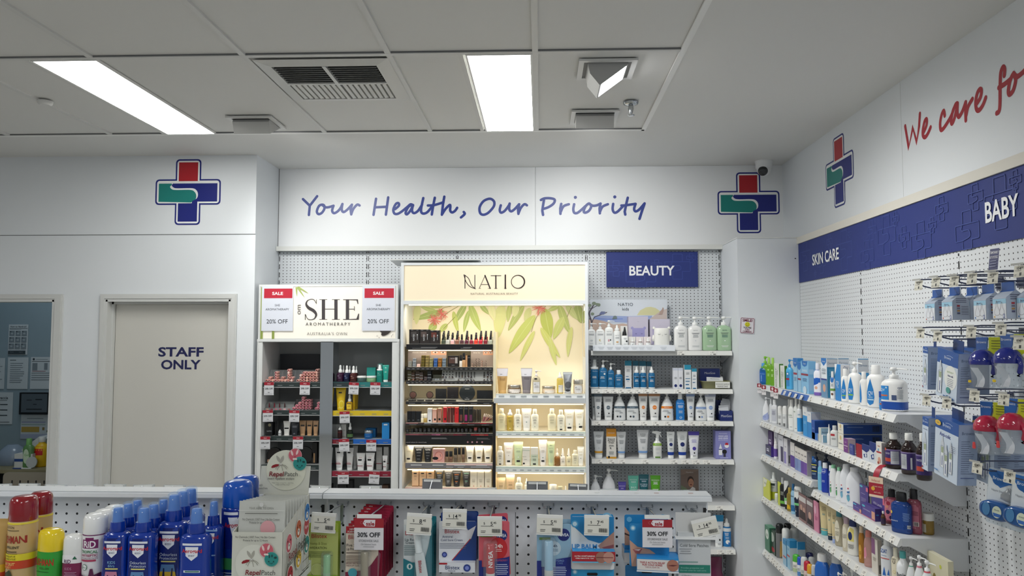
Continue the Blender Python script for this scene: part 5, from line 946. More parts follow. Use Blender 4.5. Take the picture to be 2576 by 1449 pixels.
for k,x in enumerate((183,268,345,420,500,575,655,730,805,885,960,1035,1110,1180,1255,1335,1422,1495,1568,1640)):
    yt = (285,275,268,262,268,262,265,270,268,272,278,270,262,268,268,270,255,262,258,256)[k]
    rowz(zs6,n3,'on the lipstick shelf','black lipsticks',[('lipstick',x-33,x+33,yt,'151517!,'+('c05a54' if k == 16 else '19191c!'),'red topped black lipstick' if k == 16 else f'{ORD[k]} black lipstick along from {SHE_}','r -.5 .5 .62 .66 silver')])
cr = 't NATIO 0 .78 .045 khaki;l 0 .68 .5 4 d8cdb0;r -.4 .4 .24 .33 black'
W7,W8 = 'on the foundation shelf','on the lowest lit makeup shelf'
rowz(zs7,n3,W7,'foundation shelf',[('tube',120,292,592,'efe4ca,efe4ca','cream tube with black sticker','l 0 .68 .5 3 c9bfa0;r -.4 .3 .16 .26 black'),('tube',302,470,598,'16171a,16171a','black primer tube','t NATIO 0 .78 .08 d9d9d9;l 0 .62 .5 3 8a8a8a;l 0 .42 .4 2 8a8a8a;t NATIO 0 .2 .05 lgrey .6'),('tube',472,634,598,'16171a,16171a','black primer tube','t NATIO 0 .78 .08 d9d9d9;l 0 .62 .5 3 8a8a8a;l 0 .42 .4 2 8a8a8a;t N.1 0 .25 .06 lgrey .4')]
 +[('box',648,862,640,'d9a29c,b98a86,e6b8b2','pink powder puff carton','e 0 .46 .72 .36 c97f74;e .05 .46 .6 .30 e8a498;e -.55 .3 .5 .12 black;p dgrey .2 .6 .26 .62 .42 .42 .38 .4',dict(d=.04))]
 +[('foundation',a,b,t_,f'{c}*,{"1a1a1c"}',nm,'t NATIO 0 .25 .06 dgrey 1') for a,b,t_,c,nm in ((868,932,690,'9a7a62','taupe foundation bottle'),(936,1006,688,'8a6450','mocha foundation bottle'),(1022,1092,622,'7a6a58','olive foundation bottle'),(1096,1155,612,'a08a70','beige foundation bottle'),(1170,1228,605,'8a6a50','tan foundation bottle'))]
 +[('tube',a,b,t_,'f3ecdc,f3ecdc','pearly cream tube',cr) for a,b,t_ in ((1246,1392,602),(1406,1562,578),(1566,1728,592))])
bt_ = 'r -.5 .4 .80 .88 2a2a2a;l 0 .70 .45 4 b99a78;l 0 .5 .3 4 c2a484;b 0 .05 8a5a3a'; dk7 = lambda c: f't NATIO 0 .78 .07 {c};t MINERAL 0 .66 .045 d9d9d9;l 0 .58 .45 4 9a9a9a;r -.3 .3 .32 .36 {c};t 50+ 0 .25 .06 d9d9d9 .8'
rowz(zs8,n3,W8,'lowest makeup shelf',[('box',272,392,1035,'e9c096,c99a72,f3d8b4','beige carton',bt_,dict(d=.05)),('box',405,528,1035,'e9c096,c99a72,f3d8b4','beige carton',bt_,dict(d=.05)),('box',538,664,1038,'e9be92,c99a72,f3d8b4','beige carton',bt_,dict(d=.05)),
 ('tube',686,838,1018,'3a3a38,2a2a2a','charcoal sunscreen tube with gold print',dk7('d9a64a')),('tube',850,1002,1028,'4a4845,2a2a2a','charcoal sunscreen tube with silver print',dk7('c9c9c9')),('tube',998,1156,1052,'242424,2a2a2a','charcoal sunscreen tube with orange print',dk7('e0823a')),('tube',1178,1332,1025,'3c3b39,2a2a2a','charcoal sunscreen tube with mint print',dk7('9ad0b4'))]
 +[('box',a,b,1040,'efe6d0,d8cdb4,f6eed8','ivory moisturiser carton','t NATIO 0 .48 .05 8a7f70;l 0 .4 .5 5 b9ae98;c 0 .06 .12 d9584a',dict(d=.05)) for a,b in ((1330,1455),(1460,1582),(1594,1716))])
# skin care column
spa = lambda z: f't spa -.2 {z} .05 3a3a4a .6;l 0 {z-.14} .6 4 9a9080;l 0 {z-.3} .4 2 9a9080'
WS,DV = 'on the spa shelf','the divider'
row_y(FS,zt1,n4,WS,DV,'spa shelf',[('tube',140,346,186,'d9b070!,d9b070','amber gel tube with white top','b .68 .985 e9e6ee;t spa -.2 .76 .05 3a3a4a .6;l 0 .62 .6 5 b98e58'),('jar',338,590,490,'8a7258*,c9c4ba~','wide brown scrub jar','r -.85 .85 .05 .5 efeae6;t spa -.55 .2 .16 3a3a4a .4;l .3 .42 .4 2 b0a8a0 3'),('tube',580,790,190,'857e82,857e82','grey mud tube with white top','b .68 .985 e4e2e8;t spa -.2 .76 .05 3a3a4a .6;l 0 .64 .6 4 6a6468'),('pump',792,936,212,'d9d0b4*,efe6e4','clear pump bottle with white label','r -.75 .95 .05 .48 e9e8e8;r -.5 .2 .58 .64 black;t spa -.3 .4 .05 3a3a4a .6;l .1 .32 .6 4 b0a8a0'),
 ('jar',965,1214,512,'e9d2b4,c9c4ba~','wide pink salt jar','r -.6 .85 .04 .45 efe8e0;t spa -.4 .18 .16 3a3a4a .4'),('mini',1236,1356,262,'e4cc5a*,efe9de','yellow oil mist bottle','r -.5 .9 .05 .4 e9e6dc;t spa -.2 .34 .05 3a3a4a .6;r -.2 .7 .72 .8 black'),('tube',1352,1520,260,'b9bcc0~,b9bcc0','silver foil tube','b .9 1 lgrey;t spa -.3 .68 .05 3a3a4a .6;e .1 .4 .7 .16 5a5c60;e 0 .15 .5 .05 3a3c40'),('jar',1536,1716,396,'e4d3b8*,c9c4ba~','tall salt jar','r -.75 .8 .03 .62 dcdcde;t spa -.45 .45 .08 3a3a4a .5;l -.1 .34 .5 4 b0a8a0')])
cb = 't NATIO 0 .6 .05 a8a088;l 0 .52 .5 3 8a8474;l 0 .4 .4 3 b8b0a0;e 0 .2 .12 .018 8a9a8a'; cbx = cb+';r -.3 .35 .05 .11 black'
row_y(FS,zt2,n4,'on the upper cream shelf',DV,'upper cream shelf',[('bottle',152,304,925,'f1e6bc,f6efd2','pale yellow cleanser bottle','t NATIO 0 .6 .05 c9bf98;l 0 .5 .5 2 c0b58a;l 0 .42 .4 3 d0c8a0'),('mini',322,446,942,'d8be58*,f3f0ea','golden oil bottle with tall white cap','t NATIO 0 .6 .05 8a7a3a;l 0 .5 .5 4 9a8a40;c 0 .12 .15 efe6c0'),('bottle',458,594,936,'f6f1dc,f8f3e0','cream cleanser bottle',cb),('tube',597,775,926,'f5f2ea,f5f2ea','large cream tube','t NATIO 0 .75 .04 c0b8a8;l 0 .64 .5 3 d0c8b8;e 0 .4 .14 .022 8aa09a'),('bottle',768,906,936,'f6f1dc,f8f3e0','cream cleanser bottle',cb),('bottle',1070,1226,926,'f2e8c4,f6efd2','wide pale yellow bottle','t NATIO 0 .6 .05 c9bf98;l 0 .5 .6 2 b0a880;l 0 .4 .4 3 d0c8a0'),('bottle',1242,1382,950,'f6f1dc,f8f3e0','cream bottle with black sticker',cbx),('tube',1376,1556,942,'f6f2e4,f6f2e4','cream tube with black sticker',cr.replace('.24 .33','.12 .2')+';e 0 .33 .13 .02 8a9a8a'),('tube',1560,1736,942,'f6f2e4,f6f2e4','cream tube with sticker set to one side','t NATIO 0 .78 .045 khaki;l 0 .68 .5 4 d8cdb0;r -.1 .6 .16 .24 black;e 0 .33 .13 .02 8a9a8a')])
gn = lambda c: f't NATIO 0 .72 .045 {c};l 0 .62 .5 3 9aa890;e 0 .36 .14 .03 e6f0e0;r -.35 .35 .16 .23 black'
row_y(FS,zt3,n5,'on the lower cream shelf',DV,'lower cream shelf',[('bottle',140,266,306,'f1ebdc,f5f0e2','small ivory bottle with black sticker',cbx),('tube',270,448,240,'f6efe4,f6efe4','wide ivory tube with pink lettering','t NATIO .1 .74 .055 e0a090;l 0 .62 .5 4 d8cfc0;c 0 .44 .1 c0b8a8;r -.3 .3 .16 .23 black'),('tube',446,624,226,'cfdcb0,cfdcb0','wide soft green tube',gn('a8b890')),('box',614,748,325,'efe9dc,d8d0c0,f5efe0','ivory carton','t NATIO -.5 .5 .05 9a9484;b .84 .87 c9d4c0;r -.9 -.4 .08 .17 black;l -.2 .36 .5 2 a8a090',dict(d=.045)),('box',762,896,330,'d4dcc4,b9c2a8,efeadc','ivory and green carton','b .62 1 f0ebdc;t NATIO 0 .52 .06 7a8a74;l 0 .38 .5 4 6a7a66;r -.4 .4 .06 .14 black',dict(d=.045)),('tube',906,1060,192,'f5efe8,f5efe8','tall ivory tube','t NATIO 0 .7 .04 d8cfc0;l 0 .6 .5 4 d0c8b8;e 0 .32 .12 .02 8aa09a;r -.35 .35 .16 .22 black'),('tube',1062,1202,218,'cfdcae,cfdcae','slim soft green tube','t bio 0 .84 .06 2a2a2a .6;t NATIO 0 .72 .04 8a9a7a;l 0 .62 .5 4 9aa890;e 0 .2 .3 .08 c4d2b4'),
 ('drop',1192,1298,350,'9a6420*,efe4cc','amber serum bottle','r -.5 .5 .02 .1 5a3a2a;t NATIO 0 .06 .05 d8b070 .8'),('cone',1300,1392,346,'f0e8d8,f4efe4','white cone topped serum bottle','t NATIO 0 .4 .05 8a8474;l 0 .3 .5 4 a8a090;e -.5 .58 .14 .04 2a2a2a'),('cone',1408,1500,346,'e9deba,f4efe4','straw coloured cone topped serum bottle','t NATIO 0 .4 .05 a89a70;l 0 .3 .5 4 a8a090;e -.5 .58 .14 .04 2a2a2a'),('bottle',1512,1630,378,'ece4c6,efe6cc','short straw bottle',cb),('tube',1612,1736,312,'f5f1e6,f5f1e6','small ivory tube','t NATIO 0 .72 .045 khaki;l 0 .6 .5 3 d8cdb0;e 0 .4 .12 .02 5a6a6a')])
row_y(FS,zt4,n5,'on the lowest skin care shelf',DV,'lowest skin care shelf',[('tube',132,306,880,'e9cfa4,e9cfa4','tan tube','t NATIO 0 .76 .04 a8906a;l 0 .66 .5 4 b89e74'),('tube',310,470,822,'ecc99c,ecc99c','taller tan tube','t NATIO 0 .7 .035 a8906a;l 0 .62 .5 3 9a7e54;l 0 .46 .5 4 b89e74'),('bottle',478,613,876,'f3edd6,f6f1de','ivory bottle',cb),('mini',648,722,896,'f3edd6,f6f1de','slim ivory bottle',''),('jar',1100,1240,1008,'f0e9d4,f4eedc','ivory jar','r -.3 .3 .1 .3 9a9a8a'),('jar',1252,1346,1040,'d9cfae,c9c0a0','small straw jar','l 0 .4 .5 3 a89e7a'),('cone',1368,1430,1030,'f0e8d8,f4efe4','small white cone bottle','')])
# ================================================================ unit with the bamboo header
s6,s7 = conv(630,700,.20704),conv(630,950,.20704)
YS,YSB = 4.80,5.13
HL,HR = x_at(651,YS,1.9),x_at(1001,YS,1.9); UL,UR = x_at(645.5,YS,1.4),x_at(1004,YS,1.4); OX = ((UL+UR)/2,YS,0)
zt_,zb_,zu = z_at(715.5,-1.3,YS),z_at(853,-1.3,YS),z_at(859.5,-1.3,YS); wf = M('dfe1e0',.4); gi = M('a3a6a6',.5)
su = thing('aromatherapy_unit','white shelf unit with lit bamboo header and mirrored middle post','display stand',OX)
def sp_(mb,name,p=None): ob = mb.build(name,p or su); ob.location = (-OX[0],-OX[1],0) if p is None else (0,0,0); return ob
mb = MB(); mb.box((HL,YS,zb_),(HR,YS+.12,zt_),wf).box((HL,YS-.004,zb_),(HL+.010,YS,zt_),wf).box((HR-.013,YS-.004,zb_),(HR,YS,zt_),wf).box((HL+.010,YS-.004,zt_-.013),(HR-.013,YS,zt_),wf).box((UL,YS-.008,zu),(UR,YS+.12,zb_),wf); sp_(mb,'header_box')
xs_ = [x_at(p,YS,1.4) for p in (659,805,837,985.7)]
mb = MB().box((UL,YS-.004,0),(xs_[0],YSB,zu),wf).box((xs_[3],YS-.004,0),(UR,YSB,zu),wf).box((UL+.004,YS-.009,0),(UL+.010,YS-.004,zu),wf).box((UR-.012,YS-.009,0),(UR-.006,YS-.004,zu),wf); sp_(mb,'side_panels')
sp_(MB().box((xs_[0],YSB-.012,0),(xs_[3],YSB,zu),gi).box((xs_[0],YS,.0),(xs_[3],YSB,.1),wf),'back_panel')
sp_(MB().box((xs_[1],YS,.1),(xs_[2],YS+.13,zu),M('d4d8dc',.04,1)),'mirror_post')
sp_(MB().box((xs_[0],YS,zu-.004),(xs_[3],YSB,zu),gi),'soffit')
sp_(MB().box((HL+.012,YS-.0015,zb_+.004),(HR-.014,YS-.0002,zt_-.014),M('f3eee2',.5,emit=.14)),'lit_panel')
mb = MB(); fl = Flat(mb,lambda u,v,k: (u,YS-.0018-.0002*k,v)); Q6 = lambda x,y: px2(*s6(x,y),YS); k6 = .20704*4.8/FPX; ch = M('474244',.45)
# SHE in high-contrast serif capitals
def serif(l): fl.poly([Q6(*p) for p in l],ch)
for x in (868,1020): serif([(x,262),(x+40,262),(x+40,498),(x,498)])
for x in (838,992):
    for y in (256,497): serif([(x,y),(x+96,y),(x+96,y+6),(x,y+6)])
serif([(900,370),(1025,370),(1025,377),(900,377)])
serif([(1160,262),(1200,262),(1200,498),(1160,498)]); serif([(1128,256),(1308,256),(1312,312),(1304,312),(1290,268),(1200,264),(1128,263)]); serif([(1128,503),(1318,503),(1322,430),(1312,430),(1290,492),(1200,496),(1128,496)]); serif([(1200,370),(1262,370),(1262,340),(1268,340),(1268,395),(1262,395),(1262,377),(1200,377)])
sv = smooth([(798,300),(775,262),(738,254),(695,272),(680,315),(708,358),(770,395),(800,440),(780,488),(735,503),(695,490),(672,440)],5); N_ = len(sv)
fl.shape(*ribbon([Q6(p[0],p[1]) for p in sv],[k6*(7+30*max(0,sin(pi*(i/N_-.18)/.62))**2 if .18 < i/N_ < .8 else k6*0+7) if False else k6*(7+(31*sin(pi*(i/N_-.2)/.6)**2 if .2 < i/N_ < .8 else 0)) for i in range(N_)],False,False),ch)
serif([(800,258),(806,258),(806,312),(800,312)]); serif([(664,436),(672,436),(672,505),(664,505)])
fl.text('om',*Q6(583,380),62*k6,M('6a6668',.5),rot=pi/2,sx=1.12)
fl.text('AROMATHERAPY',*Q6(944,555),40*k6,ch,752*k6,sp=1.42); fl.text("AUSTRALIA'S OWN",*Q6(932,672),36*k6,M('8a8682',.5),578*k6,sp=1.2)
for a,b,w in (((560,110),(567,222),20),((575,108),(662,235),22),((585,108),(712,186),20)):
    v,f = ribbon([Q6(a[0]+(b[0]-a[0])*t/6,a[1]+(b[1]-a[1])*t/6) for t in range(7)],[w*k6*max(.02,1-(t/6)**2) for t in range(7)],False,False); fl.shape(v,f,M('a9b96a',.5))
for x0,x1 in ((122,165),(263,295)):
    a,b = Q6(x0,738),Q6(x1,110 if x0 < 200 else 640); fl.rect(a[0],b[0],a[1],b[1],M('9cab58',.5)); fl.rect(a[0]+(b[0]-a[0])*.3,a[0]+(b[0]-a[0])*.45,a[1],b[1],M('6f8038',.5))
q = Q6(1635,640);
for an,rx in ((.6,1),(-.5,.9)):
    c,s_ = cos(an),sin(an); fl.poly([(q[0]+(s_*.012)+(a*c-b*s_),q[1]+(a*s_+b*c)) for a,b in [(78*k6*rx*cos(t)*.95,34*k6*sin(t)-.006*(an > 0)) for t in [2*pi*i/20 for i in range(20)]]],M('3a3432',.5))
for an in (-2.5,-2.2,-.75,-.5): fl.text('o' if an < -1 else 'f',q[0]+115*k6*cos(an),q[1]+95*k6*sin(an),26*k6,M('9a948e',.5))
sp_(mb,'header_print')
for nm,x0,x1,y0,y1,dsc in (('a',131,524,95,640,'staff door side'),('b',1354,1756,92,638,'lit stand side')):
    a,b = U(*s6(x0,y1),Y=YS-.008),U(*s6(x1,y0),Y=YS-.008); t = thing('sale_poster',f'white and red sale poster on the bamboo header, {dsc}','poster',((a.x+b.x)/2,YS-.008,a.z)); w,h = (b.x-a.x)/2,b.z-a.z
    MB().box((-w,-.0006,0),(w,.0006,h),M('dfe3ee',.35)).build('sheet',t); mb = MB(); fl = Flat(mb,lambda u,v,k: (u,-.0008-.0002*k,v)); rd = M('c22a3e',.4); gy = M('5a5e68',.5)
    fl.rect(-w*.86,w*.94,h*.73,h*.945,rd); fl.text('SALE',0,h*.838,h*.068,M('f4eef0',.4),bold=.03,sx=1.25); fl.text('SHE',0,h*.573,h*.05,gy,sx=1.05); fl.text('AROMATHERAPY',0,h*.483,h*.05,gy,w*1.5); fl.text('20% OFF',0,h*.215,h*.095,M('3a3c42',.5),w*1.5); mb.build('printing',t)
# shelves
def lip2(x0,x1,py0,py1,segs,white=True):
    z0,z1 = z_at(py0,-1.3,YS+.015),z_at(py1,-1.3,YS+.015); s = sp_(MB().box((x0,YS+.02,z0-.012),(x1,YSB-.012,z0-.002),gi),'shelf')
    MB().box((x0,YS+.010,z1),(x1,YS+.02,z0),M(segs[0][2],.35)).build('lip',s); mb = MB(); fl = Flat(mb,lambda u,v,k: (u,YS+.0098-.0002*k,v)); L = x1-x0
    for a,b,c in segs[1:]: fl.rect(x0+a*L,x0+b*L,z1,z0-.001,M(c,.35))
    for i in range(5): fl.rect(x0+L*(.06+.2*i),x0+L*(.14+.2*i),z1+(z0-z1)*.3,z1+(z0-z1)*.42,M('8a8f90',.5))
    fl.rect(x0,x1,z1-.003,z1,M('d9dada',.3)); mb.build('lip_print',s); return z0-.002
La,Lb,Ra,Rb = xs_[0]+.001,xs_[1]-.001,xs_[2]+.001,xs_[3]-.001
zL = [lip2(La,Lb,y0,y1,[(0,1,'2f3a3a')]+sg) for y0,y1,sg in ((962.5,974,[]),(1033,1044,[]),(1097.5,1109,[]),(1170,1182,[]))]
zL.append(lip2(La,Lb,1245,1256,[(0,1,'2f3a3a')]))
zR = [lip2(Ra,Rb,961,973.5,[(0,1,'2e7a7a'),(0,.27,'2f3a3e')]),lip2(Ra,Rb,1033,1045.5,[(0,1,'d9bc2a')]),lip2(Ra,Rb,1104.5,1116,[(0,1,'1f62b8'),(0,.17,'7a1f2c'),(.17,.35,'1f2c2e')]),lip2(Ra,Rb,1185,1198,[(0,1,'8a2036')]),lip2(Ra,Rb,1262,1272,[(0,1,'2f3a3a')])]
FR = YS+.04; SD = 'the staff door side'
# lipsticks lying end out in clear racks
def rack(nm,z,cv,base,cols,x0,x1,yc,pitch,lab,colr):
    xa,xb = x_at(cv(x0,0)[0],FR,z),x_at(cv(x1,0)[0],FR,z); t = thing('clear_rack',lab,'rack',((xa+xb)/2,FR+.045,z+.0007)); w = (xb-xa)/2
    mb = MB().box((-w,-.042,0),(w,.045,.004),clear('ccd2d4',.3)).box((-w,.043,.004),(w,.045,yc),clear('ccd2d4',.25))
    mb.build('rack_base',t)
    for x,n in cols[::2]: xx = x_at(cv(x+18,0)[0],FR,z)-(xa+xb)/2; MB().prism([(-.030,.004),(.043,.004),(.043,yc),(.0,yc*.9)],xx-.0006,xx+.0006,clear('dfe4e6',.22)).build('divider',t)
    D = pitch*.5
    for ci,(x,n) in enumerate(cols):
        for k in range(n):
            xx = x_at(cv(x,0)[0],FR,z); zz = z+.005+D+(2*D+.0002)*k; c = colr[(ci*3+k*(1 if ci % 3 else 0)) % len(colr)]
            l = thing('lipstick',f'{nm} lipstick end, {ORD[k]} up in {ORD[ci]} column from door side','lipstick',(xx,FR,zz),0,f'{nm} lipsticks in the clear rack')
            MB().loft([(0,D*.92,D*.92),(.001,D*.98,D*.98),(.060,D*.98,D*.98),(.061,D*.9,D*.9)],M('efb8ac' if nm[0] == 'u' else 'f0a9b0',.3),16,axis='y').build('tube',l); MB().loft([(-.0012,D*.55,D*.55),(0,D*.62,D*.62)],M(c,.35),14,axis='y').build('end_sticker',l)
pit = 31*.20704*FR/FPX
rack('upper shelf',zL[0],s6,1217,[(195,1),(230,2),(268,1),(306,4),(343,1),(382,2),(420,1),(460,5),(497,2),(536,0),(572,1),(608,3),(646,4),(685,4),(724,4),(762,4),(801,5),(828,1)][:17],178,834,.075,pit,'clear acrylic rack of pale pink capped lipsticks under the header',['6a3a34','9a5a58','e8d8d0','8a3a4a','c98a74','7a4a44','d9a890','e0b4a0','5a2a2c','7a2840','a86050'])
rack('middle shelf',zL[1],s7,352,[(520,1),(556,2),(593,3),(634,5),(675,4),(713,4),(795,1),(822,3)],500,834,.062,pit,'clear acrylic rack of pink capped lipsticks on the second shelf',['8a2848','7a3048','c07a80','6a2838','a84868','9a5060'])
mb = MB(); a,b = U(*s7(180,365),Y=FR+.02),U(*s7(528,215),Y=FR+.02); t = thing('tester_stand','clear stepped tester stand of lip shades on the second shelf','tester stand',((a.x+b.x)/2,FR+.03,zL[1]+.0007)); w = (b.x-a.x)/2
MB().prism([(-.03,0),(-.03,.012),(.0,.016),(.0,.034),(.03,.05),(.03,0)],-w,w,M('8f9392',.25)).build('stand',t)
for j in range(6): MB().box((-w*.85+j*w*.3,-.0315,.002),(-w*.85+j*w*.3+.016,-.0302,.011),M(('c9a090','8a4a54','c07884','a85a6a','e0b0b4','9a6a6a')[j],.3)).build('shade_swatch',t)
for j in range(4): MB().loft([(0,.0045,.0045),(.02,.004,.0035),(.03,.001,.003)],M(('6a1f2c','8a2434','5a1a24','4a2a2c')[j],.3),10,(-w*.7+j*w*.36,-.014,.016)).build('lip_bullet',t)
row_y(YSB-.05,zL[0],s6,'behind the upper lipsticks',SD,None,[('box',360,836,920,'11161f','wide dark navy display board','',dict(d=.012,name='display_board'))])
nk = lambda c: f'r -.6 .6 .62 .72 {c}'
row_y(FR,zL[2],s7,'on the dark lipped shelf',SD,'make up on the third shelf',[('box',202,276,542,'17181a,0e0e10','black brow kit carton','e .1 .82 .5 .12 8a8468;t NATIO 0 .35 .1 lgrey',dict(d=.05)),('stick',300,318,545,'1a1a1c,1a1a1c','slim black liner',''),('stick',322,340,520,'1a1a1c,1a1a1c','slim black liner',''),('mini',336,376,628,'dfe0e0,e9e9e9','tiny white bottle','r -.8 .8 .3 .36 black'),('stick',378,394,548,'1a1a1c,1a1a1c','slim black liner',''),('tube',396,484,527,'e6e4df,e6e4df','white primer tube','r -.6 .6 .46 .56 1a1a1a;r -.4 .4 .6 .62 lgrey;l 0 .36 .5 3 lgrey'),('tube',486,588,545,'20232b,20232b','black mattifying tube','l 0 .75 .6 6 8a8c94;e 0 .16 .25 .06 6a6c74'),('tube',592,674,520,'b48e68,c49c74','tan foundation tube',nk('2a2422')),('tube',678,754,520,'b08a64,c49c74','tan foundation tube',nk('2a2422')),('tube',758,826,522,'b48e6a,c49c74','tan foundation tube',nk('2a2422'))])
row_y(FR+.03,zL[3],s7,'on the fourth shelf',SD,None,[('disc',222,362,845,'121214!,2a2422','tilted black mirror compact',''),('disc',618,705,832,'141416!','round black compact behind the sale tag',''),('box',752,812,785,'161616','black carton with tan bottle window','r -.3 .3 .05 .5 b08a60',dict(d=.04)),('disc',206,262,980,'d9a88a,e3b79a','peach powder disc','')])
row_y(FR,zR[0],s6,'above the teal lip','the mirrored post','aromatherapy stock on the teal shelf',[('drop',1044,1132,1055,'4a1f44*,white','plum dropper bottle','t SHE -.3 .36 .05 d9c9d9;l 0 .28 .4 4 8a6a8a'),('drop',1128,1208,1060,'151f48*,white','navy dropper bottle','t SHE -.3 .36 .05 d9d9e9;l 0 .28 .4 4 6a7aa0'),('drop',1204,1292,1065,'5a2420*,white','brick red dropper bottle','t SHE -.3 .36 .05 e9d9d0;l 0 .28 .4 4 a07a6a'),
 ('drop',1105,1150,1058,'4a1f44*,white','plum dropper bottle in the row behind','',dict(back=.055)),('drop',1180,1228,1062,'151f48*,white','navy dropper bottle in the row behind','',dict(back=.055)),('drop',1262,1308,1066,'3a1a18*,white','brick red dropper bottle in the row behind','',dict(back=.055)),
 ('jar',1294,1400,1186,'4a6a66*,f0f0ec','dark green cream jar','l 0 .35 .5 2 8aa09a'),('jar',1408,1524,1186,'9ac890*,f0f0ec','pale green cream jar','l 0 .4 .6 3 e0f0d8'),('box',1420,1526,1082,'2a9a90,1a6a66,3aa89c','teal carton behind the jars','',dict(back=.075,d=.05)),('mist',1530,1606,1042,'1f9a8c*,f2f4f2','teal pump serum with white top','t SHE -.2 .5 .04 c9f0e8;l 0 .42 .5 3 6ac0b4'),('tube',1604,1682,1052,'1fa090!,e9f0ec','emerald green tube','l 0 .62 .4 4 9ae0d0'),('box',1560,1606,1036,'2a9a90','slim teal carton behind the pump','',dict(back=.06,d=.04))])
yl = 'r -.4 .2 .74 .80 2a2a1a;v LEMON -.55 .62 .12 f4e48a;e .2 .26 .5 .18 f4e468;e .2 .26 .4 .14 e3c82a;l 0 .12 .5 2 f4e48a'
row_y(FR,zR[1],s7,'above the yellow lip','the mirrored post','yellow stock',[('tube',1034,1158,118,'e8c21a,e8c21a','large yellow tube with lemon slice',yl),('drop',1162,1240,206,'d9a81a*,white','yellow dropper bottle','r -.5 .5 .42 .46 2a2a1a;r -.7 .7 .1 .4 f0d040;l 0 .3 .5 4 b08a1a'),('tube',1242,1270,170,'dcb41a,dcb41a','thin yellow tube in file','',dict(back=.03)),('tube',1262,1292,175,'d4ac1a,dcb41a','thin yellow tube in file','',dict(back=.07)),('tube',1284,1310,185,'cca61a,dcb41a','thin yellow tube in file','',dict(back=.11))])
row_y(FR,zR[2],s7,'above the blue lip','the mirrored post','serums',[('box',1040,1104,562,'a9aaa8,8a8b8a','grey carton beside the post','r -.6 .6 .4 .41 lgrey',dict(back=.05,d=.04)),('mini',1058,1114,594,'3a1414*,white','dark red serum bottle','r -.8 .8 .5 .56 5a1a1a'),('box',1108,1168,560,'c9c8c4,9a9b98','grey carton with ring print','c .2 .55 .4 b0b0ac;r -.8 .8 .1 .13 7a2a2a',dict(back=.04,d=.04)),('drop',1172,1242,546,'1f2a1f*,white','dark green serum bottle','b .1 .3 5a7a4a'),('jar',1380,1482,640,'1f6fb8*,b9c0c4~','blue cream jar','l 0 .3 .5 2 9ac0e0'),('box',1404,1526,612,'2278b8,145a94,2a84c4','blue carton behind the jar','',dict(back=.07,d=.05)),('box',1606,1694,540,'2484c8,145a94,3a94d0','tall blue carton','r -.5 .5 .84 .92 dfe9f0',dict(d=.07))])
wt = 'r -.55 .2 .76 .82 1f2022;c .6 .66 .4 dcdcdc;l -.2 .36 .5 2 c07a80;r -.9 .4 .28 .31 8a2036;l -.1 .22 .5 4 lgrey'
ws = 'l 0 .76 .4 3 c8a0a4;r -.55 .3 .56 .66 1f2022;c .6 .6 .35 dcdcdc;l 0 .4 .5 2 lgrey;r -.8 .5 .26 .29 8a2036'
row_y(FR,zR[3],s7,'above the crimson lip','the mirrored post','white tubes',[('tube',1026,1130,850,'e6e6e4,e6e6e4','tall white tube with crimson stripe',wt),('tube',1160,1250,852,'dededc,e6e6e4','second tall white tube, partly behind the sale tag',wt),('tube',1240,1302,826,'cfcfcc,e6e6e4','white tube in the row behind','',dict(back=.06)),('tube',1284,1392,915,'e9e9e7,e9e9e7','short white tube with crimson stripe',ws),('tube',1398,1508,912,'e9e9e7,e9e9e7','short white tube with tilted black sticker',ws),('box',1534,1602,840,'bcbcb8,9a9b98','grey carton with crimson line','r -1 1 .26 .29 8a2036;t SHE 0 .85 .06 8a8a88',dict(back=.04,d=.04)),('box',1622,1682,836,'c4c4c0,9a9b98','grey carton nearest the side panel','r -1 1 .26 .29 8a2036',dict(back=.04,d=.04)),('tube',1602,1664,946,'e9e9e7,e9e9e7','slim white tube',ws)])
row_y(FR+.03,zR[4],s7,'on the lowest shelf','the mirrored post',None,[('box',1064,1170,1292,'17181c','wide black carton','',dict(d=.05)),('box',1188,1246,1240,'141418','tall black carton','',dict(d=.05)),('box',1606,1680,1298,'5a4030','brown carton','',dict(d=.05))])
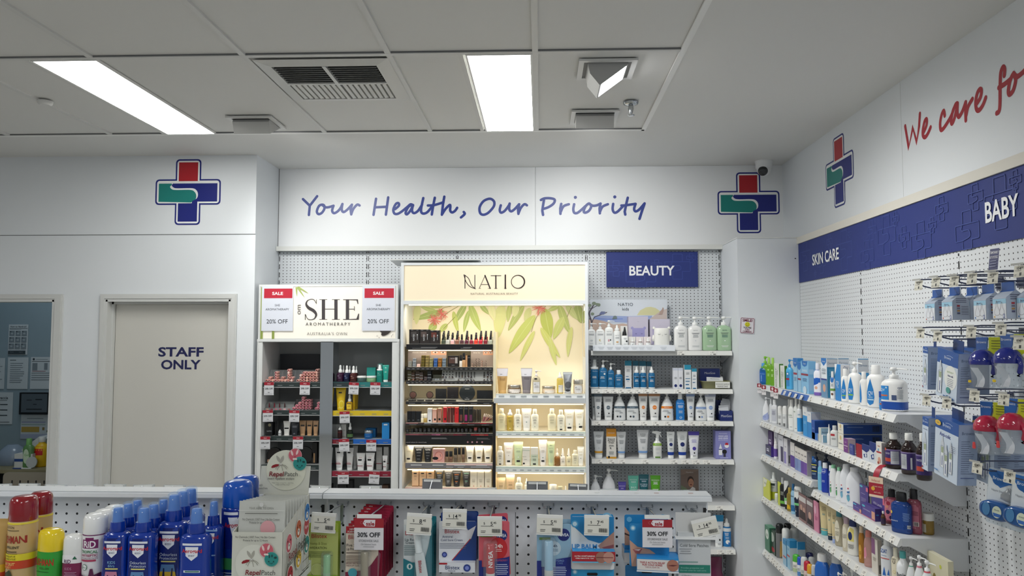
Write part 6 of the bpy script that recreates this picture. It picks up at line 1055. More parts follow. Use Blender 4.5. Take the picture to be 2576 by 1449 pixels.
# hanging sale tags on the lips
for k,(cv,x0,x1,y0,y1,r,d) in enumerate(((s6,165,285,1262,1420,0,'on the upper lipstick shelf nearest the door side'),(s6,597,722,1262,1415,1,'on the upper lipstick shelf beside the mirrored post'),(s6,1190,1312,1265,1410,3,'on the teal shelf under the brick red dropper'),(s6,1453,1578,1265,1415,1,'on the teal shelf under the pale green jar'),(s7,150,276,395,536,-1,'below the tester stand'),(s7,468,594,397,538,1,'below the second lipstick rack'),(s7,1085,1210,411,552,-2,'on the yellow lipped shelf'),(s7,118,240,716,868,0,'on the third dark lip nearest the door side'),(s7,514,640,716,868,0,'on the third dark lip under the black tube'),(s7,1078,1204,746,896,-2,'under the dark red serum bottle'),(s7,1406,1528,756,894,0,'under the blue cream jar'),(s7,1062,1196,1146,1292,-1,'on the crimson lip beside the post'),(s7,1435,1562,1142,1290,4,'on the crimson lip, slightly tilted'))):
    Y0 = YS-.012; a,b = U(*cv(x0,y1),Y=Y0),U(*cv(x1,y0),Y=Y0); w,h = (b.x-a.x)/2,b.z-a.z
    t = thing('sale_tag',f'small twenty percent off tag {d}','sale tag',((a.x+b.x)/2,Y0,a.z),(0,radians(r),0),'sale tags on the bamboo header unit'); MB().box((-w,-.0005,0),(w,.0005,h),M('d3d4d8',.45)).box((-w*.9,.0005,h*.86),(w*.9,.021,h*.98),clear('e6eaec',.3)).build('card',t); mb = MB(); fl = Flat(mb,lambda u,v,k: (u,-.0007-.0002*k,v))
    fl.rect(-w,w,h*.76,h,M('a01f30',.45)); fl.text('SALE',0,h*.88,h*.085,M('e3c9cc',.5),bold=.02); fl.text('20% OFF',0,h*.5,h*.14,M('3a3c42',.5),w*1.6,.015); fl.rect(-w*.2,w*.2,h*.2,h*.225,PRN); fl.rect(-w*.8,w*.8,h*.08,h*.095,M('6a6c70',.5)); mb.build('printing',t)
# ================================================================ the dim office seen through the doorway
YO = 5.995; ow_ = lambda x,y,Y=YO: U(x,y,Y=Y); o1,o2 = conv(0,740,.16556),conv(0,970,.18634)
def paper(desc,cv,x0,x1,y0,y1,art,name='notice',col='c9d2d6'):
    a,b = ow_(*cv(x0,y1)),ow_(*cv(x1,y0)); t = thing(name,desc,'paper',((a.x+b.x)/2,YO,a.z)); w,h = (b.x-a.x)/2,b.z-a.z; MB().box((-w,-.0008,0),(w,.0008,h),M(col,.6)).build('sheet',t); mb = MB(); art(Flat(mb,lambda u,v,k: (u,-.001-.0002*k,v)),w,h)
    if mb.v: mb.build('printing',t)
dg = M('3a444a',.6); mg = M('7f8b92',.6)
def how(fl,w,h):
    fl.text('How to Handrub?',0,h*.93,h*.055,dg,w*1.8,.02); fl.rect(-w*.9,w*.95,h*.86,h*.875,dg); fl.rect(-w*.88,w*.3,h*.83,h*.842,mg)
    for j in range(3):
        for i in range(3): fl.rect(-w*.9+i*w*.63,-w*.36+i*w*.63,h*(.62-.21*j),h*(.79-.21*j),mg); fl.rect(-w*.85+i*w*.63,-w*.7+i*w*.63,h*(.75-.21*j),h*(.775-.21*j),dg); fl.disc(-w*.62+i*w*.63,h*(.70-.21*j),w*.13,M('a9b4ba',.6),h*.03)
    fl.rect(-w*.92,w*.85,h*.02,h*.135,dg); fl.text('Whorld',-w*.55,h*.09,h*.03,mg); fl.text('Hygiene',w*.4,h*.09,h*.03,mg)
paper('hand rub instruction poster on the office wall',o1,118,432,460,920,how)
def lines(n,hd=True,c=mg):
    def f(fl,w,h):
        r_ = random.Random(n)
        if hd: fl.rect(-w*.8,-w*.2,h*.9,h*.92,dg)
        for j in range(n): fl.rect(-w*.75,-w*.75+w*1.5*r_.uniform(.6,1),h*(.8-.66*j/n),h*(.8-.66*j/n)+h*.02,c)
    return f
paper('typed letter under the hand rub poster',o1,105,435,960,1440,lines(10));
def form(fl,w,h): fl.disc(-w*.75,h*.93,w*.1,dg); fl.rect(-w*.55,w*.5,h*.92,h*.935,mg); fl.rect(-w*.9,w*.95,h*.855,h*.87,dg); fl.rect(-w*.85,-w*.4,h*.58,h*.81,mg); fl.rect(w*.2,w*.5,h*.6,h*.81,mg); fl.rect(-w*.85,w*.35,h*.55,h*.565,M('9a5a62',.6)); [fl.rect(-w*.9,w*.7,h*(.49-.07*j),h*(.51-.07*j),mg) for j in range(4)]
paper('printed form on the office wall nearest the door frame',o1,455,815,955,1440,form); paper('letter at the hidden edge of the office wall',o1,-200,80,970,1440,lines(8))
def certf(fl,w,h): fl.text('vaccia',w*.25,h*.83,h*.09,dg,w*.9,.02); fl.rect(-w*.3,w*.55,h*.74,h*.755,dg); [fl.rect(w*.0,w*.6,h*(.6-.17*j),h*(.63-.17*j),dg) for j in range(3)]; fl.rect(-w,w*.8,h*.06,h*.075,dg)
paper('pinned certificate sheet cut by the picture edge',o2,-180,180,90,520,certf);
def chart(fl,w,h): fl.rect(-w*.6,w*.5,h*.82,h*.85,mg); [fl.rect(-w*.95,w*.65,h*(.66-.1*j),h*(.71-.1*j),M(c,.6)) for j,c in enumerate(('9fa6c4','9fb4b0'))]; fl.rect(-w*.95,w*.25,h*.28,h*.5,M('b59a4a',.6)); fl.rect(w*.45,w*.6,h*.36,h*.48,M('8a7a4a',.6)); fl.rect(w*.75,w*.92,h*.28,h*.36,M('5a6a5a',.6)); fl.rect(-w,w,h*.02,h*.2,M('aab4cc',.6))
paper('colour coded chart under the framed screen',o2,275,690,390,720,chart)
sc = thing('wall_screen','black framed screen on the office wall','screen',tuple(ow_(*o2(486,385)))); a,b = ow_(*o2(283,385)),ow_(*o2(690,92)); w,h = (b.x-a.x)/2,b.z-a.z
MB().box((-w,-.03,0),(w,0,h),M('14171a',.4)).build('frame',sc); MB().box((-w*.86,-.031,h*.1),(w*.9,-.030,h*.94),M('59646c',.4)).build('display',sc)
mb = MB(); fl = Flat(mb,lambda u,v,k: (u,-.0312-.0002*k,v))
for a_,b_,z_,e_ in ((.1,.55,.66,.71),(-.5,-.15,.64,.67),(-.05,.2,.45,.48),(-.5,.55,.22,.26)): fl.rect(w*a_,w*b_,h*z_,h*e_,M('1d2226',.5))
mb.build('screen_text',sc)
YD = 5.45; zd_ = U(*o2(330,1140),Y=YD).z
dk_ = thing('office_desk','olive topped desk in the dim office','desk',(-3.5,YD,0)); MB().box((-1.2,0,zd_-.025),(1.45,.53,zd_),M('8a8466',.5)).build('desk_top',dk_)
for x in (-1.15,1.40): MB().box((x-.02,.02,0),(x+.02,.5,zd_-.026),M('3a3c3a',.5)).build('leg',dk_)
MB().box((-1.12,.46,.25),(1.38,.475,zd_-.026),M('2a2b2a',.6)).build('modesty_panel',dk_)
chx = U(*o2(410,1180),Y=5.2); c_ = thing('perforated_chair','grey plastic chair with a perforated back at the office desk','chair',(chx.x+.05,5.2,0)); cg = M('8b8576',.55)
zc0,zc1 = U(*o2(400,1500),Y=5.2).z,U(*o2(400,1172),Y=5.2).z
mb = MB(); v = rrect(-.235,.235,zc0-.1,zc1,.03); mb.poly([(x,-.008,z) for x,z in v],cg).poly([(x,.008,z) for x,z in v],cg); n_ = len(v); mb.add([(x,-.008,z) for x,z in v]+[(x,.008,z) for x,z in v],[(i,(i+1) % n_,(i+1) % n_+n_,i+n_) for i in range(n_)],cg); mb.build('backrest',c_)
mb = MB(); fl = Flat(mb,lambda u,v,k: (u,-.0084-.0001*k,v)); hb = M('0c0c0c',.8)
for j in range(3):
    for i in range(7): fl.poly(rrect(-.17+i*.056-.005,-.17+i*.056+.005,zc1-.075-j*.05,zc1-.052-j*.05,.003),hb)
mb.build('back_holes',c_); MB().box((-.22,-.42,.43),(.22,.02,.455),cg).build('seat',c_)
for x in (-.19,.19):
    for y in (-.38,0): MB().tube([(x,y,0),(x,y,.43)],.012,M('3a3b3c',.4)).build('leg',c_)
    MB().tube([(x,.005,.43),(x,.005,zc0)],.012,M('3a3b3c',.4)).build('back_post',c_)
def od(x,y): q = U(*o2(x,y),Y=YD+.2); return q.x
hh = lambda y,Y=YD+.2: U(*o2(400,y),Y=Y).z-zd_
pr = thing('label_printer','white handheld meter with dark display on the office desk','meter',(od(400,900),YD+.28,zd_+hh(835)-.0));
pr.location.z = zd_+.001; wp = (od(545,900)-od(255,900))/2; H0 = hh(800,YD+.28)
MB().box((-wp*.5,-.05,0),(wp*.55,.05,H0*.55),M('2a2b2d',.4)).build('stand',pr); MB().prism([(-wp,H0*.55),(wp*.7,H0*.6),(wp,H0*1.35),(wp*.6,H0*1.5),(-wp*.4,H0*1.05),(-wp,H0*.8)],-.05,.05,M('d5d9d8',.4),ax=1).build('casing',pr); MB().prism([(-wp*.1,H0*1.11),(wp*.55,H0*1.42),(wp*.5,H0*1.46),(-wp*.15,H0*1.13)],-.035,.035,M('23282a',.3),ax=1).build('display',pr)
def od_box(nm,desc,cat,x0,x1,y0,y1,Y,d,c,dec=None):
    a,b = U(*o2(x0,y1),Y=Y),U(*o2(x1,y0),Y=Y); t = thing(nm,desc,cat,((a.x+b.x)/2,Y+d/2,zd_+.0008)); w,h = (b.x-a.x)/2,b.z-zd_; MB().box((-w,-d/2,0),(w,d/2,h),M(c,.5)).build('body',t)
    if dec: mb = MB(); dec(Flat(mb,lambda u,v,k: (u,-d/2-.0004-.0002*k,v)),w,h); mb.build('printed_label',t)
od_box('paper_stack','white box with blue stripe under the meter on the office desk','box',192,440,925,1030,YD+.08,.14,'d5d8d4',lambda fl,w,h: fl.rect(-w,w,h*.45,h*.65,M('2a4a8a',.5)))
pl = thing('plastic_bag','crumpled clear plastic bag of blue packs on the office desk','bag',(od(110,900),YD+.25,zd_+.0008)); w = od(300,900)-od(110,900); H1 = hh(795,YD+.25)
MB().loft([(0,w*.95,.09,2.4),(H1*.2,w,.10,2.2),(H1*.6,w*.9,.09,2.6),(H1*.85,w*.6,.06,2),(H1,w*.35,.03,2)],M('9fb0c4',.2,alpha=.75,coat=.4),18).build('bag',pl); MB().box((-w*.7,-.06,.001),(w*.75,.05,H1*.42),M('3a4f8a',.5)).build('packs',pl)
make('bottle',(od(508,900),YD+.1,zd_+.0008),.075,hh(715,YD+.1),.05,'6aa45a*,7ab86a','e -.1 .4 .6 .25 cfe3c4;t Gel 0 .45 .08 green',0,'sanitiser_bottle','green hand gel bottle on the office desk','bottle')
yb_ = make('round',(od(612,900),YD+.16,zd_+.0008),.105,hh(690,YD+.16),.1,'e3b81a,d9dcda','r -.6 .6 .4 .7 c9201f',0,'sharps_container','yellow sharps container on the office desk','container')
wd = thing('round_lid','round white lid propped before the yellow container','lid',(od(592,900),YD+.06,zd_+.004),(radians(-8),0,0)); r = (od(665,900)-od(522,900))/2; MB().loft([(-.004,r,r),(.004,r,r)],M('b9bfbc',.5),28,(0,0,r),'y').build('lid',wd)
pn = thing('ballpoint_pen','blue and white pen on the office desk edge','pen',(od(500,1040),YD+.03,zd_+.006),(0,pi/2,0)); MB().loft([(-.07,.001,.001),(-.06,.004,.004),(.0,.0045,.0045)],M('24408a',.4),10).build('barrel',pn); MB().loft([(.0,.0047,.0047),(.07,.0045,.0045)],M('e3e5e4',.3),10).build('cap',pn)
# ================================================================ near gondola
g1,g2,g3,s0,sr = conv(760,1220,.16304),conv(1140,1220,.16304),conv(1500,1220,.16304),conv(0,1180,.18634),conv(400,1120,.22703)
YG = 1.74; ZG = z_at(1243.5,-.2,1.70); q = U(*g1(720,408),Y=YG); GP = pegs('dadde0',0,q.x,q.z,.02443,.0202,.0027,.35)
xj = x_at(811,1.70,ZG); xe = x_at(1791,1.70,ZG); gm_ = M('e3e6e8',.3)
for k,(a,b,d) in enumerate(((-2.0,xj-.0012,'white pegboard gondola section behind the insect sprays'),(xj+.0012,xe,'white pegboard gondola section hung with lip care cards'))):
    c = (a+b)/2; t = thing('gondola_unit',d,'gondola',(c,YG,0)); w = (b-a)/2
    MB().box((-w+.001,0,.12),(w-.001,.02,ZG-.02),GP).build('pegboard_panel',t)
    zb = z_at(1259.5,-.2,1.70)-ZG; MB().prism([(-.034,ZG-.002),(-.036,ZG),(.018,ZG),(.020,ZG-.003),(.020,ZG+zb),(.0165,ZG+zb),(-.036,ZG+zb),(-.040,ZG+zb+.002),(-.040,ZG-.004)],-w,w,gm_).build('top_cap',t)
    MB().box((-w,-.30,0),(w,.34,.12),M('c9ccce',.4)).build('base',t)
    for s in (-1,1):
        for dx in ((.006,) if (s < 0) != (k == 0) or s > 0 else (.006,)): MB().box((s*(w-.008)-.0032,-.0012,.12),(s*(w-.008)+.0032,0,ZG-.03),slots('dadde0',0,.042,.6)).build('slotted_upright',t)
    if k: x = x_at(g2(962,0)[0],YG,1.3)-c; MB().box((x-.0006,-.0006,.12),(x+.0006,0,z_at(g2(0,430)[1],.1,YG)),M('55585c',.5)).build('panel_seam',t)
    if k:
        for i,px in enumerate((1502,1602,1651,1737)): x = x_at(px,1.73,ZG)-c; MB().loft([(0,.0055,.0022,5),(.0012,.005,.002,5)],M('c9b4b0' if i > 1 else 'e4e4e2',.4),12,(x,-.012,ZG+.0002)).build('cap_clip',t)
wire = M('c4c8cc',.18,.9); ho = M('e6e6e2',.3)
def hold(t,cx,cz,w,h,y,rot,price,sale=None):
    """ticket holder at the end of a hook, geometry relative to the hook's origin"""
    R = Matrix.Rotation(radians(rot),3,'Y'); P = lambda u,v,yy: Vector((cx,yy,cz))+R @ Vector((u,0,v))
    mb = MB()
    for z0,z1,yy in ((h/2-.001,h/2+.006,y-.002),(-h/2-.004,-h/2+.001,y-.001)): mb.add([P(u,v,yy+d) for d in (0,.005) for u,v in ((-w/2,z0),(w/2,z0),(w/2,z1),(-w/2,z1))],[(0,1,2,3),(7,6,5,4),(0,4,5,1),(1,5,6,2),(2,6,7,3),(3,7,4,0)],ho)
    hd = mb.build('ticket_holder',t)
    mb = MB(); fl = Flat(mb,lambda u,v,k: P(u,v,y-.0022-.00015*k))
    if sale:
        H = h*1.95; z0 = -H+h/2; fl.rect(-w*.60,w*.60,z0,h/2-.002,M('dcdadd',.45)); rd = M('9c1c28',.45); fl.rect(-w*.60,w*.60,h/2-H*.31,h/2-.002,rd)
        fl.poly([(-w*.18,h/2-H*.06),(w*.26,h/2-H*.06),(w*.24,h/2-H*.27),(-w*.16,h/2-H*.26),(-w*.25,h/2-H*.17)],M('e4dde0',.45)); fl.text('sale',w*.05,h/2-H*.175,H*.13,rd,bold=.03); fl.disc(-w*.19,h/2-H*.15,w*.018,rd); fl.line([(-w*.30+w*.05*cos(a),h/2-H*.15+w*.05*sin(a)) for a in [i*.6+.6 for i in range(9)]],.0007,M('c0606a',.5))
        fl.text('30% OFF',0,h/2-H*.52,H*.145,M('22252b',.5),w*1.02,.02); fl.text('STOREWIDE SALE',0,h/2-H*.71,H*.075,M('6a6c70',.5),w*.8); fl.text('On Selected Items',0,h/2-H*.815,H*.06,M('8a8c90',.5),w*.62); fl.rect(-w*.22,w*.22,h/2-H*.9,h/2-H*.885,M('9a9c9e',.5))
    else: fl.rect(-w/2,w/2,-h/2,h/2,M('dfddd2',.5)); ticket_art(fl,w,h,price,0,-h/2)
    mb.build('price_ticket' if not sale else 'sale_ticket',t)
def hook(desc,cv,hx,hy,x0,x1,y0,y1,Yt,price,rot=0,sale=None):
    o = U(*cv(hx,hy),Y=YG); t = thing('peg_hook',desc,'hook',(o.x,YG,o.z),0,'price tagged hooks on the gondola front'); a,b = U(*cv(x0,y1),Y=Yt),U(*cv(x1,y0),Y=Yt); w,h = b.x-a.x,b.z-a.z; cx,cz = (a.x+b.x)/2-o.x,(a.z+b.z)/2-o.z
    MB().tube([(-.0122,-.001,.003),(-.0122,-.006,0),(-.0105,-.009,-.003),(.0105,-.009,-.003),(.0122,-.006,0),(.0122,-.001,.003)],.0016,wire).box((-.0035,-.012,-.045),(.0035,-.0095,0),M('9aa0a5',.3,.7)).build('back_bracket',t)
    zt = cz+h/2+.002; MB().tube([(0,-.010,-.001),(cx*.5,(Yt-YG)*.5,zt*.5-.001),(cx,Yt-YG+.001,zt)],.0019,wire).build('tag_arm',t); MB().tube([(0,-.011,-.040),(cx*.55,(Yt-YG)*.55,-.040+.1*(zt)),(cx*.62,(Yt-YG)*.64,-.028)],.0021,wire).build('product_arm',t)
    hold(t,cx,cz,w,h,Yt-YG,rot,price,sale)
hook('hook with a 5.45 ticket over the lime green balm card',g1,635,275,142,520,478,705,1.60,'5.45',3)
hook('hook with a red sale ticket over the crimson cards',g1,1296,280,845,1225,505,755,1.60,'',0,1); hook('hook with an 8.45 ticket over the teal balm card',g1,1960,288,1612,1996,490,735,1.60,'8.45',3)
hook('hook with a 14.95 ticket over the cold sore cream',g1,2455,290,2168,2540,420,645,1.615,'14.95',1); hook('hook with a 5.45 ticket over the red balm stick',g2,625,298,375,755,535,755,1.605,'5.45')
hook('hook with a 5.95 ticket over the pale blue balm stick',g2,1465,308,1290,1688,510,740,1.605,'5.95',2); hook('hook with a 7.45 ticket over the lip balm original box',g2,2140,318,2022,2402,515,748,1.605,'7.45',1)
hook('hook with a red sale ticket over the triple action box',g3,778,325,748,1130,515,740,1.60,'',0,1); hook('hook with a tilted 14.95 ticket over the cold sore patches',g3,1465,340,1490,1880,560,780,1.62,'14.95',-13)
# carded goods
def card(desc,cv,x0,y0,x1,y1,Y,col,spec,rz=0,ry=0,th=.0012,grp=None,hole=True,name='blister_card',cat='blister pack'):
    a,b = U(*cv(x0,y1),Y=Y),U(*cv(x1,y0),Y=Y); w,h = b.x-a.x,b.z-a.z; t = thing(name,desc,cat,((a.x+b.x)/2,Y,a.z),(0,radians(ry),radians(rz)),grp)
    MB().prism([(x,z) for x,z in rrect(-w/2,w/2,0,h,.004)],-th/2,th/2,colmat(col),ax=1).build('card',t)
    class S:
        d = th
        def __call__(s,x,z): return -th/2
    mb = MB(); paint_spec(mb,spec,w,h,S(),False)
    if hole: Flat(mb,lambda u,v,k: (u,-th/2-.0016,v)).poly(rrect(-.011,.011,h-.016,h-.0105,.0026),M('0e0f11',.7))
    if mb.v: mb.build('printed_front',t)
    t['w'],t['h'] = w,h; return t
def stickin(t,u,v0,v1,r,cols,tx='',cap=.3,txc='white',tilt=0):
    """a balm stick under a clear blister on card t; u,v in card units"""
    w,h = t['w'],t['h']; x = u*w/2; z0,z1 = v0*h,v1*h; L = z1-z0
    MB().loft([(0,r*1.5,r*1.3,3),(.004,r*1.6,r*1.5,3),(L+.01,r*1.6,r*1.5,3),(L+.014,r*1.3,r,3)],clear('eef3f4',.10),16,(x,-.0018-r*.9,z0-.008)).build('clear_blister',t)
    g = MB().loft([(0,r*.95,r*.95),(.001,r,r),(L*cap,r,r)],colmat(cols[1]),18); g.loft([(L*cap,r*.97,r*.97),(L*cap+.001,r*.99,r*.99),(L*.96,r*.99,r*.99),(L*.985,r*.9,r*.9),(L,r*.7,r*.7)],colmat(cols[0]),18)
    if tx: Flat(g,lambda a,b,k: (a,-math.sqrt(max(1e-9,r*r-a*a))-.0003,b)).text(tx,0,L*(.5+cap/2),r*.95,M(txc,.4),rot=pi/2,bold=.02,cut=True)
    o = g.build('balm_stick',t); o.location = (x,-.002-r,z0); o.rotation_euler = (0,radians(tilt),0)
GA = 'lime balm cards'
hemp = 'b .86 1 a6bc3e;t Blistex -.25 .80 .07 b0202c 1.2;t Hemp_&_Shea -.3 .68 .045 8a8f4a 1.1;t HYDRATION -.3 .61 .04 5a6030 1.1;l -.3 .54 1.0 4 7d8a4a;c -.35 .26 .42 c3c98a;c -.35 .26 .38 b4be74;b 0 .18 8cb030'
t = card('lime hemp and shea lip balm card in front',g1,82,590,560,1560,1.625,'b5bf6e',hemp); stickin(t,.35,.12,.52,.0075,('9ad09a!','9fc8a0'),'',.3)
for k in range(3): card(f'{("second", "third", "fourth")[k]} lime balm card behind the front one',g1,110+40*k,580-12*k,575+10*k,1540,1.648+.022*k,'a4bb3c!','b .9 1 9ab830',2)
t = card('cream and crimson lip balm card behind the red sale ticket',g1,668,640,1180,1600,1.615,'e3d6c4','r -1 -.05 .89 1 b0202c;T NEW -.6 .955 .03 f0e0dc .6;T FORMULA -.55 .915 .03 f0e0dc .8;t Blistex -.4 .83 .07 b0202c .9;t Five_Star -.55 .70 .045 2a2c30 .8;t Lip_Protection -.5 .64 .045 2a2c30 .9;l -.45 .57 .85 1 5a4a44;l -.5 .52 .8 5 8a7a6c;t BROAD_SPECTRUM -.5 .41 .028 6a3a40 .9;t MEDIUM_SUN -.55 .375 .028 6a3a40 .8;p 7d1a3c -1 0 1 0 1 .55 .6 .4 .2 .3 -1 .27;c -.55 .26 .28 4aa4b4'); stickin(t,.22,.08,.62,.008,('a89c84','b4a890'))
for k in range(8):
    card(f'{("", "first", "second", "third", "fourth", "fifth", "sixth", "seventh", "rearmost")[k+1]} crimson balm card in the swinging file behind the cream one',g1,700+36*k,600-42*k,1250+26*k,1500-34*k,1.632+.0125*k,'7a1a34!' if k % 2 else '8c2038!','b .9 1 9c2440;r -.98 -.25 .91 .99 b3222e;T NEW -.62 .965 .022 f0dcd8 .5;t Blistex -.15 .84 .07 9a1c28 1.2;r -.9 .3 .3 .8 b98a92;p a8687c .4 0 .8 .1 .9 .5 .6 .6 .3 .3',-5-1.5*k,0,.0012,'crimson balm cards')
t = card('white and teal lip relief cream card in front',g1,1562,535,2005,1560,1.632,'cfd6d8','b .92 1 d9dcdb;t Blistex -.35 .80 .065 b0202c 1.2;t Lip_Relief -.45 .70 .04 3f5358 .9;t Cream -.55 .655 .04 3f5358 .6;l -.5 .6 .7 6 6f8588;p 14707e -1 0 1 0 1 .9 .75 .6 .5 .4 .1 .36 -.4 .36 -1 .42;c -.55 .30 .25 2a8a90;c -.55 .30 .20 d3dddc;e -.55 .30 .08 .03 14707e',2)
w,h = t['w'],t['h']; mb = MB().loft([(0,.012,.0015,6),(.004,.012,.002,6),(.05,.0105,.006,2.4),(.056,.009,.008)],M('e4e6e6',.3),18); mb.loft([(.0565,.0075,.0075),(.095,.0068,.0068),(.0965,.005,.005)],M('f0f1f0',.3),16); Flat(mb,lambda a,b,k: (a,-.0058,b)).text('Blistex',0,.028,.007,M('b0202c',.4),rot=-pi/2,bold=.02); o = mb.build('cream_tube',t); o.location = (w*.20,-.010,h*.12); o.rotation_euler = (0,radians(-8),0)
MB().loft([(0,.016,.006,3),(.006,.018,.014,3),(.10,.016,.014,3),(.106,.013,.008,3)],clear('e8f2f4',.10),18,(w*.2,-.009,h*.11)).build('clear_blister',t)
for k in range(3): card(f'{("second", "third", "fourth")[k]} teal lip relief card behind the front one',g1,1600+22*k,530-24*k,2036+18*k,1500-40*k,1.655+.022*k,'146b78!','b .9 1 1a7a86',2)
t = card('blue and white cold sore cream card in front',g1,2112,560,2690,1195,1.64,'e2e5ea','p 1a3f86 .3 1 1 1 1 .9 .55 .78;p 1a3f86 1 .92 1 0 -.3 .05 .72 .58;p b0202c -.34 .05 -.28 .05 .70 .57 .66 .58;t Blistex -.3 .76 .10 b0202c 1.3;t Antiviral -.55 .63 .055 24386a .7;t Cold_Sore_Cream -.32 .55 .055 24386a 1.2;l -.4 .46 1.0 4 6a7488 1.4;c -.7 .2 .14 2c3f8a;c -.7 .2 .08 6a7ac0;r -.6 1 .0 .04 8fb4dc',2)
for k in range(2): card(f'{("second", "third")[k]} navy cold sore card behind the front one',g1,2140+12*k,420-14*k,2700+20*k,1150,1.665+.025*k,'173a7c!','',3)
def hbox(desc,cv,x0,y0,x1,y1,Y,d,cols,spec,rz=0,tops=''):
    a,b = U(*cv(x0,y1),Y=Y),U(*cv(x1,y0),Y=Y); return make('box',((a.x+b.x)/2,Y+d/2,a.z),b.x-a.x,b.z-a.z,d,cols,spec,radians(rz),'hanging_carton',desc,'box')
hbox('small white cold sore cream carton under its blue card',g1,2112,1205,2670,1350,1.622,.03,'d9dce2,c4c9d2,e4e6ea','r -1 -.55 .82 1 a8222e;t Blistex -.25 .55 .42 24386a .8;t Antiviral -.3 .2 .16 3a4a6a .6;c .55 .5 .2 2c3f8a;c .55 .5 .11 7a8ad0')
t = card('pink lip balm card holding a red stick',g2,396,560,868,1560,1.622,'d4606c','c .5 .78 .36 1c2a72;T NIVEA .5 .78 .05 e8ecf4 .6;e .25 .58 .62 .17 c0242c;T 24h .3 .62 .06 f4e4e0 .5;l .3 .56 .22 2 f0c4c0;r -.9 -.1 .76 .80 6a8a3a;p 16267c -1 0 1 0 1 .46 .75 .44 .1 .42 -.5 .38 -.5 .3 -.8 .3 -.8 .4 -1 .4;t RASPBERRY .45 .40 .03 c0506a .9;l .5 .33 .45 6 c9d0e8 1.1',4); stickin(t,-.25,.12,.68,.0092,('c21824!','dfdfd9'),'NIVEA',.2)
card('second pink lip balm card peeking above the front one',g2,430,445,890,1400,1.665,'cc5866','c .62 .88 .3 1c2a72;T NIVEA .62 .88 .045 e8ecf4 .5',6,-3)
t = card('pale blue lip balm card holding a blue stick',g2,1292,600,1815,1540,1.622,'8fb4cc','c .58 .82 .36 1c2a72;T NIVEA .58 .82 .05 e8ecf4 .6;c 0 .60 .42 bcd0dc;T 24h .02 .64 .05 1f3a5c .5;l .02 .58 .25 2 5a7a94;r -.85 -.2 .74 .78 6a8a4a;p 16267c -1 0 1 0 1 .46 .1 .42 .1 .3 -.75 .3 -.75 .4 -1 .4;t HYDRO .3 .40 .035 8fb0dc .8;t CARE .35 .36 .03 6f90c4 .6;l .3 .29 .5 6 c9d4ec 1.1',3); stickin(t,-.32,.16,.75,.0092,('a4cbe4!','d4d6d0'),'',.2)
card('second pale blue lip balm card behind the front one',g2,1370,530,1830,1400,1.665,'86abc4','b .93 1 9cc0d4',4)
lipb = 'p 1f7fb8 -1 1 1 1 1 .72 .7 .55 .3 .5 -.2 .56 -1 .86;c -.82 .86 .16 4a9cc8;c -.82 .86 .10 bcd8e6;p b08474 1 .72 1 .30 .5 .32 .25 .45;p 8a4a4c .42 .42 .98 .48 .98 .42 .6 .38;T LIP_BALM -.38 .44 .09 3a86c0 1.2;T ORIGINAL -.30 .335 .07 a8222e .9;'
card('blue and white lip balm card with a lip photo',g2,1820,490,2480,1300,1.625,'dfe3e4',lipb); card('second lip balm card behind the lip photo card',g2,1815,452,2470,1200,1.65,'1f86c0','c .7 .93 .24 7fb8d8;c .7 .93 .16 d4e4ec',0,0,.0012,None,False)
hbox('red fronted lip balm carton below the lip photo',g2,1838,1035,2500,1195,1.60,.055,'a8202c,3aa0dc,35a4e4','b 0 .1 58b4dc;T ULTRA_MOISTURISING -.42 .60 .14 f0dcd8 1.1;T VISIBLE_RESULTS_IN_1_DAY -.42 .40 .11 f0dcd8 1.1;c .35 .5 .26 9a6a5c;c .70 .5 .26 b98a7c;r .12 .56 .46 .52 6a2c30;r .5 .9 .46 .52 7a3a3c',0)
card('blue card hanging lower under the lip balm box',g2,1812,1275,2480,1700,1.63,'2a94c8','c -.8 .84 .12 6ab4d8;c -.8 .84 .07 cfe4ee')
card('blue cold sore relief card with a face photo',g3,515,600,1120,1250,1.625,'1f80bc','c -.82 .90 .14 6ab0d8;c -.82 .90 .08 cfe4ee;p c79a84 -1 .62 -.6 .46 .0 .4 .3 .3 .3 0 -.9 0 -.95 .3;p a85a58 -.85 .40 -.35 .42 -.5 .30 -.7 .30;p f0e4de -.78 .39 -.42 .405 -.55 .365;p d9dcdc .2 .25 1 .25 1 .06 .3 .02;t UV_PROTECTION .6 .18 .05 2a6aa0 .7',1)
card('second blue card behind with brow and eye print',g3,440,462,1108,1180,1.655,'1f80bc','p c79a84 -1 .75 -.75 .6 -.6 .5 -.6 .35 -1 .35;c -.78 .9 .12 6ab0d8;p 3a2a28 -1 .62 -.75 .56 -.75 .54 -1 .58;c .75 .93 .18 5aa8d4',0,0,.0012,None,False)
hbox('blue and white triple action relief carton, slightly turned',g3,650,1130,1290,1345,1.595,.05,'2a8fd0,1f7cc0,2a94dc','r -.98 .98 .12 .88 d9d4d0;p 2a8fd0 -.98 .88 .98 .88 .98 .94;T TRIPLE_ACTION_RELIEF -.25 .66 .13 a8323c 1.2;T FOR_COLD_SORES -.25 .50 .13 a8323c .95;t TOPICAL_CLEAR_GEL -.25 .34 .09 a8545c .7;c .72 .52 .28 a8705e;p 6a3434 .48 .5 .7 .58 .95 .56 .75 .46;r -1 1 .0 .1 dfe3e4',-7)
hbox('second triple action carton behind the first',g3,432,1005,640,1190,1.65,.05,'d9d4d0,1f7cc0,2a94dc','b .78 1 2a8fd0;T TRIPLE .2 .5 .16 a8323c .8',0)
card('blue card hanging low under the triple action carton',g3,450,1240,1110,1700,1.66,'1b74ac','')
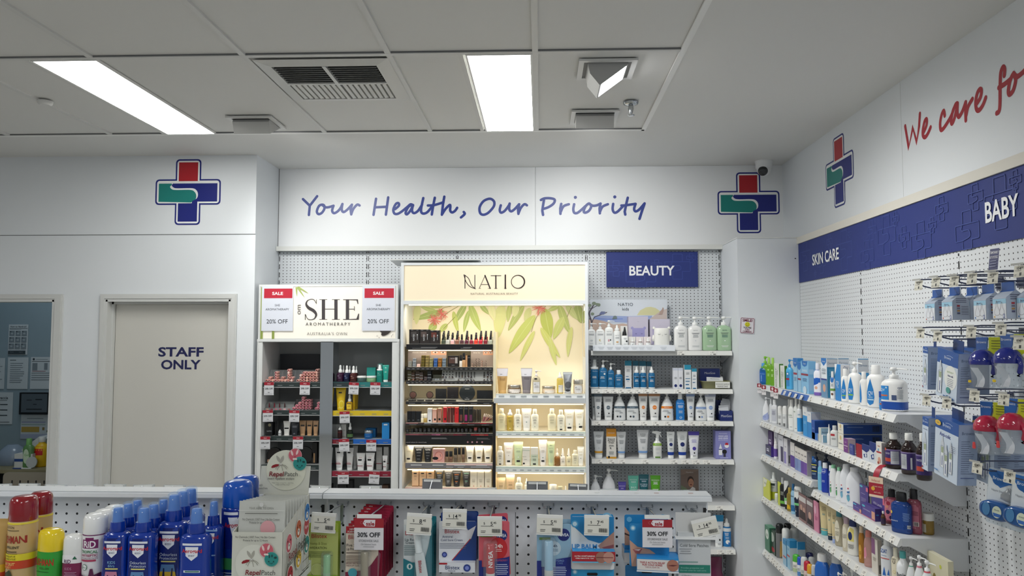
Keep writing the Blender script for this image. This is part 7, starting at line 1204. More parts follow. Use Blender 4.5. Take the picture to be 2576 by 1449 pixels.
t = hbox('tall white cold sore patches carton with green panel',g3,1272,740,1762,1560,1.62,.03,'c6c9ca,b4b8ba,d9dcdc','T Advanced .2 .90 .035 3a3c40 .5;t Cold_Sore_Patches 0 .765 .055 5c6064 1.75;l -.55 .69 .4 3 8a8c90 1.6;r -.95 .95 .25 .40 1f7a68;t Provides_protection_and -.15 .345 .032 8fc0b4 1.4;t discreet_cover_for_cold_sores -.1 .30 .032 8fc0b4 1.6;l -.4 .45 .8 1 3a8a7a;t 12_Patches -.5 .2 .032 6a7074 .7',-1)
mb = MB().box((-.036,.0,.098),(.036,.002,.146),M('c9c9c7',.5)).prism([(-.018,.096),(-.018,.1),(.0,.1),(.0,.096)],-.04,.044,M('e8e9e8',.4)); mb.build('hang_flap',t).location = (0,-.006,.0)
# ticket holders standing up behind the cap, on hooks of the far side
for k,(x0,x1,y0,g) in enumerate(((-6,28,1217,0),(48,100,1216,0),(114,168,1219,0),(190,240,1220,0),(262,316,1218,0),(335,388,1219,0),(412,466,1220,0),(780,832,1222,0),(905,960,1222,0),(1063,1113,1205,1),(1200,1250,1227,0),(1325,1378,1211,1),(1430,1478,1217,1),(1505,1556,1230,0),(1603,1656,1232,0),(1680,1736,1233,0))):
    a,b = U(x0,y0,Y=1.93),U(x1,y0,Y=1.93); w = b.x-a.x; t = thing('rear_ticket_hook',f'{ORD[k]} clear ticket holder showing over the gondola top from the office side' if not g else f'grey backed ticket {("", "beside the beige cartons", "before the amber serum", "at the stand edge")[(1063, 1325, 1430).index(x0)+1]}, over the gondola top','hook',((a.x+b.x)/2,1.93,a.z),(0,radians((k*7) % 5-2),0),'ticket holders behind the gondola cap')
    mb = MB().box((-w*.42,-.004,-.006),(w*.42,.0,-.001),M('e9eae6',.3)); mb.build('holder_bar',t); MB().box((-w/2,-.002,-.05),(w/2,.004,0),M('77797d',.5) if g else clear('e3e8ea',.35)).build('ticket_card',t)
    MB().tube([(0,-.006,-.003),(0,-.08,-.03),(0,-.168,-.05)],.0017,wire).build('hook_arm',t)
# ---- shelf of insect sprays
ZS = 1.28; ss = thing('spray_shelf','white shelf of insect repellents on the near gondola','shelf',(-.9,1.55,ZS)); MB().box((-.6,-.21,-.022),(xj+.9,.185,0),gm_).build('shelf_board',ss); MB().prism([(-.215,.012),(-.212,.012),(-.210,0),(-.21,-.03),(-.222,-.03)],-.6,xj+.9,gm_).build('price_rail',ss)
for x in (-.31,-.198): MB().box((x,-.2,.0),(x+.0016,.16,.05),clear('e9edf0',.35)).build('clear_divider',ss)
ZS += .0005
def sprays(Y,cv,items,grp='insect sprays'): row_y(Y,ZS,cv,'on the spray shelf','the picture edge',grp,items)
kb = 'r -.62 .62 .56 .585 e6e9f0;p e9ebf2 -.42 .545 .42 .545 .38 .44 0 .385 -.38 .44;T Aerogard 0 .50 .045 c0283a 1.5;t BODY 0 .445 .02 1a2a6a .5;'
bot = lambda c,l1,l2: f'p 0b1f6e -.66 .62 .66 .62 .72 .0 -.72 .0;'+kb+f't {l1} 0 .33 .035 {c} 1.2;t {l2} 0 .29 .035 {c} 1.2;r -.45 .5 .245 .26 e3d878;p d9b42a -.62 .03 .62 .03 .42 .22 -.42 .22;p 5a86b4 -.50 .14 .50 .14 .42 .22 -.42 .22;p 14204a -.35 .04 -.28 .18 -.2 .18 -.15 .04;p 14204a .2 .04 .28 .18 .36 .18 .33 .04;p 14204a -.05 .04 0 .1 .05 .04'
A = 'aero!,aero!,1a74c8'
kd = bot('8fc0e0','KIDS','6hrs').replace('d9b42a','e0c060').replace('5a86b4','c07a94')
sprays(1.42,s0,[('spray',1372,1722,484,A,'blue kids pump spray with rainbow landscape',kd,dict(d=.036)),('spray',1705,2092,489,A,'blue odourless pump spray in the front row',bot('cfd8e8','Odourless','Protection'),dict(d=.036))])
sprays(1.40,sr,[('spray',215,558,668,A,'shorter blue pump spray with green dinosaur print',kb+'r -.5 .55 .25 .275 dfe6ee;r -.4 .5 .256 .269 1a6a5a;p 17705e -.2 .02 -.1 .16 .1 .2 .2 .12 .1 .02',dict(d=.036))])
sprays(1.455,s0,[('spray',2105,2510,310,A,'tall blue odourless pump spray',bot('cfd8e8','Odourless','Protection'),dict(d=.04))])
sprays(1.466,s0,[('spray',1520,1850,435,A,'second kids spray in file','',dict(d=.036)),('spray',1850,2215,445,A,'second odourless spray in file','',dict(d=.036))]); sprays(1.508,s0,[('spray',1650,1975,390,A,'rear kids spray in file','',dict(d=.036)),('spray',2010,2330,380,A,'rear odourless spray in file','',dict(d=.036))])
sprays(1.50,s0,[('spray',2232,2620,265,A,'second tall spray in file','',dict(d=.04))]); sprays(1.545,s0,[('spray',2350,2730,230,A,'rear tall spray in file','',dict(d=.04))]); sprays(1.47,sr,[('spray',470,690,594,A,'slim blue spray beside the big can','r -.6 .7 .62 .64 8fb0dc;p e9ebf2 -.3 .6 .5 .6 .45 .5 .1 .44;T Aerogard .1 .55 .045 c0283a 1.4;r -.5 .6 .32 .335 8fb0dc;l .1 .1 .5 3 cfd8e8',dict(d=.036))])
BC_ = 'aero!,0f52b8!'
sprays(1.50,sr,[('can',672,1000,384,BC_,'big blue aerosol with clear blue cap','b .3 .7 0b2488;r -.6 .4 .655 .685 e6e9f0;p e9ebf2 -.25 .63 .5 .63 .45 .5 .1 .42;T Aerogard .1 .55 .05 c0283a 1.2;b .08 .2 3f9a5a;l .0 .04 .6 2 cfd8e8')]); sprays(1.575,sr,[('can',780,1075,332,BC_,'rear blue aerosol with clear blue cap','')])
bm = 'b .695 .715 e3cf3a;t CAUTION -.1 .665 .03 5a4a30 1;r -.6 .7 .625 .633 6a5a3a;T BUSHMAN .1 .53 .085 9c2a1c 1.75;T REPELLENT .2 .44 .028 2a2a20 1.1;l 0 .385 .7 2 5a4a30;b .29 .365 e0cf2a;t FLIES_MOSQUITOES 0 .34 .022 4a3a10 1.3;t TICKS_MARCH_FLIES 0 .31 .022 4a3a10 1.3;b .20 .29 c2401f;T HEAVY_DUTY 0 .255 .032 e8cf7a 1.4;t 40%_DEET -.1 .218 .022 e8cf7a .9;p 2f3a1a -.4 .10 -.3 .15 0 .17 .2 .19 .4 .13 .4 .06 .2 .03 0 .07 -.3 .05'
sprays(1.43,s0,[('can',75,425,355,'cbac76,8a0f1c!','tan and yellow aerosol with dark red cap in front',bm,dict(rot=-.42)),('rollon',478,828,796,'2f9a34,f0d21a!','green repellent stick with yellow cap','T BUSHMAN 0 .44 .12 b03a1c 1.7;t ROLL-ON .2 .33 .04 3a2a10 .8;l 0 .26 .7 1 1a5a1a;b 0 .14 e0cf2a',dict(rot=-.3)),('rollon',838,1108,870,'7a1f4a,eeeeea!','short white and maroon roll-on','b .46 .62 e9e6e6;T RID -.2 .50 .07 5a1f5a .7;t KIDS -.1 .36 .05 c08aa8 .7;l .1 .28 .6 3 b98aa4;p 2a6a4a .3 .54 .5 .6 .7 .54'),
 ('can',1090,1398,590,'e6e4e4,f1f1ee!','white and maroon aerosol with white cap in front','b .712 .73 6a1f5a;r -.6 .7 .54 .66 7a1f5e;T RiD .05 .60 .095 f2f0f0 1;r -.3 .4 .66 .69 7a1f5e;T TROPICAL 0 .495 .04 2f7a4a 1.4;T ANTISEPTIC 0 .445 .034 9a2a5a 1.4;t BITE_PROTECTION 0 .405 .026 8a5a7a 1.4;r -.7 .6 .36 .385 b03a5a;c -.3 .28 .25 3a7a5a;c -.3 .28 .21 e6e4e4;t 8hrs -.3 .28 .03 3a7a5a .4;p 5a1a44 -.9 0 .9 0 .9 .2 .5 .17 .4 .26 .2 .26 .1 .17 -.4 .1 -.9 .18')])
sprays(1.51,s0,[('can',350,640,300,'cbac76,8a0f1c!','tan and yellow aerosol with dark red cap behind',bm,dict(rot=-.5))]); sprays(1.478,s0,[('can',1230,1512,538,'e6e4e4,f1f1ee!','white capped aerosol second in file','b .712 .73 6a1f5a')]); sprays(1.54,s0,[('can',1375,1640,484,'e6e4e4,f1f1ee!','white capped aerosol rearmost in file','b .712 .73 6a1f5a')])
sprays(1.44,s0,[('tube',-240,92,668,'bf9a58,c2401f','tan repellent tube cut by the picture edge','b .16 .3 e0b82a;b .12 .18 c2401f')])
# repellent sticker dispenser
ya,yb = 1.41,1.572; fl0,fr0 = U(*sr(812,1000),Y=ya).x,U(*sr(1370,1000),Y=ya).x; bl,br = fl0,fr0; zf_ = z_at(sr(0,966)[1],-.5,ya)-ZS; zh_ = z_at(sr(0,530)[1],-.55,yb)-ZS; zt2_ = z_at(sr(0,228)[1],-.55,yb)-ZS; xc = (fl0+fr0)/2; w = (fr0-fl0)/2; D = yb-ya
db = thing('sticker_dispenser','cream counter box of insect repellent stickers with round header','display box',(xc,ya,ZS)); cb_ = M('cfcfc2',.45)
mb = MB().box((-w,0,0),(w,.0015,zf_),cb_).box((-w,.0015,0),(w,D,.002),cb_).box((-w,D-.0015,0),(w,D,zh_),cb_)
for s in (-1,1): mb.add([(s*w,0,0),(s*w,D,0),(s*w,D,zh_),(s*w,0,zf_),(s*(w-.0015),.0015,0),(s*(w-.0015),D,0),(s*(w-.0015),D,zh_),(s*(w-.0015),.0015,zf_)],[(0,1,2,3),(7,6,5,4),(2,6,7,3),(1,5,6,2)],cb_)
mb.build('box_body',db)
R_ = 215*.22703*yb/FPX*1.02; uc = U(*sr(1410,275),Y=yb); cxh,czh = uc.x-xc,uc.z-ZS; hx0,hx1 = U(*sr(1138,230),Y=yb).x-xc,U(*sr(1682,230),Y=yb).x-xc; bx0,bx1 = U(*sr(1108,530),Y=yb).x-xc,U(*sr(1655,530),Y=yb).x-xc
mb = MB().prism([(bx0,zh_-.002),(bx1,zh_-.002),(hx1,zt2_),(hx0,zt2_)],D-.0012,D,cb_,ax=1); mb.prism([(cxh+R_*cos(a),czh+R_*sin(a)) for a in [2*pi*k/40 for k in range(40)]],D-.0022,D-.0013,M('d9d9c6',.25,coat=.3),ax=1)
px_ = R_/215
mb.build('header_card',db)
def bugs(fl,ox,oz,k):
    P = lambda x,y: (ox+x*k,oz-y*k); gy = M('8d8a7c',.5); rd = M('8c1a22',.4)
    for (x0,y0,x1,y1,wd) in ((1350,195,1305,120,26),(1355,195,1380,118,26)):
        v,f = ribbon([P(x0+(x1-x0)*t/6,y0+(y1-y0)*t/6) for t in range(7)],[wd*k*(.25+sin(pi*t/6)) for t in range(7)],False,False); fl.shape(v,f,M('a9a69a',.5))
    fl.poly([P(*q) for q in ((1250,240),(1265,222),(1300,210),(1335,210),(1330,228),(1290,245),(1255,252))],rd); q = P(1352,212); fl.disc(q[0],q[1],22*k,M('9a9688',.5),15*k)
    for x in (1346,1362): q = P(x,208); fl.disc(q[0],q[1],9*k,M('f0eee4',.4)); fl.disc(q[0]+1*k,q[1],4*k,M('2a2a28',.5))
    for l in ([(1335,228),(1310,240),(1300,262)],[(1340,232),(1325,250),(1318,272)],[(1365,228),(1372,250),(1378,278)],[(1372,220),(1400,235),(1422,262)],[(1375,215),(1405,222),(1430,245)]): fl.line([P(*q) for q in l],5*k,gy)
    for cx,cy,c in ((1512,112,'c8606c'),(1565,200,'2a8c86')):
        q = P(cx,cy); fl.disc(q[0],q[1],74*k,M('d9b0b0' if cx < 1550 else '5aa8a0',.5)); fl.disc(q[0],q[1],70*k,M(c,.45))
    for x,y,a in ((1477,88,.35),(1535,80,-.3)): q = P(x,y); fl.poly([(q[0]+12*k*cos(t)*cos(a)-30*k*sin(t)*sin(a),q[1]+12*k*cos(t)*sin(a)+30*k*sin(t)*cos(a)) for t in [2*pi*i/14 for i in range(14)]],M('e6c9c4',.5))
    for x in (1500,1522): q = P(x,152); fl.disc(q[0],q[1],14*k,M('e9d9d0',.5),10*k)
    q = P(1512,128); fl.disc(q[0],q[1],5*k,M('7a2a3a',.5))
    for x,y,rx,ry in ((1545,172,6,16),(1572,165,6,14),(1608,182,16,10),(1540,222,7,7),(1590,222,7,7)): q = P(x,y); fl.disc(q[0],q[1],rx*k,M('15403e',.5),ry*k)
    fl.line([P(1548,236),P(1565,244),P(1582,236)],4*k,M('15403e',.5))
def brand(fl,ox,oz,k,y0=310,rot=0):
    a = fl.text; P = lambda x,y: (ox+x*k,oz-y*k)
    fl.text('Repel',*P(1315,y0),52*k,M('7c1a24',.4),168*k,.02,shear=.12); fl.text('Patch',*P(1475,y0),50*k,M('4a4a48',.45),150*k,shear=.08); fl.text('insect repellent stickers',*P(1365,y0+50),24*k,M('3a3a38',.5),290*k,.01,shear=.15)
mb = MB(); fl = Flat(mb,lambda u,v,k: (u,D-.0024-.00012*k,v)); ox,oz = cxh-1410*px_,czh+275*px_
bugs(fl,ox,oz,px_); brand(fl,ox,oz,px_); fl.text('Helps keep mosquitos, sand flies,',ox+1385*px_,oz-405*px_,13*px_,M('5a5a56',.5),240*px_); fl.text('midges and flies away*',ox+1385*px_,oz-424*px_,13*px_,M('5a5a56',.5),170*px_); fl.text('60',ox+1148*px_,oz-432*px_,24*px_,M('4a4a46',.5)); fl.text('patches',ox+1172*px_,oz-462*px_,24*px_,M('4a4a46',.5),96*px_); mb.build('header_print',db)
mb = MB(); fl = Flat(mb,lambda u,v,k: (u,-.0004-.00012*k,v)); kf = 2*w/555; fx = -w-815*kf; fz = zf_+966*kf
fl.disc(fx+1065*kf,fz-1305*kf,212*kf,M('d9d9cc',.4)); bugs(fl,fx-(1512-1143)*kf*1.05,fz-1155*kf+112*kf*1.05,kf*1.05); brand(fl,fx-(1340-1020)*kf,fz-(1370-310)*kf,kf*1.05)
for tx,y,ww in (('No Chemicals | DEET Free | No Skin Contact',1010,440),('Protects for up to 12 Hours',1045,270)): fl.text(tx,fx+1080*kf,fz-y*kf,22*kf,M('4a4a46',.5),ww*kf,.01)
mb.build('front_print',db)
mb = MB(); fl = Flat(mb,lambda u,v,k: (w+.0004+.00012*k,u,v))
for u,v,c,e in ((.22,.74,'c8606c',0),(.55,.86,'b8562a',0),(.85,.80,'b02a34',1),(.86,1.05,'2a78b8',0),(.85,.48,'2a8c86',0),(.52,.36,'d9b23a',0),(.2,.22,'b02a34',0)):
    r = D*.115; fl.disc(u*D,v*zf_,r,M('e9e6dc',.5),r*.98); fl.disc(u*D,v*zf_,r*.88,M(c,.45));
    if not e: fl.disc(u*D,v*zf_-r*.3,r*.35,M('efe9dc',.5)); fl.disc(u*D,v*zf_-r*.2,r*.12,M('2a2420',.5)); [fl.disc(u*D+s*r*.4,v*zf_+r*.25,r*.1,M('2a2420',.5)) for s in (-1,1)]
    else: fl.text('Repel',u*D,v*zf_,r*.4,M('f0d9d6',.5))
for tx,u,v,c,hh_ in (('Repel',.28,.56,'7c1a24',.10),('Patch',.63,.595,'4a4a48',.10),('insect repellent stickers',.45,.485,'4a4a48',.07)): fl.text(tx,u*D,v*zf_,hh_*D,M(c,.45),.75*D if hh_ < .1 else .36*D,.01,rot=.10)
fl.line(rrect(.62*D,.97*D,.1*zf_,.25*zf_,.004),.001,M('3a3a38',.5),True); mb.build('side_print',db)
for k in range(9):
    y = .012+.0155*k; top = z_at(sr(0,640-9*k)[1],xc,ya+y)-ZS; s = thing('sticker_sachet',('frontmost silver sachet' if k == 0 else f'{ORD[k]} silver sachet back')+' in the cream sticker dispenser','sachet',(xc+.002+.0004*k,ya+y,ZS+.0025),(radians(-2),0,0),'silver sachets in the dispenser'); W_ = w*.93
    MB().loft([(0,W_,.001,8),(.02,W_,.004,6),(top*.7,W_,.0045,6),(top*.82,W_,.0015,8),(top,W_,.0008,8)],M('c6c7c0',.3,.1),24).build('pouch',s)
    if k < 1:
        mb = MB(); fl = Flat(mb,lambda u,v,kk: (u,-.0048-.0001*kk,v)); fl.text('No Chemicals | DEET Free | No Skin Contact',0,top*.80,.0042,M('5a5a56',.5),W_*1.6); fl.text('Protects for up to 12 Hours',0,top*.765,.0042,M('5a5a56',.5),W_); fl.rect(-W_,W_,top*.895,top*.9,M('d9d9d4',.3)); fl.rect(-W_*.7,W_*.7,top*.86,top*.868,M('6a6a64',.5)); fl.text('TEAR HERE TO OPEN',0,top*.925,.0035,M('6a6a64',.5)); fl.disc(0,top*.965,.004,M('cfcfca',.4)); fl.disc(W_*.3,top*.70,.014,M('d9a0a4',.4)); mb.build('pouch_print',s)
# ================================================================ side wall shelving: skin care and baby
a_,b_,d_,h1,h2,h3,h4 = conv(1880,860,.17469),conv(1880,1080,.17469),conv(1880,1240,.17469),conv(2226,640,.15184),conv(2226,800,.15184),conv(2226,1000,.15873),conv(2226,1190,.17875)
OW = (XR,3.0,0); wb = thing('pegboard_bay','white pegboard wall bay with skin care shelves and baby hooks','shelving',OW)
MB().box((XR,-.5,.05),(XR+.012,YL-.004,2.308),pegs('dcdfe2',1,3.01,1.0,.02505,.0203,.0028)).build('pegboard_panel',wb).location = tuple(-v for v in OW)
MB().box((1.36,-.5,0),(XR+.012,YL-.004,.10),M('c9ccce',.4)).build('base_plinth',wb).location = tuple(-v for v in OW)
for y in (3.887,2.985,2.085,1.185): MB().box((-.0014,y-3.0-.0035,.1),(0,y-3.0+.0035,2.06),slots('e2e5e8',0,.05,.6)).build('slotted_upright',wb)
XF = 1.338; Z1,Z2,Z3,Z3b,Z4,Z5 = 1.449,1.229,1.027,.989,.777,.463
pr_ = lambda n: [f'{(7*i+9) % 28+6}.95' for i in range(n)]
def SX(y0,y1,z,ta,cv2=None,tb=()):
    s = shelf_x(wb,y0,y1,XF,XR,z,.030,list(zip(ta,pr_(len(ta)))),a_ if cv2 is None else cv2,OW)
    return s
bo = lambda l: [(b_(x,0)[0]-1880)/.17469 for x in l]
s1_ = SX(2.985,YL-.005,Z1,(915,1080,1150,1285,1350,1460,1610,1700,1860,1970)); SX(2.985,YL-.005,Z2,(210,255,290,325,395,470,545,635,730,790,850,940,985,1030,1080,1140,1200,1265,1330,1475,1545,1660,1750,2020))
SX(3.915,YL-.005,Z3,(225,275,345,385,470,585,680,790,895)); SX(2.985,3.905,Z3b,(985,1045,1165,1350,1555,1695,1870,1955,2090)); SX(2.985,YL-.005,Z4,(230,270,305,350,395,450,505,560,615,670,720,850,930,1020,1100,1180,1245,1360,1450,1575,1680,1800)); SX(2.985,YL-.005,Z5,(260,310,360,390,430,475,520,620,760,900))
y0,y1 = y_at(a_(880,0)[0],XF,Z1-.015),y_at(a_(500,0)[0],XF,Z1-.015); mb = MB(); fl = Flat(mb,lambda u,v,k: (XF+.006-XR-(Z1-.001-v)*.014/.029-.0006-.0002*k,-u-3.0,v)); fl.rect(-y1,-y0,Z1-.03,Z1-.002,M('3a66b0',.4))
for k in range(4): y = y1-.05-(y1-y0-.08)*k/3.4; fl.rect(-y-.017,-y+.017,Z1-.028,Z1-.006,PAPER); ticket_art(fl,.034,.02,'12.95',-y,Z1-.028)
mb.build('blue_rail_strip',s1_)
for k,(x,yy,nm) in enumerate(((172,600,'at the column'),(237,625,'second from the column'),(362,645,'third from the column'),(408,670,'nearest the blue strip'))):
    p = U(*a_(x,yy),X=XF-.012); t = thing('sale_tag',f'small red topped sale tag on the top skin care rail, {nm}','sale tag',(p.x,p.y,p.z-.045),(0,0,radians(-62))); MB().box((-.017,-.0006,-.012),(.017,.0006,.045),M('dfdcde',.45)).build('card',t); mb = MB(); fl = Flat(mb,lambda u,v,k: (u,-.0008-.0002*k,v)); fl.rect(-.017,.017,.022,.045,M('8f1c2e',.45)); fl.disc(0,.033,.008,M('e0c9cc',.45)); fl.text('12.95',0,.009,.010,PRN,.03); mb.build('printing',t)
XI = 1.362; CN = 'the column'; w1,w2,w3,w3b,w4,w5 = 'on the top skin care shelf','on the second side shelf','on the short third side shelf','on the baby wash shelf','on the fourth side shelf','on the lowest side shelf'
bxd = lambda c: f'>l 0 .8 .6 6 {c};>r -.6 .6 .1 .3 {c}'
row_x(XI,Z1,a_,w1,CN,'top skin care shelf',[
 ('bottle',183,287,305,'1c6fc0*,4a9ae0','translucent blue gel bottle','b .1 .6 1a5fb0;t MooGoo 0 .5 .05 9ac8f0;v ECZEMA -.3 .3 .3 9ac8f0'),('pump',205,318,195,'8fcf3a*,7fc030','lime pump bottle behind the blue gel','',dict(back=.075)),('bottle',280,352,225,'8ac832*,a8d860','lime green gel bottle','c 0 .55 .35 b9e080;l 0 .4 .5 4 d0eca0'),('bottle',335,408,228,'84c22e*,a8d860','second lime green gel bottle','c 0 .55 .35 b9e080;l 0 .4 .5 4 d0eca0'),
 ('box',388,522,312,'e6e8e2,3f7a2a,dfe3d8','slim white carton with green side','v BIOLOGY -.3 .4 .4 6a7a5a;l .3 .7 .3 8 9aa890',dict(xm=460)),('box',476,578,342,'e6e8e2,3f7a2a,dfe3d8','shorter white carton with green side','v BIOLOGY -.3 .4 .4 6a7a5a;l .3 .7 .3 8 9aa890',dict(xm=538)),('pump',562,664,236,'4fb0e6!,2a8fd0','sky blue pump bottle','r -.9 .2 .1 .55 3f86c0;r -.9 .2 .3 .36 a02a3a;c -.3 .5 .25 dfe9f0'),
 ('box',666,812,233,'9cc9e6,3a86c4,2a7ac0','tall blue and white carton','p 2a74c0 -1 1 1 1 1 .8 0 .72 -1 .8;t Dermal 0 .86 .05 white;r -.9 .9 .5 .56 a03a4a;l 0 .42 .7 5 6a9ac0',dict(xm=722)),('box',728,800,290,'9cc9e6,5f9ccc','slim blue carton','p 2a74c0 -1 1 1 1 1 .8 0 .72 -1 .8;r -.9 .9 .4 .46 a03a4a',dict(xm=775)),('box',778,992,276,'8cc4ea,7ab4de,5aa0d8','wide pale blue sachet carton','p 2a74c0 -.8 1 .8 1 .6 .86 0 .82 -.6 .86;t Dermal 0 .92 .05 white;l 0 .72 .8 3 e0eef8;r -.95 .95 .55 .61 9a3a4a;l 0 .45 .7 4 3a6a9a;e 0 .1 .5 .12 cfe2f0;>r -.9 .9 .1 .5 8fb8dc;>r -.9 .9 .6 .75 9cc4e4',dict(xm=884)),
 ('bottle',962,1072,308,'e9e9f2,e6e6f0','white lotion bottle with baby picture','b .0 .1 7a5fb0;p 1a5fc0 -.9 .3 .9 .4 .9 .55 -.9 .55;c -.2 .24 .4 d9a890;t Dermal -.3 .8 .05 2a74c0'),('box',1068,1312,234,'e6ecf2,2f7fa8,5f7fa0','white and blue carton with baby picture','p 2a74c0 -.9 1 .9 1 .9 .9 0 .8 -.9 .9;t Dermeze 0 .92 .04 white;l 0 .72 .8 3 6a7a90;t ECZEMA 0 .62 .05 4a5a70;r -1 1 .44 .48 2a3a8a;p 6a94b8 -1 0 1 0 1 .44 -1 .44;c .1 .24 .5 d9a890;>b .78 .98 c9ccd0;>t Dermeze 0 .88 .06 4a6a8a;>l 0 .7 .7 6 6fb4d4',dict(xm=1150)),
 ('box',1312,1472,238,'e6ecf2,2f7fa8,c9ccd0','matching carton second in the file','>b .78 .98 c9ccd0;>t Dermeze 0 .88 .06 4a6a8a',dict(xm=1318,back=.09)),('box',1590,1756,242,'e6ecf2,2f8fc4,c9ccd0','matching carton behind the pump bottles','>b .66 .98 c9ccd0;>t Dermeze 0 .84 .06 4a6a8a;>b .3 .66 3f8fc4',dict(xm=1604,back=.10)),
 ('bottle',1196,1266,425,'f0f1f0,f0f1f0','small white bottle with shield label','p 2a74c0 -.8 .78 .8 .78 .6 .64 0 .58 -.6 .64;l 0 .54 .6 4 8a9aa0;b .3 .38 6a9a4a;c 0 .18 .5 6a4a3a'),('box',1268,1486,322,'2a86cc,e9e9ea,dcdde0','blue fronted carton with white side','p f0f4f8 -1 1 -.2 1 -.6 .8 -1 .7;t QV -.1 .48 .13 f0f4f8 1;t Baby 0 .38 .06 bcdcf0;>t QV .15 .9 .11 2a3a7a 1;>l .0 .72 .5 3 aab0b8',dict(xm=1348)),
 ('bottle',1356,1476,388,'f1f1ef,f1f1ef','white bottle with blue drop label','p 2a80c8 -.85 .35 -.55 .5 -.15 .75 .3 .45 .4 .25 .2 .08 -.6 .08 -.85 .2;t QV -.2 .33 .1 f0f4f8 .8;r -.7 .25 .17 .2 8ac04a'),('pump',1456,1652,266,'f1f1ef,f1f1ef','tall white pump bottle with blue drop label','p 2a80c8 -.9 .30 -.7 .44 -.35 .62 .0 .38 .05 .2 -.15 .08 -.75 .08 -.9 .18;t QV -.45 .3 .1 f0f4f8 .6;r -.8 -.05 .18 .21 8ac04a'),('bottle',1622,1746,430,'f1f1ef,f1f1ef','short white bottle with narrow blue label','p 2a80c8 -.95 .3 -.8 .5 -.65 .7 -.4 .4 -.35 .2 -.55 .08 -.9 .1'),('bottle',1730,1990,332,'f2f2f0,f2f2f0','large white bottle with blue drop label','p 2a80c8 -.95 .30 -.7 .5 -.4 .68 -.05 .42 .05 .25 -.1 .1 -.5 .05 -.9 .12;t QV -.4 .34 .1 f0f4f8 .6;t Baby -.4 .25 .05 bcdcf0 .5;r -.8 -.05 .17 .2 bcdcf0'),
 ('jar',1895,1976,712,'2f8ad4,2350a8','small blue tub stacked before the big pump','b .2 .5 2f8ad4;r -.6 .6 .28 .36 d96a3a;t QV 0 .46 .12 e6f0f8 .8'),('pump',1942,2302,345,'eeeeec,eeeeec','giant white pump bottle with blue base','b 0 .21 1f4fa8;b .21 .25 e9e9ea;r -1 -.15 .25 .56 2f8ad4;t QV -.7 .47 .06 e6f0f8 .5;c -.35 .52 .08 bcdcf0;r -.9 -.25 .33 .36 d96a3a;r .1 .5 .25 .36 4a5a80;T QV .75 .52 .04 2a3a6a .5;l .75 .46 .2 8 9aa0a8',dict(ds=1.25))])
row_x(XI,Z2,a_,w2,CN,'second side shelf',[('bell',222,330,790,'eceef2,eceef2','white bottle with lavender lower label','p a8b4e0 -.9 .0 .9 .0 .9 .4 .2 .3 -.9 .2;l -.2 .2 .5 3 7a8ac0'),('bottle',318,368,820,'dfe2e6,dfe2e6','slim grey white bottle',''),('bottle',352,442,830,'e6e8ec,eceef0','white bottle with grey text label','r -.9 .7 .1 .6 c9ccd6;l -.1 .52 .6 7 6a6a84'),('rollon',440,518,920,'e6e8e8,f0f0ee','white stick with barcode','l 0 .5 .6 6 8a8c90;k -.4 .4 .05 .15'),('rollon',508,582,922,'dfe1e2,f0f0ee','second white stick','l 0 .5 .6 4 9a9ca0;k -.4 .4 .05 .2'),
 ('bottle',574,640,828,'eceeec,f0f0ee','slender white wash bottle at the back','',dict(back=.07)),('bottle',596,692,835,'f0f2f0,f2f2f0','white wash bottle with green lettering','t Icohex -.2 .5 .06 1f6a3a 1.2;l 0 .42 .6 1 4a4a4a;l 0 .1 .4 1 4a4a4a'),('bottle',672,746,818,'e9ecea,f0f0ee','tall white wash bottle with cut green lettering','t hex -.5 .62 .06 1f6a3a .8;l 0 .1 .4 1 4a4a4a'),('mini',718,802,822,'e6e9ec,f0f0ee','white and blue foam bottle','b .05 .45 2a90d8;l 0 .55 .6 2 6a9ac0'),
 ('box',802,936,935,'2f96dc,e6e8ea,e9ebee','blue and white carton','b .7 1 e6e8ea;t Derm 0 .8 .06 2a6aa8;l 0 .5 .6 4 9ad0f0',dict(xm=868)),('box',866,1056,1010,'2a8ad4,c9ccd4,d9dce2','wider blue and white carton','b .6 1 e3e5ea;l 0 .9 .6 2 8a9ac0;>b .5 .56 9aa0b0',dict(xm=925)),('box',930,1300,1130,'2456a8,1c4a9c,2a5cb0','long dark blue carton lying on its side','l 0 .6 .7 3 9ab4e0;>b .1 .9 1c4590;>k .6 .95 .3 .8',dict(xm=972,dmax=.15)),('box',930,1060,1310,'3a76c8,cfd4dc','small blue carton at the rail','',dict(xm=1010)),('box',1026,1200,1236,'d4d8d0,9cc0d8,c4cccc','pale carton lettered in navy','>t Bepanthen 0 .7 .12 24386a;>l 0 .45 .7 3 6a8ab0',dict(xm=1062)),('box',1066,1150,1340,'e3e5e8,8ab8d4','low white and blue carton','',dict(xm=1086)),
 ('cone',1148,1208,1185,'e9e9e8,f0f0ee','white nozzle bottle',''),('bottle',1200,1318,1205,'dcdedd,d0d2d4','white tin with red label','r -.8 .3 .5 .6 b0303a;l 0 .4 .6 4 9aa0a4'),('box',1306,1946,1322,'e9e6da,1a3f86,24509c','lower long navy and cream carton','t Bepanthen 0 .4 .1 2a3a6a;c 0 .75 .3 d9c08a;>l -.4 .75 .5 3 8aa4d4;>k .5 .9 .15 .85',dict(xm=1384,d=.2,up=0)),])
row_x(XI,Z2+.073,a_,w2,CN,None,[('box',1302,1942,1178,'e9e6da,1c4690,24509c','upper long navy and cream carton','t Bepanthen 0 .4 .1 2a3a6a;c 0 .75 .3 d9c08a;>l -.4 .75 .5 4 8aa4d4;>k .5 .9 .25 .85',dict(xm=1380,d=.2))])
hd_ = 'b .72 1 16307a;p 16307a -1 .72 1 .72 .2 .5 -1 .62;p 1a3f8a -.6 .35 .3 .45 .3 .2 -.4 .15;c 0 .3 .2 e9edf2'
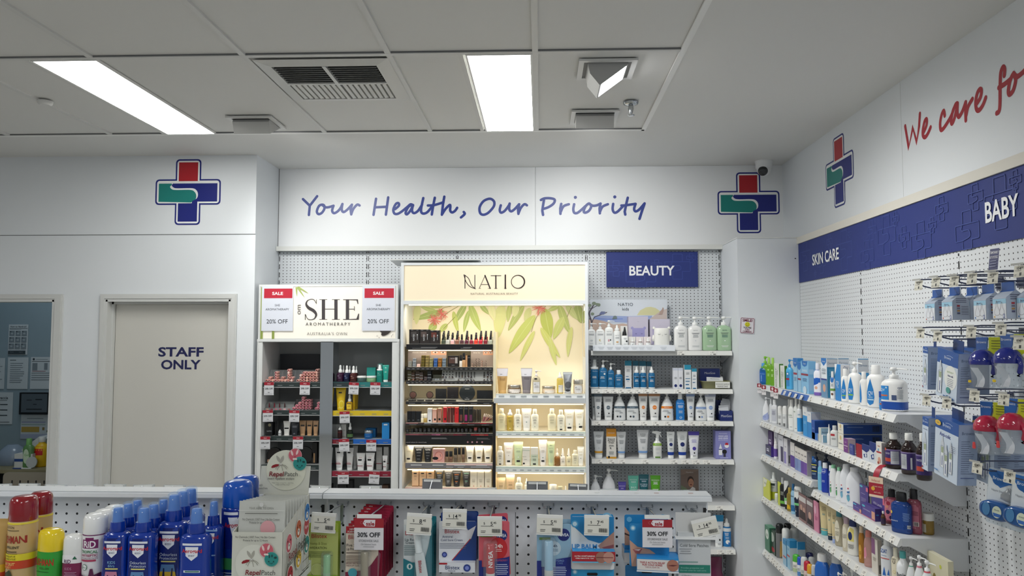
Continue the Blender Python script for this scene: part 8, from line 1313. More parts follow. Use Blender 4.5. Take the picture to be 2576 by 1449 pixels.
row_x(XI-.01,Z2,b_,w2,CN,'second side shelf by the brown bottles',[('box',1386,1560,133,'7a3a8a,c9b4bc,d0b8c8','purple and white carton','b .45 .5 e0d0e0;t Ovol 0 .75 .1 e9dcec;t Ovol 0 .3 .1 e9dcec',dict(xm=1444)),('box',1470,1545,215,'3f4a94,3f4a94','indigo flyer pack','t SUPPORT 0 .8 .08 dfe3f0;t MIDTIME 0 .66 .08 dfe3f0;l 0 .5 .6 4 8a94c8',dict(xm=1528)),('box',1566,1662,215,'a01c2c,8a1626,b02a3a','dark red carton','',dict(xm=1652)),('box',1652,1768,222,'d9dfe6,a9b4c0,16307a','navy topped white carton',hd_,dict(xm=1758)),('box',1760,1866,188,'d9dfe6,a9b4c0,16307a','taller navy topped white carton',hd_,dict(xm=1858)),('box',1858,2000,185,'e9e4dc,b9b4b4,efeae4','cream carton with red stripe and cord','t Infant 0 .84 .08 c0503a;r -.9 .9 .53 .6 b0303a;c -.2 .66 .25 7ab4d4;e .1 .22 .5 .14 d9a08a;e -.3 .1 .3 .06 a03a30;>l 0 .85 .7 5 8a8488',dict(xm=1936))]
 +[('round',a,b,t_,'2a130e*,eeeeea',nm,'b .12 .52 3a2a6a;b .52 .55 8a7aa8;'+x) for a,b,t_,nm,x in ((1985,2235,52,'brown glass gripe water bottle with red burst','r -.1 .95 .14 .5 c4c6cc;t WATER -.5 .43 .05 e0dcec .6;r -1 -.1 .2 .3 c04a3a;c -.85 .54 .18 c8503a;l .45 .47 .4 10 9a9ca4'),(2212,2455,54,'second brown glass gripe water bottle','r -.9 -.05 .14 .5 c4c6cc;l -.5 .47 .35 10 9a9ca4;r .4 .6 .14 .42 d9dade'),(2430,2660,58,'third brown glass gripe water bottle','t WATER -.4 .43 .05 e0dcec .8;r -1 .2 .2 .3 c04a3a'))])
row_x(XI,Z3,b_,w3,CN,'short third side shelf',[('box',304,392,30,'4a2a68,3a1f54,5a3478','tall purple carton','r -.6 .2 .6 .66 cfc4dc;r -.6 .4 .46 .56 cfc4dc;r -.6 .4 .34 .42 cfc4dc',dict(xm=364,back=.05)),('box',264,384,232,'2c2450,3f2a80,3a2f68','short purple carton','r -.6 .2 .6 .7 dfdcec;r -.6 .3 .42 .54 dfdcec;b 0 .06 8ab4d8',dict(xm=342)),('mini',382,440,132,'efeff2,f0f0ee','slim white and violet serum bottle','b .12 .5 6a50a4'),('box',386,474,40,'dcdce4,9a9aa8,e4e4ea','white carton with violet window','r -.2 .9 .05 .5 3f3054;l 0 .8 .6 3 7a7a8a',dict(xm=440,back=.02)),('box',446,526,85,'dfdfe8,9a9aa8,e4e4ea','white and lavender carton','r .0 .9 .05 .6 3a2f58;l 0 .85 .6 2 7a7a8a',dict(xm=520)),('box',526,628,136,'e3e1e8,b0aebc,e9e6ec','white and lilac carton','r -.9 .3 .05 .5 9a90cc;l 0 .7 .6 2 6a6a7a;>k -.4 .4 .1 .4',dict(xm=580)),('box',622,700,190,'e9e6e4,8a8894,d9d4d4','white carton with deep violet base','b .05 .5 5a3a9a;l 0 .65 .7 1 6a6a7a',dict(xm=682))]
 +[('box',x,x+w_,248+22*i,'e9e4de,a9a8b0,c9c4c4',nm,f'b .02 .52 {c};T ACNE 0 .78 .06 5a5664;l 0 .6 .6 2 a8a4b0',dict(xm=x+44)) for i,(x,w_,c,nm) in enumerate(((686,60,'7a8fc8','pale blue based white carton'),(728,60,'8aa0d4','second pale blue based carton'),(772,60,'6a4aa4','violet based white carton'),(816,116,'7a54ac','violet based carton at the end')))]
 +[('pump',926,1062,312,'1a3f74*,16243f','dark blue shampoo with yellow label','r -.9 .2 .8 .6 1a5ca0;r -.8 .4 .50 .53 d9d04a;r -.8 .4 .28 .31 d9d04a;l -.2 .45 .5 3 e3e6ea;l -.2 .22 .5 3 9ab4d0'),('pump',1066,1212,352,'1a3f74*,16243f','second dark blue shampoo with yellow label','r -.9 .4 .50 .53 d9d04a;l -.2 .45 .5 2 e3e6ea',dict(back=.05))])
jb = lambda c,q: f'c -.55 .46 .1 c84a5a;p {c} -.8 .28 -.4 .3 -.35 .18 -.55 .12 -.75 .18;p {q} -.75 .38 -.35 .4 -.4 .34 -.7 .34;l -.55 .3 .2 2 {q}'
row_x(XI,Z3b,b_,w3b,CN,'baby wash shelf',[('flip',1016,1092,452,'7ac0e0,8fb0e0','light blue bottle','t wash 0 .6 .07 e9f2f8 1.4'),('flip',1070,1182,482,'1f3fae,e6e9f0','royal blue bottle with round logo','c -.2 .72 .55 dfe6f2;c -.2 .72 .5 1f3fae;t wash -.2 .72 .07 e9eef8 .9;l -.3 .4 .5 3 b9c8ec'),('flip',1168,1240,520,'2a3f9a,e6e9f0','navy bottle half hidden','c -.2 .7 .5 8a9ad8'),
 ('talc',1186,1312,510,'eef0f2,8ac8a0','white powder bottle with green cap',jb('5aa86a','3a7a5a')),('talc',1272,1384,545,'eef0f2,8ac8a0','second white powder bottle with green cap',jb('5aa86a','3a7a5a')),('talc',1338,1530,502,'e9ecf2,eef0f4','white powder bottle with blue print',jb('7ab4d0','3a6aa0')),('talc',1428,1680,550,'eceef4,eef0f4','large white powder bottle',jb('6ab0c8','4a7ab0')),
 ('box',1622,1752,802,'51428c,3a2f6a,6a5aa0','tall violet carton','e -.6 .92 .35 .04 5ac0d8;r .5 .98 .8 .95 d9708a;l -.2 .66 .5 1 cfc8e8;l -.1 .5 .7 6 a89cd0',dict(xm=1745,back=.03)),('box',1790,1984,948,'51428c,3a2f6a,6a5aa0','second violet carton','r .75 1 .7 1 d9708a;t HPA_Lanolin -.05 .62 .12 dfdaf0 1.5;l 0 .35 .7 2 a89cd0',dict(xm=1978,back=.03)),('box',1520,1652,1072,'5a4a96,3a2f6a,4f4288','small violet carton at the rail','r -.9 -.2 .75 .9 5ac0d8;r .55 .95 .1 .5 d9a08a;b 0 .08 c0607a;l -.1 .55 .6 3 cfc8e8',dict(xm=1642)),('box',1646,1924,1096,'5a4a96,3a2f72,51448c','wider violet carton at the rail','e -.7 .8 .25 .08 5ac0d8;r .5 .98 .1 .7 d9a08a;b 0 .06 c0607a;l -.2 .6 .6 4 cfc8e8;>e -.2 .5 .5 .06 3a78b0',dict(xm=1838)),('round',1920,1990,1178,'6a4a24*,eeeeea','small amber oil bottle','b .1 .5 3a2a4a'),
 ('bottle',1982,2186,862,'b0546a*,1a1a20','pink bubble bath with scale print','p c8788a -.95 .12 .5 .12 .5 .72 -.95 .72;c -.3 .6 .3 a02a44;c .1 .45 .3 d98a94;c -.4 .35 .3 2a2450;c .1 .2 .3 2a2450;c -.5 .5 .2 d9967a;b 0 .08 5a2a34',dict(ds=.8,back=.03)),('bottle',2292,2516,862,'b0546a*,1a1a20','pink bubble bath with barcode','p c07084 -.9 .12 .95 .12 .95 .66 -.9 .66;c -.7 .62 .25 dba4ac;l .3 .5 .5 4 6a2a40;r .1 .8 .18 .28 e3d0cc;k .2 .7 .19 .27',dict(ds=.8,back=.05)),('bottle',2078,2376,906,'174a9c*,14161c','deep blue bubble bath in front','p 16418c -.95 .1 .98 .1 .98 .7 -.95 .7;t adventure -.6 .3 .04 e3e9f4 .8;l .6 .5 .35 8 7a9ad0;r .7 .97 .14 .22 dfe3e8;k .72 .95 .15 .21;e -.85 .5 .12 .04 e0c05a',dict(ds=.8)),('jar',2520,2692,1208,'a8862c*,e6e6e0','yellow balm jar','r -.9 -.2 .1 .5 c9c9b4',dict(back=.1))])
p = U(*b_(1775,690),X=XF-.012); q = U(*b_(1930,560),X=XF-.01); t = thing('shelf_flag','curled red and cream hang tag on the baby wash shelf','hang tag',tuple(U(*b_(1858,980),X=XF-.02)),(0,0,radians(-55))); c = U(*b_(1858,690),X=XF-.02).z-t.location.z
MB().box((-.030,-.0006,0),(.030,.0006,c),M('a8283a',.45)).build('card',t); mb = MB(); fl = Flat(mb,lambda u,v,k: (u,-.0008-.0002*k,v)); cr_ = M('e6cdb4',.45); fl.rect(-.03,.03,c*.70,c,cr_); fl.rect(-.03,.03,0,c*.12,cr_); fl.text('Infacol',0,c*.83,.010,M('c0604a',.45),.05); fl.disc(-.012,c*.42,.008,M('e0a83a',.4)); fl.text('treats wind',.006,c*.55,.006,cr_,.04); fl.text('and colic',.006,c*.26,.006,cr_,.04); mb.build('printing',t)
mb = MB(); mb.add([(u,.0+.045*s*s,c+.075*s-.03*s*s) for s in [i/8 for i in range(9)] for u in (-.012+.01*s,.012+.01*s)],[(2*i,2*i+1,2*i+3,2*i+2) for i in range(8)],M('a8283a',.45),True); mb.build('curled_strip',t)
row_x(XI,Z4,b_,w4,CN,'fourth side shelf',[('box',230,336,722,'d4d84a,c4c83a,dfe268','yellow and white face care carton','p e6e6d4 -.9 1 .3 1 -.2 .6 -.9 .5;l -.3 .8 .4 4 7a7a5a',dict(xm=322)),('mist',332,440,602,'e3e6e0,eceeea','foam bottle with lime lower label','b .02 .28 cfd83a;r -.8 .6 .5 .58 2a3a3a;l 0 .46 .6 3 8a9a8a'),('rollon',394,448,920,'d9dcc8,eceeea','small white stick',''),('box',440,486,760,'c9d23a','lime carton end','',dict(xm=478)),('bottle',474,556,690,'1c1e22,c4c6c8','black wash bottle with grey cap','l 0 .5 .6 5 b9c0b4;b .1 .2 6ab04a'),('invert',532,612,742,'e0e2e2,1c1e22','black and white face tube','p 1c1e22 -.9 .3 .9 .5 .9 .9 0 .7 -.9 .6;c -.2 .75 .2 d9dad8;b .3 .4 8ad08a'),('bottle',570,656,838,'a8923a*,b09a44','amber oil bottle','p d8b02a -.8 .1 .6 .1 .2 .25 -.6 .3'),('bottle',630,704,785,'9ac4e0,2a6aa0','pale blue wash bottle','t Biore -.2 .6 .07 1a2a4a 1.2;b .1 .3 2a6aa0'),('invert',680,800,826,'eceeec,14203a','white tube lettered in black with navy end','t Biore -.1 .88 .09 1a1c20 1.3;p 14203a -.9 .17 .9 .17 .9 .62 .4 .7 0 .58 -.5 .66 -.9 .6;b .38 .46 7ad08a'),
 ('box',742,862,932,'8a6a6a,2a2628,3a3638','black carton with portrait print','r -.9 .9 .72 .9 d9d4d4;e -.3 .5 .3 .1 c9a090;e .4 .45 .3 .1 c9a090;p 3a2a2a -.9 .1 .9 .1 .7 .38 -.7 .4',dict(xm=852)),('box',856,1046,1000,'7a6468,1c1a1c,2a282a','second black carton with portrait print','r -.9 .9 .76 .9 d0cccc;e 0 .4 .45 .13 d0a898;p 2a2022 -.9 .08 .9 .08 .7 .25 -.7 .28',dict(xm=950)),('box',958,1046,1042,'d88aa8,b0688a,e09ab4','pink carton','e -.3 .72 .4 .14 e6b8cc;l .1 .5 .6 5 a84a70',dict(xm=1028))])
av = lambda c,cap: f'l 0 .8 .5 5 9a8c6c;l 0 .6 .3 2 6aa0a8;b .17 .19 {cap}'
row_x(XI,Z4,d_,w4,CN,'fourth side shelf near end',[('tube',1040,1186,100,'dccb9c,5ab0b8','cream lotion tube on a teal cap',av('x','5ab0b8')),('tube',1146,1236,188,'dfcfa4,1a2f44','cream lotion tube on a navy cap',av('x','1a2f44')),('tube',1210,1296,225,'dccba0,a0b0dc','cream lotion tube on a lilac cap',av('x','a0b0dc')),('flip',1264,1395,248,'c9bfa4*,4a8a94','clear beige wash bottle with teal cap','e -.3 .42 .6 .3 e6e0cc;t Aveeno -.3 .5 .04 5a5244 1;l -.3 .4 .5 5 8a8068'),('flip',1372,1494,355,'d4cab4,c0a8b4','beige wash bottle with pink grey cap','e -.3 .42 .6 .32 e6e0d0;l -.3 .5 .5 5 8a8070'),('flip',1446,1606,390,'eceae2,24346a','white wash bottle with yellow label and navy cap','p ecdf84 -.9 .4 .4 .4 .4 .75 -.3 .8 -.9 .6;e -.3 .55 .4 .12 24346a;l -.2 .3 .6 5 6a6a6a'),('flip',1604,1694,478,'c88a2a*,dfcab0','orange oil bottle beside the pink oil','e -.3 .3 .5 .2 d9a84a;l -.3 .3 .4 4 8a5a1a'),('flip',1682,1822,540,'d9a8a0*,d8887e','pink oil bottle with coral cap','p e090a4 -.9 .2 -.2 .3 -.4 .55 -.8 .5;c -.6 .25 .2 e9b0bc'),('box',1792,1946,660,'dcd6cc,b9b0a4,e0dad2','beige carton with mauve panel','r -.95 .2 .55 1 8a5a84;l 0 .45 .6 4 9a9084;>k -.6 .6 .05 .3',dict(xm=1880)),('bottle',1930,2106,620,'e6e9ee,eef0f2','white goat milk wash bottle','T GOAT -.35 .66 .09 2456a8 1.2;l -.3 .55 .5 1 6a8ac0;r -.9 .6 .48 .5 d05a5a;p 2a6ac0 -.6 .1 -.3 .3 0 .1;p 2a6ac0 .2 .12 .45 .26 .6 .12'),('bottle',2080,2206,790,'e9e0c8,efe8d4','cream baby wash bottle','t baby -.2 .72 .06 4a4438 1;T U -.2 .64 .08 4a4438 1;c -.2 .38 .35 e0c84a;c -.2 .38 .28 e9e0c8'),
 ('round',2148,2346,840,'eef0f2!,5ab4b4','round white bottle with aqua cap','T Bunjie -.1 .42 .10 4a4c50 1.4;l 0 .25 .6 1 9a9ca0'),('bell',2286,2446,902,'eef0f2!,f0f0f0','round white pump bottle with green collar','b .74 .76 4aa890;T Bunjie -.2 .3 .08 4a4c50 1.2'),('bell',2396,2580,885,'eef0f2!,f0f0f0','round white pump bottle with rose collar','b .73 .77 d07a8a;T Bunjie -.2 .3 .08 4a4c50 1.2'),('bell',2490,2710,960,'eef0f2!,f0f0f0','front round white pump bottle with red collar','b .73 .77 d0505c;T Bunjie -.2 .3 .08 4a4c50 1.2'),('bell',2650,2800,890,'eef0f2!,f0f0f0','rear round white pump bottle with rose collar','b .73 .77 c0607a',dict(back=.08))])
row_x(XI+.08,Z4,d_,w4,CN,None,[('box',2600,2985,905,'d9d4b8,d0caac,dcd7bc','large cream carton with yellow dot','c .3 .8 .1 c9d04a;e -.3 .4 .2 .2 8a7a3a',dict(xm=2905))])
ro = lambda c: 'l -.1 .45 .6 5 8a8c90;'+f'r -.8 .7 .1 .3 {c}'
row_x(XI,Z5,d_,w5,CN,'lowest side shelf',[('box',255,416,480,'3f7a5c,2a5a44,5f9a7c','green and white shaving carton','e 0 .68 .7 .2 dfe6dc;l 0 .68 .4 4 5a7a64',dict(xm=320)),('box',322,440,530,'4a5a50,26382e,3a4a42','dark green carton','e 0 .7 .7 .2 c4ccc4;e .2 .2 .7 .1 b03a44',dict(xm=400)),('can',412,526,438,'77787a,16181b!','grey aerosol with black cap','p c09a54 .3 0 .9 0 .9 .5 .5 .5'),('can',524,640,436,'77787a,16181b!','second grey aerosol with black cap','',dict(back=.05)),('can',502,622,506,'dfe0e2,eceeec!','white aerosol with white cap',''),('can',618,748,506,'d0d2d4,d4d6d4!','second white aerosol with white cap','l 0 .64 .5 1 5a5c60',dict(back=.05)),
 ('box',514,600,668,'9cc4dc,5a9cc8,3a8cc0','slim blue and white carton','b .8 1 2f8cc4;r -.9 .9 .3 .36 c05a5a',dict(xm=562)),('box',574,724,672,'9cc8e0,c9d4dc,3a94c8','blue and white carton with red stripe','b .78 1 2f8cc4;r -.9 .9 .42 .48 c05a5a;l 0 .7 .6 3 5a8ab0;>b .75 1 2f8cc4',dict(xm=615)),('box',722,838,705,'9cc8e0,b9c4cc,3a94c8','second blue and white carton in file','>b .75 1 2f8cc4',dict(xm=728,back=.03))]
 +[('rollon',x0,x1,t_,bc+'!',nm,ro(c2),dict(back=bk_)) for x0,x1,t_,bc,c2,nm,bk_ in ((608,716,850,'e6e4e0,1f2460','c9c4ba','roll-on with navy cap',.02),(654,760,882,'e9e8e2,4fb83a','b9c8a0','roll-on with green cap',0),(736,834,856,'dcdcdc,1f2464','c9c4ba','navy capped roll-on in the second row',.05),(720,790,918,'e3e6ea,2456c8','5a8ac8','roll-on with bright blue cap',0),(772,874,918,'e6e6dc,d9dcdc','4a6a5a','roll-on with clear white cap',0),(842,954,856,'d4d4d6,1f2464','c9c4ba','navy capped roll-on in the third row',.08),(816,918,978,'dcc4c0,c0203a','a86a70','roll-on with red cap',-.01),(880,984,920,'dcdedc,d0d4d4','8a9a9a','clear capped roll-on in the second row',.05),(862,952,1022,'e3ded0,e6a82a','c98a5a','roll-on with amber cap',-.01),(924,1010,1032,'5a6068,c9ccd0','3a4048','grey roll-on',0))]
 +[('flip',978,1196,874,'2268c4!,e6e6e6','blue cream wash bottle with white cap','e -.7 .3 .4 .14 d9dfea;t Nivea -.7 .3 .05 1a2f6a .5'),('flip',1188,1388,890,'2060b8!,d4d6d8','second blue cream wash bottle','',dict(back=.04)),('pump',1278,1366,1122,'e9e9e8,eeeeec','small white pump at the frame foot',''),('pump',1352,1440,1116,'ececea,f0f0ee','second small white pump at the frame foot',''),('bell',1440,1610,1062,'e9e9ea,eeeeec','wider white pump at the frame foot','')])
# ---- baby hooks
HKX = 1.318
def bhook(cv,x,y,price,desc,X=HKX,flag=False):
    p = U(*cv(x,y),X=X); t = thing('peg_hook',desc,'hook',(XR-.0035,p.y,p.z),0,'baby section hooks'); L = X-XR+.0035; bw = M('5a6076',.25,.8)
    MB().tube([(0,0,.018),(L*.9,0,.018),(L,0,.016)],.0022,bw).build('ticket_arm',t); MB().tube([(0,0,-.012),(L*.86,0,-.012),(L*.95,0,-.006),(L,0,.004)],.0024,bw).box((-.003,-.018,-.02),(.001,.018,.026),bw).build('product_arm',t)
    R = Matrix.Rotation(radians(10),3,'Z'); P = lambda u,v,k: Vector((L-.003,0,-.002))+R @ Vector((-.0006*k-.004*(v/.03)*-1,-u,v)); mb = MB(); fl = Flat(mb,P); fl.rect(-.021,.021,-.018,.016,M('d9d6c8',.5)); ticket_art(fl,.042,.034,price,0,-.018); fl.rect(-.023,.023,.016,.022,M('a9a9a4',.3)); mb.build('price_ticket',t)
    if flag: mb = MB(); fl = Flat(mb,P); fl.rect(-.019,.017,.022,.085,M('34386a',.45)); fl.text('TEMPORARILY',-.001,.074,.0075,M('e6e6ee',.5),.032,.02); fl.text('OUT OF STOCK',-.001,.060,.0075,M('e6e6ee',.5),.032,.02); [fl.rect(-.013,.011,.048-.008*j,.0495-.008*j,M('a9acc8',.5)) for j in range(3)]; mb.build('stock_notice',t)
for k,(x,y) in enumerate(((575,500),(860,452),(1165,430),(1460,385),(1805,372),(2255,262))): bhook(h1,x,y,'13.95' if k < 5 else '14.95',f'{ORD[k]} ticketed hook from the column over the hanging teat boxes'+(' with navy notice' if k == 4 else ''),HKX+(.02 if k == 5 else 0),k == 4)
for k,(cv,x,y,p) in enumerate(((h2,605,240,'10.95'),(h2,892,290,'10.95'),(h2,1448,222,'13.45'),(h2,1938,178,'12.45'),(h2,2250,405,'14.95'),(h2,708,1350,'10.95'),(h2,1042,1395,'40.95'),(h2,1502,1275,'13.45'),(h2,1988,1335,'3.95'),(h3,1480,1100,'24.95'),(h3,1995,1245,'24.95'))): bhook(cv,x,y,p,('hook over the slim blue bottle box','hook over the tilted bottle box','hook over the first blue cup','hook over the second blue cup','ticketed hook cut off beside the second blue cup','hook over the slim anti colic box','hook over the large anti colic box','hook over the first pink cup','hook over the second pink cup','ticketed hook under the first pink cup','ticketed hook over the soother packs')[k],HKX+.012*(k in (3,8,9)))
def hang(name,desc,cv,x,y,X,build,tilt=0,rz=-90,cat='box',grp=None):
    p = U(*cv(x,y),X=X); t = thing(name,desc,cat,tuple(p),(0,0,0),grp); t.rotation_euler = (Matrix.Rotation(radians(rz),3,'Z') @ Matrix.Rotation(radians(tilt),3,'Y')).to_euler(); build(t); return t
db_ = M('2456a0',.4)
def teat(t,w=.068,d=.055,c='a8'):
    MB().prism([(0,0),(0,.062),(d*.5-.001,.084),(d*.5-.001,.108),(d*.5+.0012,.108),(d*.5+.0012,.084),(d,.062),(d,0)],0,w,M('b4bfd0',.4)).build('carton_body',t)
    mb = MB().poly([(0,-.0004,.058),(w,-.0004,.058),(w,d*.5-.0014,.0845),(0,d*.5-.0014,.0845)],db_).poly([(.003,d*.5-.0016,.084),(w-.003,d*.5-.0016,.084),(w-.003,d*.5-.0016,.108),(.003,d*.5-.0016,.108)],db_); fl = Flat(mb,lambda u,v,k: (u,-.0004-.00015*k,v)); fl.rect(.001,w-.001,.044,.058,M('9ccbe4',.4)); fl.text('Browns',w*.45,.051,.006,M('2a4a8a',.4),.05); fl.rect(.001,w-.001,.001,.044,M('dfe3ea',.4)); gl = M('8a8288',.4)
    for s,x in ((1,.022),(.9,.046)): fl.line([(x+q[0]*s,.016+q[1]*s) for q in ((-.003,.034),(-.0045,.02),(-.012,.008),(-.011,-.003),(0,-.006),(.011,-.003),(.012,.008),(.0045,.02),(.003,.034))],.0012,gl,True,3)
    fl.disc(.010,.006,.003,M('c05a4a' if c == 'r' else 'd9a84a' if c == 'y' else '3a7ac0',.4)); fl.rect(.052,.060,.002,.014,M('4a5a9a',.4)); fl.rect(.054,.058,.004,.012,M('d9dfea',.4)); mb.build('front_print',t)
    mb = MB(); fl = Flat(mb,lambda u,v,k: (w+.0003+.0001*k,u,v)); [fl.rect(d*.2,d*.8,z,z+.0018,M('4a4a6a',.5)) for z in (.068,.062,.056)]; [fl.rect(d*.25,d*.42,z,z+.0055,M(c2,.5)) for z,c2 in ((.042,'a83a44'),(.034,'7a7a8a'),(.026,'b08a5a'),(.018,'5a5a7a'))]; [fl.rect(d*.5,d*.9,.042-.005*j,.0432-.005*j,M('6a6a80',.5)) for j in range(6)]; mb.build('side_print',t)
for k,(x,y,X,c) in enumerate(((672,1104,1.345,'r'),(950,1087,1.345,'r'),(1235,1085,1.40,'r'),(1480,1085,1.35,'b'),(1795,1070,1.345,'y'),(2195,1062,1.37,'b'))): hang('teat_box',f'{ORD[k]} hanging blue topped teat box from the column side',h1,x,y,X,lambda t,c=c: teat(t,c=c),0,-90,'box','teat boxes on the upper baby hooks')
def bott_box(w,h,d,top,txt,art,tab=True):
    def f(t):
        MB().box((0,0,0),(w,d,h),M('a3b4d0',.4)).build('carton_body',t); mb = MB(); fl = Flat(mb,lambda u,v,k: (u,-.0004-.00015*k,v)); fl.rect(0,w,h*top,h,db_); fl.rect(0,w,0,h*top,M('c9d6e6',.4)); fl.text("Browns",w*.5,h*(top+1)/2,min(h*.06,w*.2),M('cfdcec',.4),w*.8); fl.line([(w*.45,h*(top+1)/2+h*.035),(w*.6,h*(top+1)/2+h*.05),(w*.75,h*(top+1)/2+h*.03)],h*.006,M('cfdcec',.4),n=3); art(fl,w,h,top); mb.build('front_print',t)
        mb = MB(); mb.poly([(0,0,h+.0003),(w,0,h+.0003),(w,d,h+.0003),(0,d,h+.0003)],db_); fl = Flat(mb,lambda u,v,k: (w+.0003+.0001*k,u,v)); fl.text("Browns",d*.5,h*.86,d*.16,M('5a6a8a',.5),d*.7); r_ = random.Random(4); [fl.rect(d*.15,d*(.5+.35*r_.random()),h*(.72-.035*j),h*(.726-.035*j),M('5a6484',.5)) for j in range(16)]; fl.rect(d*.15,d*.85,h*.12,h*.13,M('4a5a94',.5)); mb.build('side_print',t)
        if tab: MB().box((w*.3,d*.5,h),(w*.8,d*.5+.001,h+.035),M('1d3f78',.4)).build('hang_tab',t)
    return f
def bottle_art(fl,x,z,s,tip='d9dfe4'):
    g = M('c4ccd6',.35); lg = M('9aa88c',.4)
    fl.poly([(x-s*.16,z),(x+s*.16,z),(x+s*.16,z+s*1.0),(x+s*.12,z+s*1.1),(x-s*.12,z+s*1.1),(x-s*.16,z+s*1.0)],M('e3e8ee',.4)); fl.poly([(x-s*.1,z+s*.75),(x+s*.1,z+s*.75),(x+s*.12,z+s*1.05),(x-s*.12,z+s*1.05)],lg); fl.rect(x-s*.15,x+s*.15,z+s*1.1,z+s*1.3,g); fl.poly([(x-s*.1,z+s*1.3),(x+s*.1,z+s*1.3),(x+s*.03,z+s*1.62),(x-s*.03,z+s*1.62)],g); fl.rect(x-s*.02,x+s*.03,z+s*.1,z+s*.6,M('4a5a94',.4)); fl.line([(x-s*.16,z),(x-s*.16,z+s),(x-s*.12,z+s*1.1),(x+s*.12,z+s*1.1),(x+s*.16,z+s),(x+s*.16,z)],s*.02,M('8a94a4',.4),True)
def art_slim(fl,w,h,top): fl.text('Anti-colic',w*.5,h*(top-.06),h*.03,M('4a5a8a',.4),w*.9); bottle_art(fl,w*.5,h*.1,h*.38); fl.rect(w*.05,w*.2,h*.03,h*.07,M('a04a5a',.4))
def art_opt(fl,w,h,top): fl.disc(w*.68,h*.46,w*.30,M('e6e9e6',.4),h*.25); fl.text('options+',w*.66,h*.58,h*.05,M('8aa86a',.4),w*.5); fl.text('Anti-colic',w*.68,h*.50,h*.04,M('3f3f78',.4),w*.42,.02); [fl.rect(w*.55,w*.82,h*(.43-.035*j),h*(.438-.035*j),M('6a6a8a',.5)) for j in range(5)]; bottle_art(fl,w*.2,h*.08,h*.42); fl.disc(w*.62,h*.20,w*.10,M('4a9a94',.4),h*.065); fl.rect(w*.4,w*.9,h*.04,h*.07,M('3a6aa8',.4)); fl.disc(w*.6,h*.055,w*.05,M('2a6a8a',.4))
def art_anti(fl,w,h,top): fl.text('Anti-colic',w*.45,h*(top-.07),h*.065,M('3a4a94',.4),w*.6,.015); [bottle_art(fl,w*x,h*z,h*.33) for x,z in ((.35,.17),(.72,.13),(.53,.06))]; fl.disc(w*.16,h*(top+.1),w*.13,M('d9b44a',.4),h*.045); fl.text('3 bottles',w*.16,h*(top+.1),h*.016,M('3a2a3a',.4)); [fl.rect(w*.76,w*.94,h*(.6-.03*j),h*(.606-.03*j),M('5a5a70',.5)) for j in range(4)]; fl.rect(w*.06,w*.22,h*.08,h*.1,M('5a8ac0',.4))
hang('bottle_box','slim blue and white baby bottle box in the upper row',h2,625,1160,1.35,bott_box(.036,.148,.062,.85,'',art_slim),5); hang('bottle_box','tilted wide blue baby bottle box with cream oval',h2,845,1262,1.325,bott_box(.128,.160,.056,.70,'',art_opt),9); hang('bottle_box','second wide blue bottle box behind the tilted one',h2,1150,1190,1.42,bott_box(.12,.15,.05,.72,'',art_opt),3)
hang('bottle_box','slim blue and white anti colic box in the lower row',h3,590,1120,1.345,bott_box(.042,.185,.05,.84,'',art_slim),5); hang('bottle_box','large tilted white and blue anti colic box',h3,782,1185,1.318,bott_box(.142,.195,.06,.80,'',art_anti),7); hang('bottle_box','second anti colic box behind the pink cup',h3,1390,1262,1.40,bott_box(.12,.20,.06,.80,'',art_anti),4); hang('bottle_box','third anti colic box behind the second pink cup',h3,1690,1180,1.50,bott_box(.09,.19,.06,.80,'',art_anti),3)
def cup(col,art):
    def f(t):
        MB().prism([(x,z) for x,z in rrect(-.044,.044,0,.165,.008)],.040,.042,clear('e3eaee',.25),ax=1).build('clear_back',t)
        mb = MB(); mb.prism([(-.043,.11),(-.043,.16),(-.005,.16),(-.008,.13),(-.014,.11)],.036,.039,M('4a6aa8' if art else '2a64b0',.4),ax=1); mb.prism([(-.012,.10),(-.002,.13),(-.002,.16),(.04,.16),(.04,.085),(.02,.10)],.036,.039,M('c4cc2a',.4),ax=1); fl = Flat(mb,lambda u,v,k: (u,.0355-.0002*k,v)); fl.text('Browns',-.025,.145,.008,M('dfe6f0',.4),.03); [fl.rect(.006,.034,.148-.008*j,.150-.008*j,M('6a6a2a',.5)) for j in range(4)]; fl.disc(.026,.098,.006,M('e9ebe0',.4)); mb.build('printed_card',t)
        MB().loft([(.004,.026,.026),(.008,.031,.031),(.075,.036,.036),(.078,.036,.036)],clear('dfe6ec',.22),22).build('cup_body',t)
        MB().loft([(.076,.0375,.0375),(.080,.039,.039),(.094,.038,.038),(.108,.031,.031),(.118,.020,.020),(.122,.008,.008)],M(col,.15,coat=.5),24).build('lid',t)
        MB().tube([(.028,-.006,.098),(.040,-.012,.088),(.044,-.014,.07),(.041,-.014,.05),(.036,-.013,.040)],[.006,.0075,.007,.008,.005],M(col,.15,coat=.5),12).build('handle',t)
        mb = MB(); mb.add([(u+.012*sin(z*60),-.031+.002*(z > .03),z) for z in [.008+.0065*i for i in range(10)] for u in (-.012,.012)],[(2*i,2*i+1,2*i+3,2*i+2) for i in range(9)],M('c9ccd2',.45),True); mb.build('paper_leaflet',t)
        mb = MB(); c = M('e0c02a' if art else 'd0484a',.4); mb.loft([(0,.004,.001),(.004,.006,.001),(.02 if not art else .008,.004,.001)],c,10,(-.024,-.030,.02)); mb.build('animal_print',t)
    return f
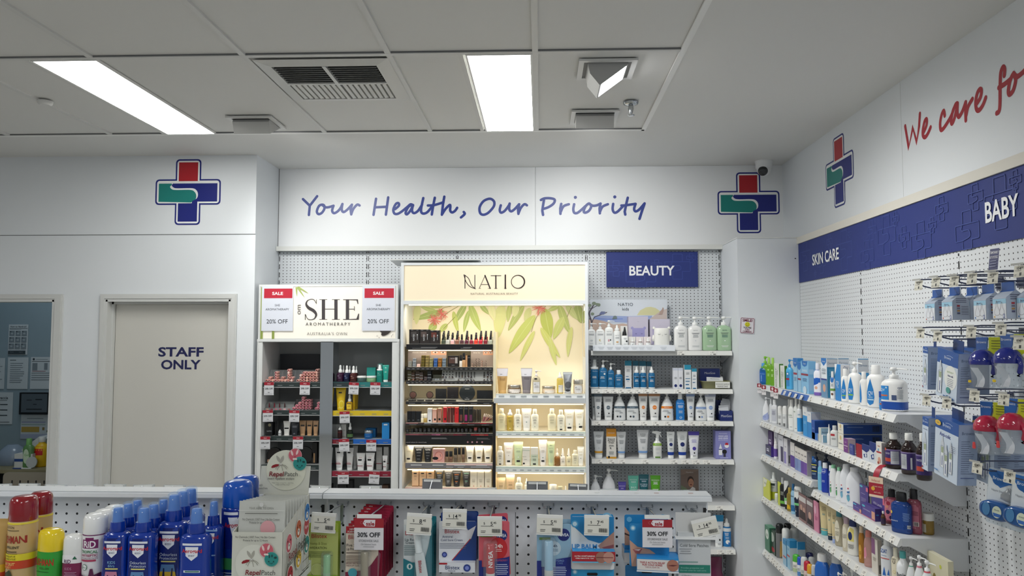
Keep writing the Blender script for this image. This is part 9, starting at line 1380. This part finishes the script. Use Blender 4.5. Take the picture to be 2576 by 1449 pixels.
for k,(cv,x,y,col,art,nm) in enumerate(((h2,1640,1180,'1f2a86',1,'hanging baby cup with navy blue lid and handle, nearer the column'),(h2,2060,1180,'1f2a86',1,'hanging baby cup with navy blue lid and handle, nearer the frame edge'),(h3,1640,920,'b01f3f',0,'hanging baby cup with crimson lid and handle, nearer the column'),(h3,2035,915,'b01f3f',0,'hanging baby cup with crimson lid and handle, nearer the frame edge'))): hang('baby_cup',nm,cv,x,y,1.365,cup(col,art),0,-62,'cup','carded baby cups')
def soother(t):
    MB().prism([(x,z) for x,z in rrect(-.055,.055,0,.17,.010)],.018,.020,clear('dfe8ee',.3),ax=1).build('clear_back',t)
    mb = MB().prism([(x,z) for x,z in rrect(-.052,.052,.03,.165,.008)],.0165,.0178,M('d4dade',.4),ax=1); fl = Flat(mb,lambda u,v,k: (u,.0162-.0002*k,v)); fl.poly([(-.052,.165),(.052,.165),(.052,.14),(.01,.13),(-.015,.115),(-.03,.125),(-.052,.15)],M('2a64a8',.4)); fl.disc(-.022,.138,.018,M('1f5a9c',.4)); fl.text('Browns',-.018,.142,.010,M('dfe8f0',.4),.04); fl.poly([(.03,.03),(.052,.03),(.052,.12),(.04,.1)],M('c4cc8a',.4)); fl.text('Nipple Shield',-.02,.105,.006,M('7a8088',.5),.04); mb.build('printed_card',t)
    MB().loft([(-.012,.010,.004),(-.008,.024,.010),(.004,.024,.012),(.018,.012,.008),(.028,.004,.004)],clear('b4b8bc',.6),20,(.018,.006,.095)).build('silicone_shield',t)
    mb = MB().loft([(-.020,.040,.022,2.6),(-.017,.046,.027,2.6),(.004,.048,.029,2.6),(.012,.044,.025,2.6)],M('1f5494',.14,alpha=.9,coat=.6),28,(-.012,.006,.048),'y'); mb.build('oval_case',t); mb = MB(); fl = Flat(mb,lambda u,v,k: (u,-.0145-.0002*k,v)); fl.disc(-.002,.048,.014,M('cfd8c0',.4),.018); fl.poly([(-.014,.044),(.012,.044),(.008,.034),(-.010,.034)],M('3a6ab4',.4)); fl.text('GLASS',-.002,.054,.004,M('2a3a5a',.4)); fl.disc(-.034,.05,.012,M('4a7fae',.3),.02); mb.build('case_label',t)
hang('soother_pack','carded blue oval soother case, nearer the column',h4,1610,770,1.375,soother,6,-62,'blister pack','soother packs'); hang('soother_pack','second carded blue oval soother case, cut by the picture edge',h4,1960,880,1.385,soother,6,-62,'blister pack','soother packs')
